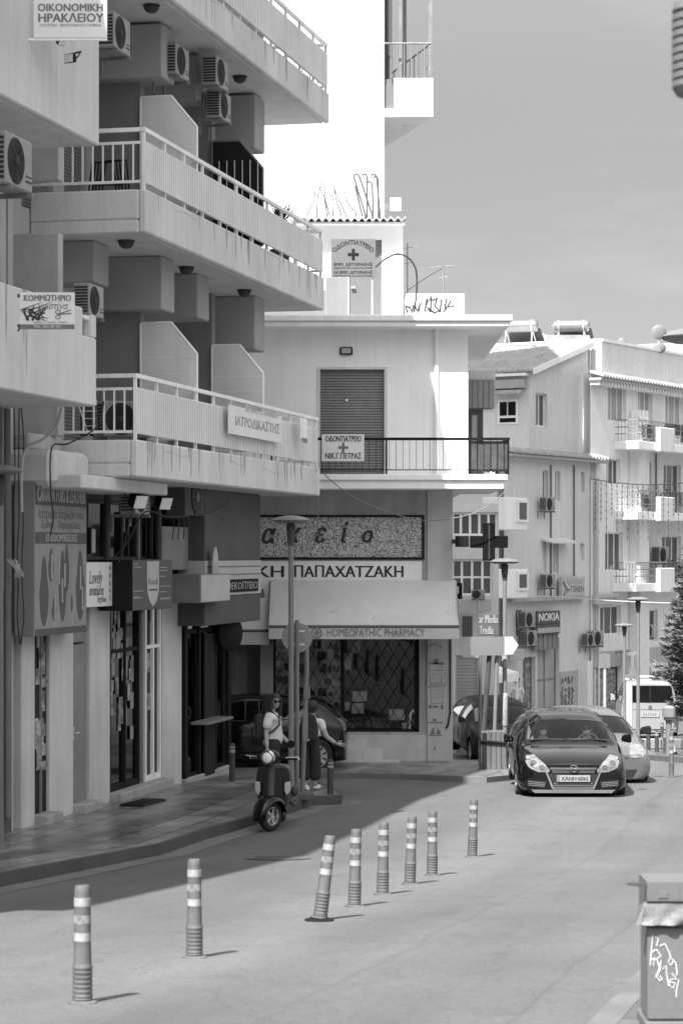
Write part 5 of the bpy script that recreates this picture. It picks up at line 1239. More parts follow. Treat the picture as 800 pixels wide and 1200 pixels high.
# signs on the far fronts
def fsign(label, x0, y0, x1, y1, ly, m, cat='sign', th=.15):
    a, c = bq(x0, (y0), ly), bq(x1, y1, ly); mid = (x0 + x1) / 2; zz0, zz1 = bq(mid, y1, ly)[1], bq(mid, y0, ly)[1]
    o = thing('sign_board', label, cat, BF.w(a[0], ly, zz0), BF.th); MB().box(0, c[0] - a[0], 0, th, 0, zz1 - zz0).build('board', m, o, bevel=.01)
    MB().box(.2, .26, th, -ly - .002, .1, .16).box(c[0] - a[0] - .26, c[0] - a[0] - .2, th, -ly - .002, .1, .16).build('bracket', 'grey_metal', o)
    return o, c[0] - a[0], zz1 - zz0
o, a, h = fsign('grey shop sign lettered NOKIA above the far shutter', 628.5, 716, 656, 743, -.35, 'sign_mid')
text('NOKIA', h * .34, 'sign_white', o, a / 2, h * .58, -.006, wid=a * .86, bold=.03); MB().box(.05, a - .05, -.012, -.002, h * .06, h * .28).build('band', 'ink_pale', o); MB().box(.0, a, -.008, -.002, h * .42, h * .46).build('stripe', 'ink', o)
q = MB(); q.box(0, a, .14, .17, -h * .68, -.01)
for i in range(6): q.box(a * i / 5 - .02, a * i / 5 + .02, .11, .139, -h * .68, -.01)
q.build('lower_screen', 'shutter', o)
o, a, h = fsign('faded pale sign with scissors and grey lettering beside the small far window', 658, 676, 684.5, 703, -.3, 'sign_cream')
text('ΚΟΥΡΕΙΟ', h * .22, 'ink_pale', o, a * .58, h * .68, -.006, wid=a * .7); text('ΓΕΝΕΗ', h * .26, 'ink_grey', o, a * .66, h * .34, -.006, wid=a * .55, bold=.02); text('ΚΟΜΜΩΣΕΙΣ', h * .13, 'ink_pale', o, a * .55, h * .08, -.006, wid=a * .75)
MB().tube([(a * .04, -.01, h * .8), (a * .2, -.01, h * .45), (a * .3, -.01, h * .45)], .04, 5).tube([(a * .06, -.01, h * .2), (a * .2, -.01, h * .45)], .04, 5).build('scissors', 'ink_grey', o)
o, a, h = fsign('long pale sign over the wide far window left of the pilaster', 698, 696, 726, 708, -.35, 'sign_cream')
text('ΟΔΟΝΤΙΑΤΡΟΣ', h * .42, 'ink_grey', o, a * .53, h * .28, -.006, wid=a * .72)
o, a, h = fsign('blank sign hung over the far doorway near the white van', 737, 764, 747, 768, -.8, 'sign_white')
o, a, h = fsign('pale square shop board below the enclosed balconies by the white awning', 601, 761, 614, 774, -.5, 'sign_cream')
# graffiti on the cladding
a = bq(658, 800, -.06)[0]; q = MB(); rr = random.Random(44)
for y in (796, 808, 816, 824):
    x = 658
    while x < 672: t, z = bq(x, y, -.04); q.tube([(t + rr.uniform(-.1, .1), -.035, z + rr.uniform(-.15, .15)) for _ in range(4)], .05, 5); x += 4
q.build('graffiti', 'ink_grey', FA)
# garden awning with a person below, in front of the gabled house
o = thing('awning', 'small bright white sloping awning beyond the planter poles', 'awning', BF.w(*bq(594, 790, -2.2)[:1], -2.2, 0), BF.th)
z1_, z0_ = bq(594, 768, -1.0)[1], bq(594, 790, -2.2)[1]
MB().hexa([(-1.4, 0, z0_), (.9, 0, z0_), (.9, 2.2, z1_), (-1.4, 2.2, z1_), (-1.4, 0, z0_ + .04), (.9, 0, z0_ + .04), (.9, 2.2, z1_ + .04), (-1.4, 2.2, z1_ + .04)]).box(-1.4, .9, -.02, 0.02, z0_ - .3, z0_).build('canopy', 'white_paint', o)
MB().tube([(-1.3, 0, z0_), (-1.3, 0, zg)], .04).tube([(.8, 0, z0_), (.8, 0, zg)], .04).build('post', 'white_paint', o)
# string of hanging festoon lights
q = MB(); P0, P1 = at(691, 561, 99.5), at(800, 566, 104)
q.tube([P0 + (P1 - P0) * (i / 10) - Vector((0, 0, .15 * math.sin(math.pi * i / 10))) for i in range(11)], .02, 5)
for i in range(1, 18):
    p = P0 + (P1 - P0) * (i / 18) - Vector((0, 0, .15 * math.sin(math.pi * i / 18))); ln = (1.4, 2.1, 1.7, 2.4)[i % 4]; q.tube([p, p - Vector((0, 0, ln))], .012, 4)
    for j in range(7): q.cbox(p - Vector((0, 0, ln * (j + .5) / 7)), (.05, .05, .05))
tag(q.build('festoon', 'dark_metal'), 'string of hanging icicle lights strung across the street in front of the balcony block', 'string lights')
cable('overhead wire crossing in front of the far shops', [at(*p, 90) for p in ((602, 701), (650, 699), (700, 703), (760, 706), (805, 707))], .02, 'cable_light')
cable('thin cable sagging below the pharmacy balcony', [at(*p, 48.3) for p in ((380, 556), (410, 580), (455, 600), (500, 610), (550, 603), (578, 588), (592, 575))], .011, 'pole_grey')
cable('short dark cable dangling under the first balcony in front of the pebble panel', [at(*p, 47) for p in ((372, 582), (373, 600), (372, 620), (375, 635))], .009, 'pole_grey')
# solar water heaters on the far roofs
def heater(label, p, rz, first=[None]):
    if first[0]: return dup(first[0], p, rz, label)
    o = thing('solar_water_heater', label, 'water heater', p, rz, 'solar water heaters on the far roofs'); first[0] = o
    MB().lathe([(.05, -.86), (.22, -.83), (.27, -.76), (.27, .76), (.22, .83), (.05, .86)], 22, (0, 0, .75), 'x').build('tank', 'tank', o)
    MB().lathe([(.275, -.6), (.275, -.55)], 22, (0, 0, .75), 'x').lathe([(.275, .55), (.275, .6)], 22, (0, 0, .75), 'x').lathe([(.09, .86), (.09, .875)], 12, (0, 0, .75), 'x').build('strap', 'light_metal', o)
    MB().hexa([(-.9, -1.7, -.1), (.9, -1.7, -.1), (.9, -.25, .6), (-.9, -.25, .6), (-.9, -1.74, -.03), (.9, -1.74, -.03), (.9, -.29, .67), (-.9, -.29, .67)]).build('collector', 'collector', o)
    MB().tube([(-.6, .1, .5), (-.6, .35, -.5)], .025).tube([(.6, .1, .5), (.6, .35, -.5)], .025).tube([(-.6, -.1, .5), (-.6, -1.6, -.5)], .025).tube([(.6, -.1, .5), (.6, -1.6, -.5)], .025).build('stand', 'light_metal', o)
    return o
heater('solar water heater low on the tiled slope of the gabled house', at(605, 432, 103.5), 2.9)
heater('solar water heater half hidden by the pharmacy eaves, above the tiled slope', at(608, 402, 108), 2.85)
heater('solar water heater highest up, over the parapet of the far balcony block', at(669, 401, 113), 2.9)
HB = thing('roof_terrace', 'white roof wall and hut behind the ridge of the gabled house', 'building', (0, 112, 0))
MB().box(X(610, 112), X(690, 112), 0, 6, -3, Z(400, 112)).prism([(X(622, 112), Z(400, 112)), (X(645, 112), Z(400, 112)), (X(645, 112), Z(394, 112)), (X(626, 112), Z(384, 112))], 'y', .5, 4).build('wall', 'plaster_white', HB, smooth=0)
MB().box(X(640, 112), X(690, 112), -.2, 1, Z(400, 112) + .003, Z(393, 112)).build('coping', 'tile_dark', HB)
for x, lb in ((770, 'upper round dish light on the far parapet by the lamp head'), (611, '')):
    if lb:
        o = thing('antenna', 'pale dish antenna on the parapet of the far balcony block', 'antenna', at(771, 409, 108)); MB().tube([(0, 0, -.6), (0, 0, .9)], .03).build('pole', 'light_metal', o); MB().ball((0, -.05, .75), .34, .1, .34).ball((0.03, -.05, .05), .30, .1, .24).build('dish', 'sign_grey', o)
o = thing('antenna', 'small white dish antenna behind the far cornice', 'antenna', at(728, 404, 106)); MB().ball((0, 0, .1), .2, .08, .22).build('dish', 'sign_grey', o); MB().tube([(0, .05, -.5), (0, .05, .2)], .03).build('pole', 'light_metal', o)
# ================================================================== flexible posts along the middle of the street
def flexi_proto():
    o = thing('flexible_post', 'x', 'bollard', (0, 0, 0), 0, 'flexible posts along the middle of the street')
    q = MB(); prof = [(.001, .019), (.062, .019), (.066, .03)]
    for i in range(7): z = .035 + i * .03; prof += [(.060, z), (.064, z + .006), (.064, z + .018), (.060, z + .024)]
    prof += [(.057, .26), (.054, .4), (.052, .70), (.050, .73), (.044, .745), (.001, .75)]
    q.lathe(prof, 24).build('tube', 'flexi', o, smooth=50)
    MB().lathe([(.001, .003), (.092, .003), (.095, .008), (.085, .012), (.066, .018), (.001, .018)], 24).build('base', 'flexi_foot', o)
    for z, m_ in ((.615, 'reflective'), (.505, 'reflective_worn'), (.395, 'reflective')):
        MB().lathe([(.0525, z), (.0548, z + .001), (.0542, z + .054), (.052, z + .055)], 24).build('reflective_band', m_, o, smooth=60)
    return o
FX = flexi_proto(); fp = [(97, 1175, 'nearest flexible post, at the lower left corner of the photo'), (228, 1122, 'second nearest flexible post, standing alone before the leaning one'), (375, 1078, 'flexible post leaning to the right on a loose black base'), (415, 1062, 'flexible post right behind the leaning one'), (448, 1048, 'flexible post in the middle of the far cluster, third after the leaning one counting it'), (480, 1036, 'flexible post next to last but one in the far cluster'), (506, 1026, 'flexible post last but one in the row, before a wider gap'), (553, 1004, 'farthest flexible post of the row, dirtiest at its foot')]
for i, (x, y, lb) in enumerate(fp):
    p = onground(x, y); p.z = zr(p.y)
    if i == 0: o = FX; o.location = p; o['label'] = lb
    else: o = dup(FX, p, i * 1.3, lb)
    rx = {1: (.01, .0), 2: (-.05, .125), 3: (0, .025), 4: (.0, .02), 5: (0, .035), 6: (0, .01), 7: (0, .03)}.get(i, (0, 0)); o.rotation_euler = (rx[0], rx[1], 0)
    if i == 2:
        o.location.z += .015
for c in kids(FX): pass
p = onground(374, 1079); p.z = zr(p.y)
tag(MB().lathe([(.001, .004), (.13, .004), (.135, .012), (.11, .02), (.001, .022)], 24, p).build('rubber_disc', 'black_metal'), 'loose black rubber disc lying under the leaning flexible post', 'rubber disc')
# manhole covers
for x, y, lb in ((325, 1006, 'oval-looking iron manhole cover in the road beyond the second post'),):
    p = onground(x, y); o = thing('manhole_cover', lb, 'manhole cover', (p.x, p.y, zr(p.y) + .004)); sl_ = math.atan(.0685)
    q = MB().lathe([(.001, .001), (.42, .001), (.43, .004), (.40, .006), (.001, .006)], 26)
    for i in range(-3, 4): q.box(-.3, .3, i * .09 - .015, i * .09 + .015, .0065, .010)
    q.build('cover', 'cover_metal', o); o.rotation_euler = (-sl_, 0, 0)
    if x > 350: o.scale = (.9, .5, 1)
# ================================================================== street lamps: a post with a flat disc
def lamp_proto(h):
    o = thing('street_lamp', 'x', 'street lamp', (0, 0, 0), 0, 'disc-headed street lamps')
    MB().tube([(0, 0, 0), (0, 0, .9), (0, 0, h - .45)], [.056, .046, .040], 14).tube([(0, 0, 0), (0, 0, .06)], .09, 14).build('pole', 'pole_grey', o)
    MB().lathe([(.043, h - .46), (.062, h - .30), (.072, h - .14), (.05, h - .10)], 16).build('neck', 'dark_metal', o)
    MB().lathe([(.001, h - .10), (.20, h - .10), (.275, h - .075), (.285, h - .055), (.22, h - .015), (.10, h + .01), (.001, h + .015)], 32).build('lamp_disc', 'grey_metal', o, smooth=60)
    return o
p = onground(341, 941, .15); LP = lamp_proto(4.45); LP.location = (p.x, p.y, zr(p.y) + .15); LP['label'] = 'tall street lamp with a flat disc standing on the pavement behind the scooter'
p = Vector(((591 - 400) / F * 46.8, 46.8, zr(46.8) + .1)); h = Z(655, 46.8) - p.z
o = dup(LP, p, 0, 'street lamp with flat disc and white bands rising from the wooden planter', (1, 1, h / 4.45))
MB().lathe([(.058, .82 * 4.45 / h), (.060, .825 * 4.45 / h), (.060, 1.45 * 4.45 / h), (.058, 1.455 * 4.45 / h)], 14).build('painted_band', 'reflective', o); MB().lathe([(.057, 1.95 * 4.45 / h), (.059, 1.96 * 4.45 / h), (.059, 2.2 * 4.45 / h), (.057, 2.21 * 4.45 / h)], 14).build('painted_band', 'reflective', o)
for x, yt, Y, lb in ((747, 700, 62.0, 'far tall street lamp beside the white van'), (731, 731, 70.0, 'far shorter street lamp before the pilaster'), (735, 716, 64.5, '')):
    if lb: p = Vector(((x - 400) / F * Y, Y, zr(Y) + .1)); h = Z(yt, Y) - p.z; dup(LP, p, 0, lb, (1, 1, h / 4.45))
p = Vector(((817 - 400) / F * 20, 20, zr(20) + .1)); h = Z(386, 20) - p.z; dup(LP, p, 0, 'street lamp whose dark disc cuts into the right edge of the sky', (1.05, 1.05, h / 4.45))
p = LF.w(4.3, 1.95); p.z = zr(p.y) + .15; h = Z(546, p.y) - p.z; p.x = (0 - 400) / F * p.y; dup(LP, p, 0, 'street lamp with its flat disc cut off at the left edge of the photo', (1, 1, h / 4.45))
# ribbed lamp housing hanging close by at the upper right
p = Vector(((822 - 400) / F * 9.0, 9.0, Z(117, 9.0)))
o = thing('signal_housing', 'blurred grey ribbed housing at the upper right corner, close to the camera', 'lamp housing', p)
hh = (117 + 4) / F * 9.0
q = MB(); pr = [(.001, .0), (.06, .004), (.095, .018), (.108, .04)]
for i in range(9): z = .045 + i * .031; pr += [(.112, z), (.112, z + .021), (.098, z + .023), (.098, z + .029)]
pr += [(.112, .33), (.105, .36), (.07, .385), (.001, .39)]
q.lathe(pr, 28).build('housing', 'cabinet', o, smooth=30)
g_ = MB()
for i in range(9): z = .045 + i * .031; g_.lathe([(.0995, z + .0235), (.1005, z + .0236), (.1005, z + .0284), (.0995, z + .0285)], 28)
g_.build('groove', 'black_metal', o); MB().tube([(0, 0, .39), (0, 0, .55), (.9, .0, .6)], .03).tube([(.9, 0, 1.2), (.9, 0, zr(9) - p.z)], .06, 12).build('post', 'pole_grey', o)

# ================================================================== things on the left pavement
p = onground(348, 938, .15); gy = zr(p.y) + .15
o = thing('road_sign', 'round road sign seen from behind on a thin grey post beside the street lamp', 'road sign', (p.x, p.y, gy)); h = Z(747.5, p.y) - gy
MB().tube([(0, 0, 0), (0, 0, h + .28)], .035, 10).build('post', 'pole_grey', o); MB().lathe([(.001, .045), (.235, .045), (.24, .05), (.24, .062), (.001, .062)], 32, (0, 0, h), 'y').build('disc', 'grey_metal', o); MB().box(-.12, .12, .036, .044, h - .12, h - .09).box(-.12, .12, .036, .044, h + .09, h + .12).build('clamp', 'light_metal', o)
p = onground(352, 934, .15); gy = zr(p.y) + .15
o = thing('steel_post', 'slightly leaning steel sign post with paint scraps next to the round road sign', 'post', (p.x, p.y, gy)); h = Z(748, p.y) - gy
MB().tube([(0.03, 0, 0), (.06, 0, h * .4), (.10, 0, h * .82), (.09, 0, h * .95), (.02, 0, h)], [.035, .04, .04, .038, .03], 10).build('post', 'pole_grey', o)
MB().box(.055, .155, -.055, -.043, h * .62, h * .70).build('sticker', 'sign_grey', o); MB().box(.04, .12, -.052, -.042, h * .35, h * .55).build('sticker', 'grey_metal', o)
p = onground(358, 937, .15); gy = zr(p.y) + .15
o = thing('concrete_block', 'low dark concrete block on the kerb at the feet of the man with the backpack', 'block', (p.x, p.y, gy)); MB().box(-.13, .13, -.12, .14, 0, .10).build('block', 'concrete', o, bevel=.012); M['concrete_dark'] = M['plaster_dark']
o.children[0].data.materials[0] = M['fascia_brown']
def bollard(label, x, y, hpx, h_=.15, first=[None]):
    p = onground(x, y, h_); p.z = zr(p.y) + h_; s = hpx / F * p.y / .75
    if first[0]: return dup(first[0], p, 0, label, (1, 1, s))
    o = thing('bollard', label, 'bollard', p, 0, 'short pavement bollards'); first[0] = o; o.scale = (1, 1, s)
    MB().lathe([(.001, 0), (.052, 0), (.05, .70), (.048, .735), (.03, .75), (.001, .752)], 18).build('post', 'dark_metal', o, smooth=50); MB().lathe([(.051, .57), (.053, .572), (.053, .63), (.051, .632)], 18).lathe([(.051, .66), (.053, .662), (.053, .69), (.051, .692)], 18).build('reflective_band', 'reflective', o)
    return o
bollard('short dark bollard with pale bands at the kerb corner right of the man', 387, 931, 41)
bollard('short dark bollard by the corner shop, left of the woman and half in shade', 272, 916, 45)
tag(MB().hexa([(-.5, -.22, 0), (.5, -.3, 0), (.5, .1, 0), (-.5, .18, 0), (-.46, -.2, .035), (.46, -.27, .03), (.46, .08, .03), (-.46, .15, .035)]).build('access_ramp', 'black_metal', bevel=.006), 'flat dark metal ramp lying on the pavement before the second doorstep', 'ramp').matrix_world = Matrix.Translation(LF.w(11.3, 1.95, zr(LF.w(11.3, 1.95).y) + .155)) @ Matrix.Rotation(LF.th, 4, 'Z')
# ================================================================== wooden planter with poles on the pharmacy kerb
YP = 46.6; gy = zr(YP) + .10
o = thing('planter', 'tall weathered wooden planter box on the kerb before the dark parked car', 'planter', (X(577, YP), YP, gy)); hw = X(592, YP) - X(577, YP); h = Z(856, YP) - gy
q = MB()
for i in range(5):
    a, c = -hw + 2 * hw * i / 5 + .004, -hw + 2 * hw * (i + 1) / 5 - .004; q.hexa([(a * 1.04, -hw, 0), (c * 1.04, -hw, 0), (c * 1.04, -hw + .04, 0), (a * 1.04, -hw + .04, 0), (a * .92, -hw, h), (c * .92, -hw, h), (c * .92, -hw + .04, h), (a * .92, -hw + .04, h)])
q.hexa([(-hw * 1.04, -hw + .045, 0), (hw * 1.04, -hw + .045, 0), (hw, hw, 0), (-hw, hw, 0), (-hw * .92, -hw + .045, h), (hw * .92, -hw + .045, h), (hw * .92, hw, h), (-hw * .92, hw, h)])
q.build('box', 'planter', o, bevel=.006); q = MB(); z = h * .76; q.tube([(-hw * 1.02, -hw - .03, z), (hw * 1.0, -hw - .03, z - .05), (hw * 1.0, hw, z), (-hw * 1.0, hw, z), (-hw * 1.02, -hw - .03, z)], .028, 6).build('band', 'black_metal', o)
MB().box(-hw * .90, -hw * .55, -hw - .012, -hw - .003, .0, h * .96).build('dark_plank', 'door_wood', o)
for i, (x0, y0, x1, y1, m_, lb) in enumerate(((566, 862, 573, 768, 'dark_metal', 'dark leaning pole in the planter carrying the blank arrow board'), (579, 860, 582, 768, 'pole_grey', 'thin grey pole in the planter between the leaning pole and the lamp'))):
    a, c = at(x0, y0, YP - .05), at(x1, y1, YP - .05); tag(MB().tube([a, (a + c) / 2, c], .048 - i * .012, 10).build('sign_pole', m_), lb, 'pole')
Yd = YP - .15
o = thing('sign_board', 'blank grey board with an arrow end, seen from behind above the planter', 'road sign', (0, Yd, 0))
q = MB().prism([(X(551, Yd), Z(768, Yd)), (X(590, Yd), Z(768, Yd)), (X(590, Yd), Z(746, Yd)), (X(551, Yd), Z(746, Yd))], 'y', -.03, 0); q.build('board', 'sign_grey', o)
q = MB().prism([(X(590.5, Yd), Z(767, Yd)), (X(600, Yd), Z(767, Yd)), (X(607, Yd), Z(756, Yd)), (X(600, Yd), Z(746, Yd)), (X(590.5, Yd), Z(746, Yd))], 'y', -.025, 0).build('arrow_end', 'sign_cream', o)
Yd = YP + .1
o = thing('sign_board', 'dark shop name board with white letters just above the blank arrow board', 'sign', (0, Yd, 0)); q = MB(); pbox(q, 560, 720, 584, 745, Yd, .05); q.build('board', 'sign_mid', o, bevel=.005)
text('ar Media', .16, 'sign_dull', o, X(571.5, Yd), Z(730, Yd), -.055, wid=X(583, Yd) - X(561, Yd), bold=.012); text('Tredia', .16, 'sign_dull', o, X(569, Yd), Z(743, Yd), -.055, wid=X(577, Yd) - X(561, Yd), bold=.012)
MB().tube([(X(581, Yd), .05, Z(745, Yd)), (X(581, Yd), .05, Z(790, Yd))], .03).build('post', 'pole_grey', o)
o = thing('sign_board', 'pale tilted panel hanging left of the leaning planter pole', 'sign', (0, YP + 1.5, 0)); Yd = YP + 1.5
MB().prism([(X(541, Yd), Z(770, Yd)), (X(544, Yd), Z(758, Yd)), (X(560, Yd), Z(757, Yd)), (X(560, Yd), Z(771, Yd))], 'y', -.04, 0).build('board', 'sign_cream', o); MB().tube([(X(551, Yd), .02, Z(764, Yd)), (X(562, Yd), .02, Z(764, Yd))], .03).tube([(X(562, Yd), .02, Z(750, Yd)), (X(562, Yd), .02, gy - .2)], .035).build('post', 'pole_grey', o)
# ================================================================== utility cabinet at the lower right
YU_ = 13.0; gy = zr(YU_) + .12
o = thing('utility_cabinet', 'grey street cabinet with white graffiti and a torn taped cover at the lower right corner', 'cabinet', (X(757, YU_), YU_, gy), 0); zz = lambda y: Z(y, YU_) - gy
h = zz(1033); wd = .34
MB().box(0.006, wd, 0, .32, 0.06, zz(1085) - .003).build('cabinet', 'cabinet', o, bevel=.01); MB().box(-.01, wd + .02, -.02, .36, 0, .055).build('plinth', 'cabinet', o, bevel=.006)
MB().box(0, wd + .012, -.014, .34, zz(1085), h).box(.17, .175, -.0165, -.0145, zz(1083), h - .01).box(.06, .11, -.019, -.0145, zz(1052), zz(1044)).build('lid', 'cabinet', o, bevel=.014)
q = MB(); n = 16; rr = random.Random(2)
def fl(u, v):
    x = -.012 + u * (wd + .02); z = zz(1056) + (zz(1083) - zz(1056)) * v; y = -.022 - .024 * abs(math.sin(u * 4 + v * 3.5)) * v - .012 * math.sin(u * 19 + v * 6) * v; return (x - .02 * v * (1 - u), y, z)
for i in range(n):
    for j in range(5): q.add([fl(i / n, j / 5), fl((i + 1) / n, j / 5), fl((i + 1) / n, (j + 1) / 5), fl(i / n, (j + 1) / 5)], [(0, 1, 2, 3)])
q.add([(-.012, -.022, zz(1056)), (-.035, 0, zz(1060)), (-.055, .05, zz(1083)), (-.062, -.02, zz(1083)), (-.032, -.03, zz(1083))], [(0, 1, 2), (0, 2, 3), (0, 3, 4)])
q.build('torn_cover', 'cabinet_band', o, smooth=70)
MB().box(-.006, wd - .06, -.030, -.016, zz(1085.5), zz(1083.5)).box(-.005, .2, -.028, -.016, zz(1057), zz(1055.5)).build('tape_edge', 'black_metal', o)
MB().hexa([(-.105, -.01, zz(1037)), (-.004, -.01, zz(1040)), (-.004, .02, zz(1040)), (-.105, .02, zz(1037)), (-.105, -.01, zz(1034.5)), (-.004, -.01, zz(1034.5)), (-.004, .02, zz(1034.5)), (-.105, .02, zz(1034.5))]).build('side_plate', 'dark_metal', o)  # thin dark plate jutting out left of the lid
q = MB()
def gp_(pts, r=.0021): q.tube([(X(740 + a * .15, YU_) - X(757, YU_), -.006 if False else -.004, zz(1020 + c * .15)) for a, c in pts], r, 5)
gp_([(190, 590), (205, 535), (160, 505), (150, 620), (140, 740)]); gp_([(150, 640), (190, 615), (225, 670), (195, 690), (150, 690)]); gp_([(140, 700), (175, 690), (165, 740)]); gp_([(190, 690), (215, 760), (185, 830)]); gp_([(225, 700), (215, 780), (190, 830), (215, 860), (235, 850), (215, 820)])
gp_([(215, 590), (255, 572), (290, 640), (300, 680), (280, 710), (300, 740), (320, 710), (300, 685), (340, 720), (350, 790), (345, 820)]); gp_([(240, 770), (265, 740), (270, 820), (285, 900)]); gp_([(310, 800), (345, 850), (300, 850), (285, 890), (320, 920), (335, 880), (300, 870)]); gp_([(365, 850), (345, 930), (345, 990)])
q.build('graffiti', 'white_paint', o)
# ================================================================== bollards and posts on the right-hand pavement
for i, (x, y, hp, lb) in enumerate(((759, 879, 24, 'grey bollard on the right pavement, first to the right of the silver car mirror'), (769, 881, 25, 'grey bollard on the right pavement, second from the silver car'), (779, 882, 24, 'grey bollard on the right pavement, third from the silver car'), (775, 864, 17, 'grey bollard set further back before the white van'))):
    bollard(lb, x, y, hp, .12)
p = onground(786, 911, .0); o = dup(FX, (p.x, p.y, zr(p.y)), 0, 'thin pale flexible post at the far right edge of the road', (.8, .8, 1.15))
p = onground(789, 884, .12); o = thing('leaning_post', 'pale leaning post with dark foot beside the grey bollards', 'post', (p.x, p.y, zr(p.y) + .12)); MB().tube([(0.0, 0, .05), (-.1, 0, .55)], .045, 10).build('post', 'light_metal', o); MB().tube([(0.008, 0, 0), (0, 0, .055)], .07, 10).build('foot', 'black_metal', o)
p = onground(783, 885, .12); o = thing('ticket_post', 'slim grey post with a rounded head in front of the white van', 'post', (p.x, p.y, zr(p.y) + .12)); h = Z(826, p.y) - p.z
MB().tube([(0, 0, 0), (0, 0, h * .68)], .07, 12).tube([(0, 0, h * .68), (0, .0, h * .72)], [.07, .15], 14).build('post', 'pole_grey', o); MB().box(-.14, .14, -.1, .1, h * .72, h * .98).build('head', 'grey_metal', o, bevel=.05)
o.children[0].data.materials[0] = M['grey_metal']
Yg = 66; o = thing('road_sign', 'rectangular road sign seen from behind on a thin post before the far shop front', 'road sign', (X(708, Yg), Yg, zr(Yg))); gz_ = zr(Yg); MB().tube([(0, 0, 0), (0, 0, Z(766, Yg) - gz_)], .04).build('post', 'light_metal', o); MB().box(-.14, .14, -.05, -.042, Z(783, Yg) - gz_, Z(766, Yg) - gz_).box(-.012, .012, -.056, -.0505, Z(783, Yg) - gz_, Z(766, Yg) - gz_).build('board', 'sign_grey', o)
Yg = 64; o = thing('sign_board', 'white cut-out sign with a ragged top beside the white van', 'sign', (X(741, Yg), Yg, zr(Yg))); gz_ = zr(Yg); zf = lambda y: Z(y, Yg) - gz_; xf = lambda x: X(x, Yg) - X(741, Yg)
MB().prism([(xf(a), zf(c)) for a, c in ((731, 794), (731, 791), (736, 790), (736, 783), (738.5, 785), (740, 781.5), (741.5, 785), (744, 783), (743.5, 787), (745, 790), (744.5, 795), (738, 796))], 'y', -.03, 0).build('board', 'sign_grey', o); MB().box(xf(739), xf(741), -.035, -.031, zf(792), zf(790)).box(xf(742), xf(743.5), -.035, -.031, zf(793), zf(790.5)).build('motif', 'ink_grey', o); MB().tube([(-.05, .03, 0), (-.05, .03, zf(785))], .04).build('post', 'light_metal', o)
for x, lb in ((736.5, 'square white gate post left of the white van'),): Yg = 66; o = thing('post', lb, 'post', (X(x, Yg), Yg, zr(Yg))); MB().box(-.08, .08, -.08, .08, 0, Z(797, Yg) - zr(Yg)).build('shaft', 'sign_cream', o, bevel=.01); MB().box(-.1, .1, -.1, .1, Z(797, Yg) - zr(Yg) + .003, Z(796, Yg) - zr(Yg) + .05).build('cap', 'white_paint', o)
# ================================================================== conifer at the right edge
Yt = 74; o = thing('conifer_tree', 'dark conifer reaching in from the right edge above the white van', 'tree', (X(836, Yt), Yt, zr(Yt))); 
q = MB().tube([(0, 0, 0), (.05, 0, 3), (0, 0, 8.6)], [.2, .14, .02], 10); lf = MB(); lf2 = MB(); rr = random.Random(17)
for lv in range(36):
    z = .9 + lv * .215; rad = max(.25, 2.15 * (1 - (z - .4) / 9.2)); nb = 11
    for b_ in range(nb):
        a = b_ * 2 * math.pi / nb + lv * .5 + rr.uniform(-.2, .2); ln = rad * rr.uniform(.75, 1.12); d = Vector((math.cos(a), math.sin(a), 0)); side = Vector((-d.y, d.x, 0))
        P_ = [Vector((0, 0, z)) + d * ln * u + Vector((0, 0, -.22 * ln * u + .25 * ln * u * u)) for u in (0, .4, .75, 1)]
        q.tube(P_, [.03, .022, .015, .006], 4, False)
        for k_ in range(int(95 * ln)):
            u = rr.uniform(.22, 1.0); i = min(2, int(u * 3)); p = P_[i].lerp(P_[i + 1], u * 3 - i); w_ = (1.05 - u) * .42 + .05
            p = p + side * rr.uniform(-w_, w_) + Vector((0, 0, rr.uniform(-.06, .05))); e = (d * rr.uniform(.2, 1) + side * rr.uniform(-.9, .9) + Vector((0, 0, rr.uniform(-.25, .45)))).normalized(); s_ = e.cross(Vector((rr.uniform(-1, 1), rr.uniform(-1, 1), 1))).normalized() * rr.uniform(.018, .034); l_ = rr.uniform(.12, .26)
            (lf if rr.random() < .7 else lf2).add([p - s_, p + s_, p + e * l_ + s_ * .3, p + e * l_ - s_ * .3], [(0, 1, 2, 3)])
q.build('trunk', 'bark', o); n0 = len(lf.f); b_ = len(lf.v); lf.v += lf2.v; lf.f += [tuple(i + b_ for i in f) for f in lf2.f]; lf.mi += [1] * len(lf2.f); lf.build('crown', ['leaf', 'leaf_pale'], o, smooth=0)
# low wall and railings behind the bollards, by the van
pts = [onground(*q, .12) for q in ((752, 872), (800, 876))]
Yw = 58; o = thing('low_wall', 'low pale wall behind the bollards at the foot of the white van', 'wall', (X(750, 60), 60, zr(60) + .12)); MB().box(0, 3, 0, .3, 0, .25).build('wall', 'pale_paving', o, bevel=.02)

# ================================================================== grit along the line of flexible posts
q = MB(); rr = random.Random(77)
for i in range(300):
    t, o_ = rr.uniform(-12, 9), 4.15 + rr.gauss(0, .42); p = LF.w(t, -o_); z = zr(p.y); r_ = rr.choice((.004, .005, .006, .008, .012)) * rr.uniform(.6, 1.2); a = rr.random() * 3
    vs = [(p.x + r_ * math.cos(a + k * 1.5708) * rr.uniform(.7, 1.3), p.y + r_ * math.sin(a + k * 1.5708) * rr.uniform(.7, 1.3), z + .001) for k in range(4)]
    q.add(vs + [(p.x, p.y, z + r_ * rr.uniform(.5, .9))], [(0, 1, 4), (1, 2, 4), (2, 3, 4), (3, 0, 4)])
tag(q.build('grit', 'flexi_foot', smooth=0), kind="stuff")
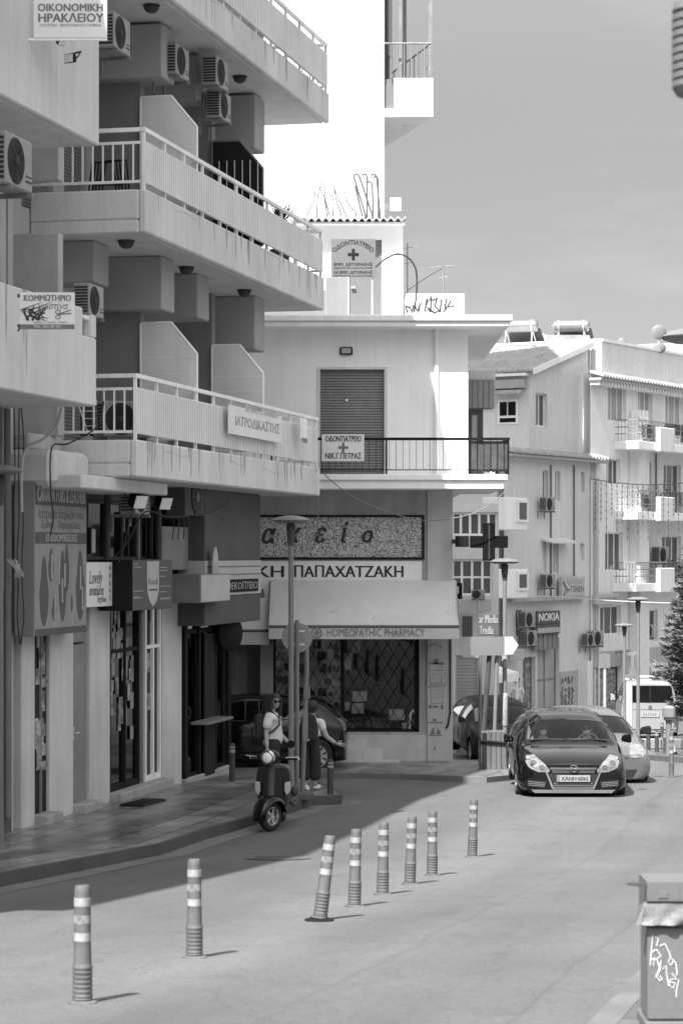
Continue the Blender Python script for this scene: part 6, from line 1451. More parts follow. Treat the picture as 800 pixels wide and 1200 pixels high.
# ================================================================== cars
def loft(st, mirror_cap=True):
    """st: list of (y, [(x,z) x 8], tag) from nose to tail -> verts, faces, material ids (0 body, 1 windscreen, 2 rear window, 3/4 side windows)"""
    vs, fs, mi = [], [], []; n = 8
    for y, pr, *_ in st:
        for x, z in pr: vs.append((x, y, z))
        for x, z in pr[1:-1]: vs.append((-x, y, z))
    per = 2 * n - 2
    def idx(i, r, side):
        if side == 0 or r in (0, n - 1): return i * per + r
        return i * per + n + r - 1
    for i in range(len(st) - 1):
        g = st[i][2] if len(st[i]) > 2 else ''
        for r in range(n - 1):
            for side in (0, 1):
                f = [idx(i, r, side), idx(i, r + 1, side), idx(i + 1, r + 1, side), idx(i + 1, r, side)]
                m = 0
                if r < 2 and 'W' in g: m = 1
                if r < 2 and 'R' in g: m = 2
                if r == 2 and 'S' in g: m = 3 + side
                fs.append(f if side == 0 else f[::-1]); mi.append(m)
    for i, dy in ((0, -.045), (len(st) - 1, .035)):
        y = st[i][0]; c = []
        for r in range(n): x, z = st[i][1][r]; vs.append((0, y + dy, z)); c.append(len(vs) - 1)
        fs.append([idx(i, 0, 0), idx(i, 1, 0), c[1]]); mi.append(0); fs.append([idx(i, 0, 1), c[1], idx(i, 1, 1)]); mi.append(0)
        for r in range(1, n - 2):
            fs.append([idx(i, r, 0), idx(i, r + 1, 0), c[r + 1], c[r]]); mi.append(0); fs.append([idx(i, r, 1), c[r], c[r + 1], idx(i, r + 1, 1)]); mi.append(0)
        r = n - 2; fs.append([idx(i, r, 0), idx(i, r + 1, 0), c[r]]); mi.append(0); fs.append([idx(i, r, 1), c[r], idx(i, r + 1, 1)]); mi.append(0)
    return vs, fs, mi
def prof(zt, xe, ze, xb, zb, xm, zm, xl, zl, xs, zs):
    return [(0, zt), (xe * .62, zt - (zt - ze) * .35), (xe, ze), (xb, zb), (xm, zm), (xl, zl), (xs, zs), (0, zs)]
HATCH = [
 (-2.06, prof(.70, .58, .69, .66, .64, .74, .50, .74, .34, .68, .20)),
 (-1.90, prof(.77, .66, .76, .79, .71, .842, .52, .845, .33, .80, .17)),
 (-1.55, prof(.855, .68, .845, .845, .79, .872, .56, .872, .33, .85, .16)),
 (-1.10, prof(.915, .69, .89, .86, .88, .876, .60, .876, .34, .855, .16)),
 (-.97, prof(.94, .73, .905, .862, .89, .876, .60, .876, .34, .855, .16), 'W'),
 (-.24, prof(1.365, .60, 1.315, .864, .915, .876, .60, .876, .34, .855, .16), 'S'),
 (.28, prof(1.40, .60, 1.35, .866, .93, .876, .60, .876, .34, .855, .16), ''),
 (.38, prof(1.39, .60, 1.35, .866, .935, .876, .60, .876, .34, .855, .16), 'S'),
 (1.05, prof(1.375, .585, 1.335, .864, .96, .876, .61, .876, .34, .855, .16), 'S'),
 (1.52, prof(1.35, .57, 1.305, .85, .99, .87, .62, .87, .34, .85, .17), ''),
 (1.78, prof(1.31, .555, 1.27, .83, 1.0, .86, .64, .86, .34, .84, .18), 'R'),
 (2.06, prof(1.01, .62, .995, .79, .96, .835, .66, .835, .34, .80, .20)),
 (2.18, prof(.89, .62, .88, .74, .84, .79, .62, .79, .34, .76, .22))]
VAN = [
 (-2.35, prof(.80, .62, .79, .76, .70, .84, .5, .84, .34, .78, .22)),
 (-2.15, prof(1.02, .70, 1.0, .88, .9, .93, .55, .93, .34, .88, .2)),
 (-1.75, prof(1.18, .76, 1.15, .92, 1.08, .95, .6, .95, .34, .92, .2), 'W'),
 (-1.0, prof(1.88, .72, 1.82, .945, 1.12, .95, .6, .95, .34, .92, .2), 'S'),
 (-.2, prof(1.95, .76, 1.90, .945, 1.14, .95, .6, .95, .34, .92, .2), ''),
 (-.1, prof(1.95, .76, 1.90, .945, 1.14, .95, .6, .95, .34, .92, .2), 'S'),
 (1.0, prof(1.95, .77, 1.90, .945, 1.15, .95, .6, .95, .34, .92, .2), 'S'),
 (2.1, prof(1.94, .77, 1.89, .94, 1.15, .95, .6, .95, .34, .92, .2), ''),
 (2.30, prof(1.92, .76, 1.87, .92, 1.16, .94, .6, .94, .34, .90, .24)),
 (2.38, prof(1.86, .72, 1.82, .88, 1.16, .92, .6, .92, .36, .88, .28))]
def patch(bv, poly, ax, off, th=0.012, cuts=.06, org=6):
    """a panel that hugs the body: poly in (x,z) seen along +-y, or (y,z) seen along +-x, or (x,y) from above"""
    b = bmesh.new(); b.faces.new([b.verts.new((p[0], p[1], 0)) for p in poly])
    x0, x1 = min(p[0] for p in poly), max(p[0] for p in poly); y0, y1 = min(p[1] for p in poly), max(p[1] for p in poly)
    for lo, hi, no in ((x0, x1, (1, 0, 0)), (y0, y1, (0, 1, 0))):
        k = max(1, int((hi - lo) / cuts))
        for i in range(1, k): q = lo + (hi - lo) * i / k; bmesh.ops.bisect_plane(b, geom=b.verts[:] + b.edges[:] + b.faces[:], plane_co=(q * no[0], q * no[1], 0), plane_no=no, dist=1e-5)
    out = MB(); bad = False; vs = []
    for v in b.verts:
        p, q = v.co.x, v.co.y
        if ax == 'front': o, d = Vector((p, -org, q)), Vector((0, 1, 0))
        elif ax == 'rear': o, d = Vector((p, org, q)), Vector((0, -1, 0))
        elif ax == 'right': o, d = Vector((org, p, q)), Vector((-1, 0, 0))
        elif ax == 'left': o, d = Vector((-org, p, q)), Vector((1, 0, 0))
        else: o, d = Vector((p, q, org)), Vector((0, 0, -1))
        h = bv.ray_cast(o, d)
        vs.append((h[0] - d * off) if h[0] is not None else None)
    b.verts.index_update(); fs = []
    for f in b.faces:
        ix = [v.index for v in f.verts]
        if all(vs[i] is not None for i in ix): fs.append(ix)
    remap = {}; vv = []
    for f in fs:
        for i in f:
            if i not in remap: remap[i] = len(vv); vv.append(vs[i])
    out.add(vv, [tuple(remap[i] for i in f) for f in fs]); b.free(); return out
def wheel_parts(par, p, r, w_, spokes, inner=False):
    sgn = 1 if p[0] > 0 else -1
    x0 = p[0] - sgn * w_ / 2; o_ = lambda x: (x - p[0])
    wh = MB().lathe([(r * .66, -w_ / 2), (r * .93, -w_ / 2), (r, -w_ * .3), (r, w_ * .3), (r * .93, w_ / 2), (r * .66, w_ / 2), (r * .62, 0), (r * .66, -w_ / 2)], 36, p, 'x', False).build('wheel', 'tyre', par, smooth=50)
    q = MB(); xo = p[0] + sgn * w_ * .46
    q.lathe([(r * .60, xo - .03 * sgn), (r * .67, xo - .01 * sgn), (r * .67, xo), (r * .61, xo), (r * .60, xo - .03 * sgn)], 36, (0, p[1], p[2]), 'x', False)
    q.lathe([(.001, xo - .012 * sgn), (r * .14, xo - .012 * sgn), (r * .14, xo - .045 * sgn), (.001, xo - .045 * sgn)], 18, (0, p[1], p[2]), 'x')
    for i in range(spokes):
        a = 2 * math.pi * i / spokes; u = Vector((0, math.cos(a), math.sin(a))); t = Vector((0, -math.sin(a), math.cos(a))); c = Vector((xo - .02 * sgn, p[1], p[2])); wdt = r * .9 * math.pi / spokes * .42; e = Vector((.02 * sgn, 0, 0))
        q.hexa([c + u * r * .1 - t * wdt * .6, c + u * r * .1 + t * wdt * .6, c + u * r * .64 + t * wdt, c + u * r * .64 - t * wdt, c + u * r * .1 - t * wdt * .6 + e * .3, c + u * r * .1 + t * wdt * .6 + e * .3, c + u * r * .64 + t * wdt + e, c + u * r * .64 - t * wdt + e])
    q.build('rim', 'rim', wh)
    MB().lathe([(.001, xo - .075 * sgn), (r * .64, xo - .075 * sgn), (r * .64, xo - .08 * sgn), (.001, xo - .08 * sgn)], 24, (0, p[1], p[2]), 'x').build('brake_disc', 'dark_metal', wh)
def car(name, label, st, paint, loc, rz, axles, wr=.31, spokes=10, scale=(1, 1, 1), arch=.36, glassm='car_glass', levels=2):
    o = thing(name, label, 'van' if st is VAN else 'car', loc, rz); o.scale = scale
    vs, fs, mi = loft(st); me = bpy.data.meshes.new('c'); me.from_pydata(vs, [], fs)
    for p, m_ in zip(me.polygons, mi): p.material_index = m_
    for _ in range(5): me.materials.append(M[paint])
    t = bpy.data.objects.new('c', me); COL.objects.link(t); sd = t.modifiers.new('s', 'SUBSURF'); sd.levels = levels; sd.render_levels = levels
    dg = bpy.context.evaluated_depsgraph_get(); em = bpy.data.meshes.new_from_object(t.evaluated_get(dg)); bpy.data.objects.remove(t)
    b = bmesh.new(); b.from_mesh(em); bmesh.ops.recalc_face_normals(b, faces=b.faces); b.faces.ensure_lookup_table()
    bv = BVHTree.FromBMesh(b)
    # finer mesh round the wheels, then cut clean arches
    for ay in axles:
        ez = wr
        near = [e for e in b.edges if all((Vector((v.co.y, v.co.z)) - Vector((ay, ez))).length < arch * 1.7 and abs(v.co.x) > .45 for v in e.verts)]
        bmesh.ops.subdivide_edges(b, edges=near, cuts=2, use_grid_fill=True)
        dl = [f for f in b.faces if (Vector((f.calc_center_median().y, f.calc_center_median().z)) - Vector((ay, ez))).length < arch and abs(f.calc_center_median().x) > .45]
        bmesh.ops.delete(b, geom=dl, context='FACES')
        for v in b.verts:
            if v.is_boundary and abs(v.co.x) > .4:
                d = Vector((v.co.y - ay, v.co.z - ez))
                if 0 < d.length < arch * 1.35: d = d.normalized() * arch; v.co.y, v.co.z = ay + d.x, ez + d.y
    out = {}
    for k, nm in ((0, 'body'), (1, 'windscreen'), (2, 'rear_window'), (3, 'side_window'), (4, 'side_window')):
        c = b.copy(); bmesh.ops.delete(c, geom=[f for f in c.faces if f.material_index != k], context='FACES')
        if not c.faces: c.free(); continue
        bmesh.ops.delete(c, geom=[v for v in c.verts if not v.link_faces], context='VERTS')
        for f in c.faces: f.smooth = True; f.material_index = 0
        m2 = bpy.data.meshes.new(nm); c.to_mesh(m2)
        m2.materials.append(M[paint if k == 0 else glassm]); ob = link(nm, m2, o); out[k] = ob
        if k:      # rubber seal along the glass edge
            q = MB()
            for e in c.edges:
                if e.is_boundary and abs(e.verts[0].co.x) + abs(e.verts[1].co.x) > 1e-3: q.tube([e.verts[0].co, e.verts[1].co], .012, 5, False)
            q.build('seal', 'trim_black', ob)
        c.free()
    b.free()
    W = max(x for _, pr, *_ in st for x, z in pr)
    lin = MB()
    for ay in axles:
        for sg in (1, -1):
            wheel_parts(o, (sg * (W - .115), ay, wr), wr, .205, spokes)
            for i in range(14):
                a0, a1 = math.pi * (i / 14 * 1.25 - .125), math.pi * ((i + 1) / 14 * 1.25 - .125); f_ = lambda a, x: (x, ay + arch * 1.01 * math.cos(a), wr + arch * 1.01 * math.sin(a))
                lin.add([f_(a0, sg * (W - .02)), f_(a1, sg * (W - .02)), f_(a1, sg * .5), f_(a0, sg * .5)], [(0, 1, 2, 3)])
            lin.lathe([(.001, sg * .5), (arch * 1.02, sg * .5), (arch * 1.02, sg * .495), (.001, sg * .495)], 20, (0, ay, wr), 'x')
    lin.build('wheel_arch', 'trim_black', o)
    return o, bv, out
def mirrors(o, y, z, x0, x1, m, h=.15):
    for sg in (1, -1):
        c = MB().hexa([(sg * x0, y - .03, z - .02), (sg * x1, y - .10, z - .05), (sg * x1, y + .02, z - .05), (sg * x0, y + .05, z - .02), (sg * (x0 + .03), y - .03, z + h * .6), (sg * x1, y - .08, z + h * .8), (sg * x1, y + .03, z + h * .8), (sg * (x0 + .03), y + .05, z + h * .6)])
        c.build('wing_mirror', m, o, bevel=.025)
def seats(o, rows, w_=.36):
    q = MB()
    for y, z in rows:
        for sg in (1, -1):
            q.cbox((sg * w_, y, z), (.46, .5, .16)); q.hexa([(sg * w_ - .23, y + .2, z), (sg * w_ + .23, y + .2, z), (sg * w_ + .23, y + .32, z), (sg * w_ - .23, y + .32, z), (sg * w_ - .19, y + .38, z + .58), (sg * w_ + .19, y + .38, z + .58), (sg * w_ + .19, y + .46, z + .58), (sg * w_ - .19, y + .46, z + .58)])
            q.cbox((sg * w_, y + .44, z + .70), (.24, .09, .17))
    q.build('seat', 'seat', o, bevel=.04)
def interior(o, st, y0, y1):
    MB().box(-.78, .78, y0, y1, .26, .30).build('floor_pan', 'trim_black', o)
def sidelines(o, bv, ys, zs0=.32, zs1=.93, m='trim_black'):
    q = MB()
    for sd in ('left', 'right'):
        for y in ys:
            t = patch(bv, [(y - .006, zs0), (y + .006, zs0), (y + .006, zs1), (y - .006, zs1)], sd, .002); q.add(t.v, t.f)
        for y in ys[1:]:
            t = patch(bv, [(y - .22, .80), (y - .06, .80), (y - .06, .835), (y - .22, .835)], sd, .022); q.add(t.v, t.f)
    q.build('door_seam', m, o)
# ---- black hatchback driving towards the camera
p = onground(664, 934); YA = p.y + 2.0; xa = (665 - 400) / F * p.y
A, bv, _ = car('hatchback_car', 'black hatchback driving towards the camera with two people behind the windscreen', HATCH, 'paint_black', ((662 - 400) / F * (p.y + 1.9), p.y + 1.25 + .75, (zr(p.y + .8) + zr(p.y + 3.4)) / 2 + .0), R(-1.5), (-1.20, 1.40), .315, 7, (1.06, 1, .97)); A.rotation_euler[0] = R(1.6)
def mir(poly): return [(-a, c) for a, c in poly][::-1]
hl = [(.725, .79), (.60, .82), (.46, .715), (.365, .60), (.385, .555), (.55, .565), (.69, .63), (.735, .71)]
for pl in (hl, mir(hl)):
    h_ = patch(bv, pl, 'front', .008, cuts=.04).build('headlight', 'lens_clear', A, smooth=60); sg = 1 if pl is hl else -1
    q = MB()
    for a, c, r in ((.62, .70, .055), (.49, .645, .045)):
        t = patch(bv, [(sg * a + r * math.cos(k * .628), c + r * math.sin(k * .628)) for k in range(10)], 'front', .014, cuts=.03); q.add(t.v, t.f)
    q.build('reflector', 'chrome', h_)
t = MB()
for pl in ([(-.36, .645), (.36, .645), (.36, .61), (-.36, .61)],): u = patch(bv, pl, 'front', .022); t.add(u.v, u.f)
t.build('chrome_bar', 'chrome', A)
u = patch(bv, [(-.345, .607), (.345, .607), (.32, .545), (-.32, .545)], 'front', .008); gr_ = u.build('grille', 'trim_black', A)
q = MB()
for z in (.56, .582): u = patch(bv, [(-.33, z), (.33, z), (.33, z + .008), (-.33, z + .008)], 'front', .014); q.add(u.v, u.f)
for pl in ([(-.43, .555), (-.405, .555), (-.30, .285), (-.335, .285)], [(.405, .555), (.43, .555), (.335, .285), (.30, .285)], [(-.32, .285), (.32, .285), (.32, .268), (-.32, .268)]): u = patch(bv, pl, 'front', .014); q.add(u.v, u.f)
for k in range(3): u = patch(bv, [(-.30, .30 + k * .035), (.30, .30 + k * .035), (.31, .312 + k * .035), (-.31, .312 + k * .035)], 'front', .014); q.add(u.v, u.f)
q.build('trim', 'sign_grey', gr_)
u = patch(bv, [(-.39, .535), (.39, .535), (.31, .29), (-.31, .29)], 'front', .006); u.build('lower_grille', 'trim_black', A)
for sg in (1, -1):
    pl = [(.42, .40), (.71, .43), (.71, .325), (.45, .295)]; pl = pl if sg > 0 else mir(pl); u = patch(bv, pl, 'front', .006).build('fog_intake', 'trim_black', A)
    q = MB()
    for k in range(3):
        pl = [(.445, .315 + k * .028), (.70, .335 + k * .03), (.70, .345 + k * .03), (.44, .325 + k * .028)]; pl = pl if sg > 0 else mir(pl); v = patch(bv, pl, 'front', .012); q.add(v.v, v.f)
    q.build('slat', 'pole_grey', u)
u = patch(bv, [(-.66, .262), (.66, .262), (.60, .205), (-.60, .205)], 'front', .016); u.build('front_lip', 'pole_grey', A, smooth=60)
def fy(bv, x, z): return bv.ray_cast(Vector((x, -6, z)), Vector((0, 1, 0)))[0].y
y0 = fy(bv, 0, .46) - .028
pt = MB().box(-.26, .26, y0 - .008, y0, .405, .515).build('number_plate', 'plate', A); text('ΧΑΝΗ·6065', .07, 'ink', pt, .02, .425, y0 - .0095, wid=.42, bold=.006); MB().box(-.257, -.215, y0 - .0095, y0 - .0085, .41, .51).build('plate_band', 'ink_grey', pt)
y0 = fy(bv, 0, .628) - .035
q = MB().tube([(.062 * math.cos(k * .4189), y0, .628 + .055 * math.sin(k * .4189)) for k in range(16)], .010, 6, False); q.tube([(-.085, y0, .622), (-.01, y0, .636), (.01, y0, .620), (.085, y0, .634)], .009, 6); q.build('emblem', 'chrome', A)
mirrors(A, -.62, .96, .86, 1.03, 'paint_black'); seats(A, ((.05, .42), (.95, .45))); interior(A, HATCH, -1.0, 1.9); sidelines(A, bv, (-.72, .33, 1.15))
MB().hexa([(-.74, -.95, .80), (.74, -.95, .80), (.74, -.35, .80), (-.74, -.35, .80), (-.74, -.95, .93), (.74, -.95, .93), (.72, -.45, .96), (-.72, -.45, .96)]).build('dashboard', 'trim_black', A, bevel=.03)
MB().tube([(.36 + .17 * math.cos(k * .4), -.28 + .06 * math.sin(k * .4), .88 + .16 * math.sin(k * .4)) for k in range(17)], .016, 6).build('steering_wheel', 'trim_black', A)
MB().box(-.1, .1, -.26, -.22, 1.27, 1.33).build('rear_view_mirror', 'trim_black', A, bevel=.01)
q = MB()
for sg in (1, -1): q.tube([(sg * .05, -.92, .985), (sg * .35, -.87, 1.0), (sg * .62, -.9, .985)], .012, 6)
q.build('wiper', 'trim_black', A)
MB().tube([(0, .9, 1.44), (0, 1.25, 1.62)], .006).build('aerial', 'trim_black', A)
# ---- silver hatchback behind it
p = onground(728, 919); Bc, bv, _ = car('hatchback_car', 'silver hatchback following close behind the black hatchback', HATCH, 'paint_silver', ((694 - 400) / F * (p.y + 1.6), p.y + 2.25, (zr(p.y + 1) + zr(p.y + 3.6)) / 2), R(3.5), (-1.20, 1.40), .31, 9, (.98, 1, .92), glassm='dark_glass'); Bc.rotation_euler[0] = R(1.4)
for pl in ([(.70, .83), (.52, .86), (.40, .72), (.42, .63), (.58, .62), (.74, .70)],):
    for k in (pl, mir(pl)): patch(bv, k, 'front', .008, cuts=.04).build('headlight', 'lens_clear', Bc, smooth=60)
patch(bv, [(-.40, .70), (.40, .70), (.36, .62), (-.36, .62)], 'front', .008).build('grille', 'trim_black', Bc); patch(bv, [(-.55, .40), (.55, .40), (.45, .24), (-.45, .24)], 'front', .008).build('lower_grille', 'trim_black', Bc)
y0 = fy(bv, 0, .52) - .02; MB().box(-.26, .26, y0 - .008, y0, .46, .57).build('number_plate', 'plate', Bc)
mirrors(Bc, -.62, .98, .86, 1.07, 'black_metal', .17); seats(Bc, ((.05, .42), (.95, .45))); interior(Bc, HATCH, -1.0, 1.9); sidelines(Bc, bv, (-.72, .33, 1.15))
MB().hexa([(-.74, -.95, .80), (.74, -.95, .80), (.74, -.35, .80), (-.74, -.35, .80), (-.74, -.95, .93), (.74, -.95, .93), (.72, -.45, .96), (-.72, -.45, .96)]).build('dashboard', 'trim_black', Bc, bevel=.03)
# ---- dark saloon parked by the pharmacy corner
Yc = 55.5; Dc, bv, _ = car('parked_car', 'dark car parked nose out behind the wooden planter beside the pharmacy pillar', HATCH, 'paint_dark', ((583 - 400) / F * (Yc + 2), Yc + 2.1, (zr(Yc + .9) + zr(Yc + 3.4)) / 2), R(7), (-1.20, 1.40), .31, 9, (1.04, 1.0, .99), glassm='tinted_glass'); Dc.rotation_euler[0] = R(3)
for pl in ([(.73, .74), (.52, .77), (.40, .68), (.42, .60), (.58, .58), (.74, .64)],):
    for k in (pl, mir(pl)): patch(bv, k, 'front', .008, cuts=.04).build('headlight', 'lens_clear', Dc, smooth=60)
patch(bv, [(-.36, .70), (.36, .70), (.30, .56), (-.30, .56)], 'front', .008).build('grille', 'light_metal', Dc); patch(bv, [(-.5, .42), (.5, .42), (.45, .24), (-.45, .24)], 'front', .008).build('lower_grille', 'trim_black', Dc)
y0 = fy(bv, 0, .48) - .02; MB().box(-.26, .26, y0 - .008, y0, .43, .54).build('number_plate', 'plate', Dc)
mirrors(Dc, -.62, .97, .86, 1.03, 'paint_dark'); seats(Dc, ((.05, .42), (.95, .45))); interior(Dc, HATCH, -1.0, 1.9); sidelines(Dc, bv, (-.72, .33, 1.15))
# ---- black hatchback crossing behind the pedestrians, tail to the right
p = onground(330, 909); gy = zr(47.6); Hc, bv, _ = car('hatchback_car', 'black hatchback standing sideways in the side street behind the two pedestrians', HATCH, 'paint_black', ((403 - 400) / F * 47.4 - 2.13, 47.75, gy), R(-90), (-1.0, 1.60), .315, 10, (1, 1, 1.1), glassm='dark_glass')
for pl in ([(.52, .98), (.74, .98), (.78, .78), (.60, .74)],):
    for k in (pl, mir(pl)): patch(bv, k, 'rear', .008, cuts=.04).build('tail_light', 'lens_red', Hc, smooth=60)
mirrors(Hc, -.62, .97, .86, 1.03, 'paint_black'); seats(Hc, ((.05, .42), (.95, .45))); interior(Hc, HATCH, -1.0, 1.9); sidelines(Hc, bv, (-.72, .33, 1.15)); y0 = bv.ray_cast(Vector((0, 6, .62)), Vector((0, -1, 0)))[0].y; MB().box(-.26, .26, y0 + .01, y0 + .018, .56, .67).build('number_plate', 'plate', Hc)
# ---- white van seen from behind
Yv = 74.0; V, bv, _ = car('van', 'white passenger van seen from behind at the right edge', VAN, 'paint_white', ((763 - 400) / F * Yv, Yv + 1.5, zr(Yv) + .0), R(176), (-1.45, 1.5), .33, 6, (.92, 1, .95), .39)
rw = [(-.70, 1.78), (.70, 1.78), (.78, 1.24), (-.78, 1.24)]
r_ = patch(bv, rw, 'rear', .008).build('rear_window', 'pane', V, smooth=60); MB().box(-.012, .012, 2.40, 2.425, 1.24, 1.78).build('divider', 'trim_black', r_)
for sg in (1, -1):
    pl = [(.74, 1.12), (.87, 1.12), (.88, .72), (.76, .72)]; pl = pl if sg > 0 else mir(pl); patch(bv, pl, 'rear', .01, cuts=.05).build('tail_light', 'lens_clear', V, smooth=60)
y0 = bv.ray_cast(Vector((0, 6, .86)), Vector((0, -1, 0)))[0].y
pt = MB().box(-.30, .30, y0 + .01, y0 + .02, .78, .95).build('number_plate', 'plate', V); 
q = MB()
for i in range(6): q.box(-.2 + i * .075, -.155 + i * .075, y0 + .021, y0 + .024, .82, .91)
q.build('plate_characters', 'ink_grey', pt)
patch(bv, [(-.86, .56), (.86, .56), (.86, .40), (-.86, .40)], 'rear', .03).build('bumper', 'paint_white', V, smooth=60); patch(bv, [(-.8, 1.02), (.8, 1.02), (.8, 1.008), (-.8, 1.008)], 'rear', .004).build('door_seam', 'trim_black', V)
MB().lathe([(.001, y0 + .02), (.06, y0 + .02), (.05, y0 + .03), (.001, y0 + .03)], 20, (0, 0, 1.1), 'y').build('emblem', 'chrome', V); MB().box(-.25, .25, .8, 1.1, 1.96, 2.02).build('roof_light', 'white_paint', V, bevel=.02); mirrors(V, -1.4, 1.1, .95, 1.12, 'paint_white', .25); interior(V, VAN, -1.5, 2.2); seats(V, ((-.6, .6), (.4, .6)), .4)
# ================================================================== scooter
p = onground(321, 971); sc_s = 1.0
SC = thing('motor_scooter', 'black motor scooter parked nose out at the kerb below the two pedestrians', 'scooter', (p.x + .02, p.y + .25, zr(p.y)), R(-6)); SC.scale = (1.08, 1, 1.04)
def skinmesh(name, chains, m, par, lv=2, extra=None, T=None):
    """one continuous surface grown over chains of (point, radius); chains share points by equal coordinates"""
    vs, es, rad, key = [], [], [], {}
    for ch in chains:
        prev = None
        for pt in ch:
            c = tuple(round(q, 4) for q in pt[0]); r = pt[1]
            if c not in key: key[c] = len(vs); vs.append(c); rad.append(r if isinstance(r, (tuple, list)) else (r, r))
            i = key[c]
            if prev is not None and prev != i: es.append((prev, i))
            prev = i
    me = bpy.data.meshes.new(name); me.from_pydata(vs, es, []); o = bpy.data.objects.new('s', me); COL.objects.link(o)
    sk = o.modifiers.new('k', 'SKIN'); sk.use_smooth_shade = True; sk.branch_smoothing = .4
    for i, r in enumerate(rad): me.skin_vertices[0].data[i].radius = r; me.skin_vertices[0].data[i].use_root = (i == 0)
    sb = o.modifiers.new('b', 'SUBSURF'); sb.levels = lv; sb.render_levels = lv
    dg = bpy.context.evaluated_depsgraph_get(); em = bpy.data.meshes.new_from_object(o.evaluated_get(dg)); bpy.data.objects.remove(o)
    b = bmesh.new(); b.from_mesh(em)
    if extra:
        base = [b.verts.new(q) for q in extra.v]
        for f in extra.f:
            try: b.faces.new([base[i] for i in f])
            except ValueError: pass
        bmesh.ops.remove_doubles(b, verts=b.verts, dist=2e-5)
    bmesh.ops.recalc_face_normals(b, faces=b.faces)
    for f in b.faces: f.smooth = True; f.material_index = 0
    if T: b.transform(T)
    b.to_mesh(em); b.free(); em.name = name; em.materials.clear(); em.materials.append(M[m]); return link(name, em, par)
# front wheel turned a little, front at -y
def rotz(a): return Matrix.Rotation(a, 4, 'Z')
fw = Vector((0, -.62, .215)); T = Matrix.Translation(fw) @ rotz(R(-33))
wh = MB().lathe([(.13, -.05), (.185, -.05), (.205, -.035), (.215, 0), (.205, .035), (.185, .05), (.13, .05), (.12, 0), (.13, -.05)], 32, ax='x', cap=False); wh = wh.build('wheel', 'tyre', SC, smooth=50, T=T)
q = MB().lathe([(.12, -.045), (.14, -.045), (.14, .045), (.12, .045), (.12, -.045)], 28, ax='x', cap=False).lathe([(.001, -.05), (.04, -.05), (.04, .05), (.001, .05)], 16, ax='x')
for i in range(5):
    a = i * 1.2566; u = Vector((0, math.cos(a), math.sin(a))); t_ = Vector((0, -math.sin(a), math.cos(a)))
    for xs in (-.03, .03): c = Vector((xs, 0, 0)); e = Vector((.008 if xs > 0 else -.008, 0, 0)); q.hexa([c + u * .03 - t_ * .02, c + u * .03 + t_ * .02, c + u * .125 + t_ * .014, c + u * .125 - t_ * .014, c + u * .03 - t_ * .02 + e, c + u * .03 + t_ * .02 + e, c + u * .125 + t_ * .014 + e, c + u * .125 - t_ * .014 + e])
q.build('rim', 'rim', wh, T=T)
wh = MB().lathe([(.13, -.05), (.185, -.05), (.205, -.035), (.215, 0), (.205, .035), (.185, .05), (.13, .05), (.12, 0), (.13, -.05)], 32, (0, .66, .215), 'x', False).build('wheel', 'tyre', SC, smooth=50); MB().lathe([(.001, -.04), (.13, -.04), (.13, .04), (.001, .04)], 24, (0, .66, .215), 'x').build('rim', 'rim', wh)
q = MB()       # front mudguard: a swept dome over the wheel
def mg(u, v): a = R(-10) + R(185) * u; w_ = .135 * (1 - .30 * abs(2 * u - 1) ** 2); b_ = R(-90) + R(180) * v; r = .215 + .075 * math.cos(b_); return (w_ * math.sin(b_), -math.cos(a) * r if False else -r * math.cos(a), r * math.sin(a))
for i in range(16):
    for j in range(8): q.add([mg(i / 16, j / 8), mg((i + 1) / 16, j / 8), mg((i + 1) / 16, (j + 1) / 8), mg(i / 16, (j + 1) / 8)], [(0, 1, 2, 3)])
q.build('mudguard', 'paint_black', SC, smooth=80, T=T)
MB().tube([(.0, -.62 + .02, .42), (0, -.44, .9)], .045, 10).tube([(.07, -.62, .215), (.06, -.55, .45)], .02).build('fork', 'dark_metal', SC)
q = MB(); nu, nv = 16, 14       # legshield: a wide curved shell
def ls(u, v):
    tb = [(0, .13), (.12, .18), (.3, .215), (.55, .235), (.78, .23), (.90, .205), (.96, .16), (1, .06)]
    for (a, b), (c, d) in zip(tb, tb[1:]):
        if v <= c: wd = b + (d - b) * (v - a) / (c - a); break
    z = .24 + .68 * v; k = abs(2 * u - 1); x = (2 * u - 1) * wd; y = -.42 + .10 * (v - .3) - .05 * v * v + .13 * k ** 2.2 * wd / .21 - .06 * math.exp(-(k * 3.2) ** 2); return (x, y, z)
nv = 22
for i in range(nu):
    for j in range(nv): q.add([ls(i / nu, j / nv), ls((i + 1) / nu, j / nv), ls((i + 1) / nu, (j + 1) / nv), ls(i / nu, (j + 1) / nv)], [(0, 1, 2, 3)])
n_ = len(q.v); bk = [(x, y + .03, z) for x, y, z in q.v]; q.add(bk, [f[::-1] for f in q.f[:nu * nv]])
for j in range(nv):
    for u in (0, 1): a, c = ls(u, j / nv), ls(u, (j + 1) / nv); q.add([a, c, (c[0], c[1] + .03, c[2]), (a[0], a[1] + .03, a[2])], [(0, 1, 2, 3)])
for i in range(nu):
    for v in (0, 1): a, c = ls(i / nu, v), ls((i + 1) / nu, v); q.add([a, c, (c[0], c[1] + .03, c[2]), (a[0], a[1] + .03, a[2])], [(0, 1, 2, 3)])
q.build('leg_shield', 'paint_black', SC, smooth=80)
MB().prism([(-.035, .86), (.035, .86), (.045, .6), (.03, .44), (-.03, .44), (-.045, .6)], 'y', -.485, -.44).build('horn_cover', 'dark_metal', SC, bevel=.012)
for sg in (1, -1): MB().prism([(sg * .165, .66), (sg * .235, .67), (sg * .24, .55), (sg * .19, .47), (sg * .16, .54)][::sg], 'y', -.385, -.31).build('indicator', 'sign_cream', SC, bevel=.012)
TH = Matrix.Translation((0, -.44, 0)) @ rotz(R(-20)) @ Matrix.Translation((0, .44, 0))
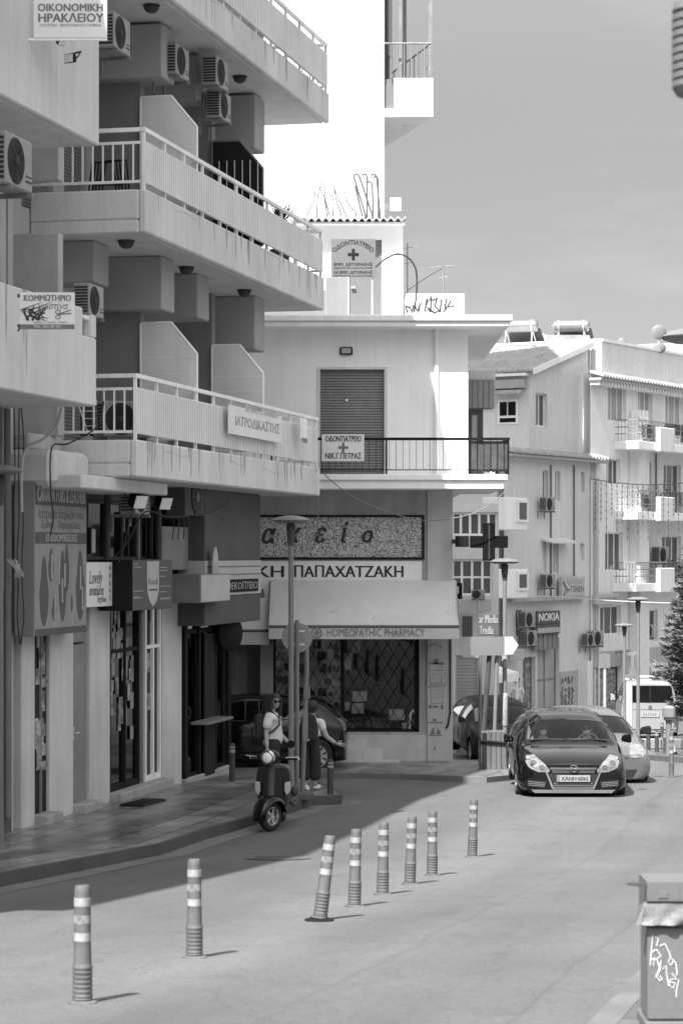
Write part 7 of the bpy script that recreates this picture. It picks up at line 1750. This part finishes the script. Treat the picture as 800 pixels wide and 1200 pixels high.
MB().tube([(-.36, -.36, 1.0), (-.20, -.42, 1.01), (0, -.44, 1.0), (.20, -.42, 1.01), (.36, -.36, 1.0)], [.017, .02, .05, .02, .017], 10).build('handlebar', 'black_metal', SC, T=TH)
q = MB()
for sg in (1, -1): q.tube([(sg * .22, -.46, 1.02), (sg * .40, -.42, 1.03)], .008).tube([(sg * .25, -.36, 1.0), (sg * .37, -.36, 1.0)], .021)
q.build('brake_lever', 'light_metal', SC, T=TH)
MB().ball((0, -.45, 1.02), .115, .115, .105).build('headset', 'paint_black', SC, smooth=80, T=TH)
hd = MB().lathe([(.001, -.595), (.055, -.59), (.085, -.57), (.09, -.55), (.001, -.55)], 26, (0, 0, 1.02), 'y').build('headlight', 'rail_white', SC, smooth=50, T=TH); MB().lathe([(.088, -.578), (.102, -.565), (.105, -.54), (.09, -.535)], 26, (0, 0, 1.02), 'y').build('headlight_ring', 'chrome', hd, T=TH)
MB().box(-.02, .02, -.475, -.46, .905, .935).build('badge', 'chrome', SC)
skinmesh('rear_body', [[((0, -.25, .30), (.16, .05)), ((0, .0, .29), (.18, .05)), ((0, .22, .42), (.20, .16)), ((0, .55, .52), (.21, .20)), ((0, .88, .55), (.10, .10))]], 'paint_black', SC)
skinmesh('seat', [[((0, .05, .74), (.11, .05)), ((0, .3, .77), (.14, .055)), ((0, .62, .79), (.14, .055)), ((0, .82, .78), (.09, .04))]], 'seat', SC)
for sg in (1, -1): 
    MB().tube([(sg * .12, -.40, 1.06), (sg * .24, -.34, 1.20)], .006).tube([(sg * .24, -.345, 1.20), (sg * .24, -.33, 1.20)], .055, 14).build('mirror', 'black_metal', SC, T=TH)
MB().tube([(-.05, .15, .28), (-.22, .2, .02)], .014).build('kick_stand', 'dark_metal', SC); MB().tube([(.14, .45, .3), (.16, .8, .33), (.17, .95, .35)], [.03, .055, .045], 10).build('exhaust', 'dark_metal', SC); MB().box(-.11, .11, .93, .94, .42, .56).build('number_plate', 'plate', SC)
q = MB().lathe([(.05, -.0), (.08, .03), (.08, .06), (.05, .09)], 14, (.20, .1, .5), 'x'); q.build('grocery_hook', 'dark_metal', SC)
# ================================================================== people
def headmesh(c, r=.105, face=(0, -1, 0), beard=False):
    """head with brow, eyes, nose, mouth, chin and ears; looks along face"""
    t = MB(); nu, nv = 28, 22
    def P(u, v):
        a = 2 * math.pi * u; b = math.pi * v; x, y, z = math.sin(b) * math.sin(a), -math.sin(b) * math.cos(a), math.cos(b)
        w_ = .76 - .14 * max(0, -z) ; X_, Y_, Z_ = x * w_, y * .94, z * 1.16
        f = max(0, -y)
        if z < -.2: Y_ += .0 * z
        Y_ -= f * .05 * math.exp(-((z + .82) / .16) ** 2) * math.exp(-(x / .3) ** 2)              # chin
        Y_ -= f ** 6 * .22 * math.exp(-((z + .12) / .15) ** 2) * math.exp(-(x / .13) ** 2)        # nose
        Y_ += f ** 3 * .075 * math.exp(-((z - .08) / .10) ** 2) * math.exp(-((abs(x) - .34) / .15) ** 2)   # eye sockets
        Y_ -= f ** 4 * .04 * math.exp(-((z + .43) / .07) ** 2) * math.exp(-(x / .22) ** 2)        # lips
        X_ += math.copysign(.14, x) * math.exp(-((y) / .13) ** 2) * math.exp(-((z + .05) / .22) ** 2) if abs(x) > .5 else 0  # ears
        return Vector((X_, Y_, Z_)) * r
    f = Vector(face).normalized(); rot = Vector((0, -1, 0)).rotation_difference(f).to_matrix().to_4x4(); T = Matrix.Translation(Vector(c)) @ rot
    for i in range(nu):
        for j in range(nv): t.add([T @ P(i / nu, j / nv), T @ P((i + 1) / nu, j / nv), T @ P((i + 1) / nu, (j + 1) / nv), T @ P(i / nu, (j + 1) / nv)], [(0, 1, 2, 3)])
    return t, T
def hand(wr, d, side, r=1.0, curl=.5):
    """palm and five fingers as tapered tubes; d = direction of the hand, side = thumb side"""
    t = MB(); d = Vector(d).normalized(); s = Vector(side); s = (s - d * s.dot(d)).normalized(); n = d.cross(s); w = Vector(wr)
    t.tube([w, w + d * .03 * r, w + d * .09 * r], [.024 * r, .032 * r, .034 * r], 8)
    for k, (o_, ln) in enumerate(((.026, .070), (.009, .080), (-.009, .074), (-.026, .058))):
        b = w + d * .085 * r + s * o_ * r; m1 = b + d * ln * .45 * r + n * .01 * curl * r; m2 = m1 + (d * (1 - curl * .5) + n * curl).normalized() * ln * .35 * r; m3 = m2 + (d * (1 - curl) + n * curl * 1.3).normalized() * ln * .3 * r
        t.tube([b, m1, m2, m3], [.0095 * r, .009 * r, .008 * r, .006 * r], 6)
    b = w + d * .03 * r + s * .028 * r; t.tube([b, b + (d + s) * .026 * r, b + (d * 1.6 + s) * .035 * r + n * .012 * r], [.012 * r, .0105 * r, .007 * r], 6); return t
def merge(*ms):
    o = MB()
    for q in ms: o.add(q.v, q.f)
    return o
def cap_hair(T, r, long_=0, back=None, bun=False):
    t = MB(); nu, nv = 24, 14
    def P(u, v):
        a = 2 * math.pi * u; lim = R(62) + R(62) * (1 - math.cos(a)) / 2 * 1.0; b = lim * v; k = 1.10 + .03 * math.sin(a * 9 + v * 7)
        return Vector((math.sin(b) * math.sin(a) * .80, -math.sin(b) * math.cos(a) * .98, math.cos(b) * 1.16)) * r * k
    for i in range(nu):
        for j in range(nv): t.add([T @ P(i / nu, j / nv), T @ P((i + 1) / nu, j / nv), T @ P((i + 1) / nu, (j + 1) / nv), T @ P(i / nu, (j + 1) / nv)], [(0, 1, 2, 3)])
    return t
def backpack(par, c, w_, d_, h_, face):
    """rounded box bag with a front pocket; c = middle of its back face, face = direction it points away from the wearer"""
    f = Vector(face).normalized(); s_ = Vector((-f.y, f.x, 0)); t = MB()
    def shell(z0, z1, ww, d0, d1):
        P = []; nz, na = 14, 26
        for i in range(nz + 1):
            v = i / nz; zz = z0 + (z1 - z0) * v; e = max(0.03, (1 - abs(2 * v - 1) ** 4.5)) ** .42; k = .82 + .18 * math.sin(math.pi * min(1, v * 1.25 + .05)) if v > .5 else .96 + .04 * v
            ring = []
            for j in range(na):
                a = 2 * math.pi * j / na; x, y = math.cos(a), math.sin(a); x = math.copysign(abs(x) ** .55, x) * ww * k * e; y = (d0 + d1) / 2 + math.copysign(abs(y) ** .55, y) * (d1 - d0) / 2 * e
                ring.append(Vector(c) + s_ * x + f * y + Vector((0, 0, zz)))
            P += ring
        t.add(P, [(i * na + j, i * na + (j + 1) % na, (i + 1) * na + (j + 1) % na, (i + 1) * na + j) for i in range(nz) for j in range(na)] + [tuple(range(na)), tuple(range(nz * na, nz * na + na))])
    shell(-h_ / 2, h_ / 2, w_ / 2, 0, d_); shell(-h_ * .42, h_ * .05, w_ * .38, d_ * .6, d_ * 1.28)
    o = t.build('backpack', 'cloth_dark', par, smooth=70)
    k = Vector(c) + Vector((0, 0, h_ * .5)) + f * d_ * .3; MB().tube([k - s_ * .04, k - s_ * .04 + Vector((0, 0, .05)), k + s_ * .04 + Vector((0, 0, .05)), k + s_ * .04], .01, 6).build('grab_handle', 'cloth_dark', o)
    return o
# --- woman with sunglasses beside the scooter, body towards the right, face to the camera
p = onground(318, 936, .15); Yw = 38.3; gw = zr(Yw) + .15
W = thing('person', 'woman with long dark hair, sunglasses and pale tee resting a hand on the scooter', 'person', ((319 - 400) / F * Yw, Yw, gw))
hz = Z(822, Yw) - gw; hc = (.045, -.02, hz); sh = hz - .195; hip = .90
hm, HT = headmesh(hc, .108, (.45, -1, -.05))
ch = [[((0, 0, hip), (.15, .11)), ((.0, 0, hip + .14), (.125, .095)), ((-.01, 0, sh - .16), (.145, .105)), ((-.01, .0, sh - .03), (.12, .09)), ((.01, 0, sh + .07), (.05, .05)), ((.03, -.01, hz - .09), (.048, .05)), ((.045, -.02, hz), (.06, .07))]]
arm = [((-.01, .0, sh - .03), (.12, .09)), ((-.05, -.17, sh - .05), .052), ((-.09, -.20, sh - .30), .042), ((-.07, -.32, sh - .52), .030)]
arm2 = [((-.01, .0, sh - .03), (.12, .09)), ((.05, .15, sh - .05), .052), ((.09, .14, sh - .30), .042), ((.26, .0, sh - .46), .030)]
l1 = [((0, 0, hip), (.15, .11)), ((.02, -.09, hip - .09), .092), ((.03, -.10, .48), .062), ((-.02, -.10, .09), .042), ((.05, -.12, .04), .04), ((.13, -.13, .03), .03)]
l2 = [((0, 0, hip), (.15, .11)), ((-.01, .09, hip - .09), .092), ((.06, .10, .48), .062), ((.02, .10, .09), .042), ((.1, .11, .04), .04), ((.18, .12, .03), .03)]
skinmesh('body', ch + [arm, arm2, l1, l2], 'skin', W, 2, merge(hm, hand(arm[-1][0], (.1, -.6, -1), (1, 0, 0)), hand(arm2[-1][0], (1, -.4, -.7), (0, -1, .3))))
skinmesh('tee_shirt', [[((0, 0, hip - .10), (.205, .165)), ((.0, 0, hip + .12), (.18, .145)), ((-.01, 0, sh - .16), (.19, .15)), ((-.01, .0, sh - .03), (.16, .13)), ((.0, 0, sh + .045), (.09, .085))], [((-.01, .0, sh - .03), (.16, .13)), ((-.05, -.17, sh - .05), .085), ((-.085, -.20, sh - .24), .075)], [((-.01, .0, sh - .03), (.16, .13)), ((.05, .15, sh - .05), .085), ((.085, .145, sh - .24), .075)]], 'tee', W)
skinmesh('trousers', [[((0, 0, hip + .10), (.175, .14)), ((0, 0, hip - .02), (.178, .14)), *[(q[0], q[1] + .03) for q in l1[1:3]], ((-.02, -.10, .12), .066)], [((0, 0, hip - .02), (.178, .14)), *[(q[0], q[1] + .03) for q in l2[1:3]], ((.02, .10, .12), .066)]], 'cloth_dark', W)
hp = cap_hair(HT, .108); b_ = Vector(hc)
for k in range(14):
    a = -1.1 + k * .17; s0 = HT @ Vector((math.sin(a * 1.6) * .085, .06 + .02 * math.cos(k), .06)); hp.tube([s0, s0 + Vector((-.05, .02, -.1)), s0 + Vector((-.07 + .03 * math.sin(k), .03, -.22)), s0 + Vector((-.06 + .04 * math.sin(k * 2), .04, -.36 - .03 * math.sin(k * 3)))], [.03, .036, .032, .01], 7)
for sg, ln in ((1, .34), (-1, .40)):
    for k in range(5):
        s0 = HT @ Vector((sg * (.080 + .008 * k), -.045 + .03 * k, .05 - .01 * k)); hp.tube([s0, s0 + Vector((.004 * k, 0, -.10)), s0 + Vector((-.012, .008 * k, -.22)), s0 + Vector((-.03, .012 * k, -ln - .02 * (k % 3)))], [.020, .027, .026, .007], 7)
hp.build('hair', 'hair', W, smooth=80)
q = MB()
for sg in (1, -1): c = Vector((sg * .036, -.104, .012)); q.ball(c, .034, .014, .026, 12, 7); q.tube([c + Vector((sg * .025, .0, .01)), c + Vector((sg * .055, .09, .01))], .005, 5)
q.tube([(-.02, -.112, .02), (.02, -.112, .02)], .006, 5); q.build('sunglasses', 'black_metal', W, T=HT)
bp = backpack(W, (-.115, .0, (hip + sh) / 2 + .0), .30, .17, .46, (-1, -.15, 0))
for yy in (-.13, .13): MB().tube([(-.13, yy * .8, sh - .02), (-.02, yy * .9, sh + .055), (.11, yy * .9, sh - .06), (.12, yy * 1.1, sh - .16), (.02, yy * 1.35, sh - .26), (-.13, yy * 1.1, sh - .34)], .014, 6).build('strap', 'cloth_dark', bp)
skinmesh('shoe', [[((-.05, -.105, .05), .04), ((.03, -.12, .045), .045), ((.14, -.13, .035), .035)]], 'shoe', W); skinmesh('shoe', [[((-.01, .10, .05), .04), ((.08, .11, .045), .045), ((.19, .12, .035), .035)]], 'shoe', W)
# --- man with a black backpack, seen from behind, reaching towards the car
Ym = 39.7; gm = zr(Ym) + .15
N = thing('person', 'person with short dark hair, black backpack and wide dark trousers reaching out to the right', 'person', ((361 - 400) / F * Ym, Ym, gm))
hz = Z(829, Ym) - gm; sh = hz - .20; hip = .86
hc = (.03, .10, hz); hm, HT = headmesh(hc, .11, (.5, 1, -.35))
ch = [[((.01, 0, hip), (.16, .12)), ((.02, .02, hip + .15), (.14, .10)), ((.05, .07, sh - .15), (.16, .11)), ((.05, .09, sh - .03), (.13, .09)), ((.04, .10, sh + .08), (.055, .055)), ((.03, .10, hz), (.06, .07))]]
arm = [((.05, .09, sh - .03), (.13, .09)), ((.21, .07, sh - .05), .058), ((.29, .05, sh - .28), .046), ((.46, .06, sh - .40), .032)]
arm2 = [((.05, .09, sh - .03), (.13, .09)), ((-.11, .12, sh - .05), .058), ((-.10, .16, sh - .30), .046), ((.0, .28, sh - .42), .032)]
l1 = [((.01, 0, hip), (.16, .12)), ((.10, .02, hip - .09), .098), ((.12, .02, .45), .066), ((.10, .05, .09), .045), ((.14, .10, .04), .04), ((.18, .16, .03), .032)]
l2 = [((.01, 0, hip), (.16, .12)), ((-.08, .0, hip - .09), .098), ((-.06, .0, .45), .066), ((-.05, .02, .09), .045), ((-.03, -.04, .04), .04), ((.0, -.12, .03), .032)]
skinmesh('body', ch + [arm, arm2, l1, l2], 'skin', N, 2, merge(hm, hand(arm[-1][0], (1, 0, -.15), (0, 0, 1)), hand(arm2[-1][0], (1, .6, -.3), (0, 0, 1))))
skinmesh('tee_shirt', [[((.01, 0, hip - .05), (.20, .16)), ((.02, .02, hip + .15), (.185, .15)), ((.05, .07, sh - .15), (.205, .16)), ((.05, .09, sh - .03), (.17, .13)), ((.045, .095, sh + .05), (.09, .085))], [((.05, .09, sh - .03), (.17, .13)), ((.21, .07, sh - .05), .09), ((.26, .06, sh - .21), .08)], [((.05, .09, sh - .03), (.17, .13)), ((-.11, .12, sh - .05), .09), ((-.10, .14, sh - .21), .08)]], 'tee', N)
skinmesh('trousers', [[((.01, 0, hip + .08), (.185, .145)), ((.01, 0, hip - .02), (.19, .15)), ((.10, .02, hip - .09), .115), ((.12, .02, .45), .10), ((.11, .05, .14), .115)], [((.01, 0, hip - .02), (.168, .13)), ((-.08, .0, hip - .09), .115), ((-.06, .0, .45), .10), ((-.05, .02, .14), .11)]], 'cloth_dark', N)
hp = cap_hair(HT, .112); rr = random.Random(5)
for k in range(60):
    d = Vector((rr.uniform(-1, 1), rr.uniform(-.4, 1), rr.uniform(-.25, 1))).normalized(); c = HT @ Vector((d.x * .085, d.y * .105, d.z * .115)); hp.ball(c, .02 + rr.random() * .014, None, None, 7, 5)
hp.build('hair', 'hair', N, smooth=80)
bp = backpack(N, (.02, -.115, (hip + sh) / 2 + .02), .32, .17, .50, (-.1, -1, .0))
MB().box(-.03, .03, -.345, -.33, sh - .32, sh - .29).build('reflector', 'reflective', bp)
for xx in (-.08, .16): MB().tube([(xx, .0, sh + .02), (xx, .1, sh + .06), (xx, .2, sh - .08), (xx, .17, sh - .28), (xx - .02, .02, hip + .2)], .018, 6).build('strap', 'cloth_dark', bp)
skinmesh('shoe', [[((.09, .03, .05), .042), ((.14, .10, .045), .046), ((.19, .19, .035), .036)]], 'shoe', N); skinmesh('shoe', [[((-.06, .04, .05), .042), ((-.03, -.04, .045), .046), ((.0, -.14, .035), .036)]], 'shoe', N)
# --- two people in the front seats of the black hatchback (mask-like pale lower faces in the photo)
def sitter(label, x, hair_vol, tilt):
    Pn = thing('person', label, 'person', A.matrix_basis @ Vector((x, -.06, .42)), R(-1.5)); Pn.rotation_euler[0] = A.rotation_euler[0]; 
    hc = (0, .12, .66); hm, HT = headmesh(hc, .108, (tilt, -1, -.08))
    ch = [[((0, .08, .12), (.17, .12)), ((0, .12, .30), (.16, .11)), ((0, .15, .42), (.17, .10)), ((0, .14, .50), (.07, .07)), ((0, .12, .66), (.06, .07))]]
    sg = 1
    a1 = [((0, .15, .42), (.17, .10)), ((.2, .12, .40), .058), ((.24, -.04, .20), .046), ((.14, -.24, .38), .032)]; a2 = [((0, .15, .42), (.17, .10)), ((-.2, .12, .40), .058), ((-.24, -.04, .20), .046), ((-.14, -.24, .38 if x > 0 else .16), .032)]
    l1 = [((0, .08, .12), (.17, .12)), ((.10, -.05, .11), .09), ((.12, -.40, .14), .065), ((.12, -.62, -.10), .045)]; l2 = [((0, .08, .12), (.17, .12)), ((-.10, -.05, .11), .09), ((-.12, -.40, .14), .065), ((-.12, -.62, -.10), .045)]
    skinmesh('body', ch + [a1, a2, l1, l2], 'skin', Pn, 1, merge(hm, hand(a1[-1][0], (-.3, -1, .4), (-1, 0, .4)), hand(a2[-1][0], (.3, -1, .3), (1, 0, .4))))
    skinmesh('shirt', [[((0, .08, .13), (.185, .135)), ((0, .12, .30), (.175, .125)), ((0, .15, .42), (.18, .115)), ((0, .145, .475), (.09, .08))], [((0, .15, .42), (.18, .115)), ((.2, .12, .40), .072), ((.22, .04, .30), .066)], [((0, .15, .42), (.18, .115)), ((-.2, .12, .40), .072), ((-.22, .04, .30), .066)]], 'tee', Pn, 1)
    skinmesh('trousers', [[((0, .08, .12), (.18, .13)), ((.10, -.05, .11), .1), ((.12, -.40, .14), .078), ((.12, -.60, -.06), .06)], [((0, .08, .12), (.18, .13)), ((-.10, -.05, .11), .1), ((-.12, -.40, .14), .078), ((-.12, -.60, -.06), .06)]], 'cloth_mid', Pn, 1)
    hp = cap_hair(HT, .112 + hair_vol * .3); rr = random.Random(int(x * 100))
    if hair_vol > .01:
        for k in range(70):
            d = Vector((rr.uniform(-1, 1), rr.uniform(-.1, 1), rr.uniform(-.7, 1))).normalized(); hp.ball(HT @ Vector((d.x * .12, d.y * .13, d.z * .13)), .03 + rr.random() * .02, None, None, 7, 5)
    hp.build('hair', 'hair', Pn, smooth=80)
    q = MB().ball((0, -.075, -.055), .062, .045, .05, 14, 9); q.build('face_mask', 'white_paint', Pn, T=HT)
    q = MB()
    for sg in (1, -1): q.ball((sg * .036, -.1, .012), .03, .012, .022, 10, 6)
    q.build('sunglasses', 'black_metal', Pn, T=HT)
sitter('passenger with bushy dark hair and a pale mask in the black hatchback', -.36, .03, .1)
sitter('driver with dark hair and a pale mask at the wheel of the black hatchback', .36, .0, -.1)
# --- small figure in white under the far awning
t_, _z = bq(600, 800, -1.2); pw = BF.w(t_, -1.4); pw.z = zr(pw.y) + .12
Q = thing('person', 'person in white clothes with dark hair standing under the small far awning', 'person', pw, .3)
hm, HT = headmesh((0, 0, 1.62), .108, (.6, -1, -.2))
ch = [[((0, 0, .92), (.16, .12)), ((0, 0, 1.2), (.15, .11)), ((0, 0, 1.38), (.14, .1)), ((0, 0, 1.48), (.055, .055)), ((0, 0, 1.62), (.06, .07))], [((0, 0, 1.38), (.14, .1)), ((.2, 0, 1.35), .055), ((.24, -.05, 1.08), .044), ((.16, -.25, .98), .03)], [((0, 0, 1.38), (.14, .1)), ((-.2, 0, 1.35), .055), ((-.24, 0, 1.08), .044), ((-.22, -.06, .82), .03)], [((0, 0, .92), (.16, .12)), ((.1, 0, .83), .095), ((.11, 0, .46), .065), ((.11, .02, .08), .045), ((.12, -.12, .03), .035)], [((0, 0, .92), (.16, .12)), ((-.1, 0, .83), .095), ((-.11, 0, .46), .065), ((-.11, .02, .08), .045), ((-.12, -.12, .03), .035)]]
skinmesh('body', ch, 'skin', Q, 1, merge(hm, hand(ch[1][-1][0], (-.2, -1, 0), (0, 0, 1)), hand(ch[2][-1][0], (0, -.1, -1), (0, -1, 0))))
skinmesh('shirt', [[((0, 0, .85), (.19, .14)), ((0, 0, 1.2), (.17, .125)), ((0, 0, 1.38), (.155, .115)), ((0, 0, 1.45), (.08, .08))], [((0, 0, 1.38), (.155, .115)), ((.2, 0, 1.35), .075), ((.24, -.05, 1.1), .066)], [((0, 0, 1.38), (.155, .115)), ((-.2, 0, 1.35), .075), ((-.24, 0, 1.1), .066)]], 'tee', Q, 1)
skinmesh('trousers', [[((0, 0, .93), (.175, .13)), ((.1, 0, .83), .11), ((.11, 0, .46), .08), ((.11, .02, .1), .07)], [((0, 0, .93), (.175, .13)), ((-.1, 0, .83), .11), ((-.11, 0, .46), .08), ((-.11, .02, .1), .07)]], 'tee', Q, 1)
cap_hair(HT, .118).build('hair', 'hair', Q, smooth=80)
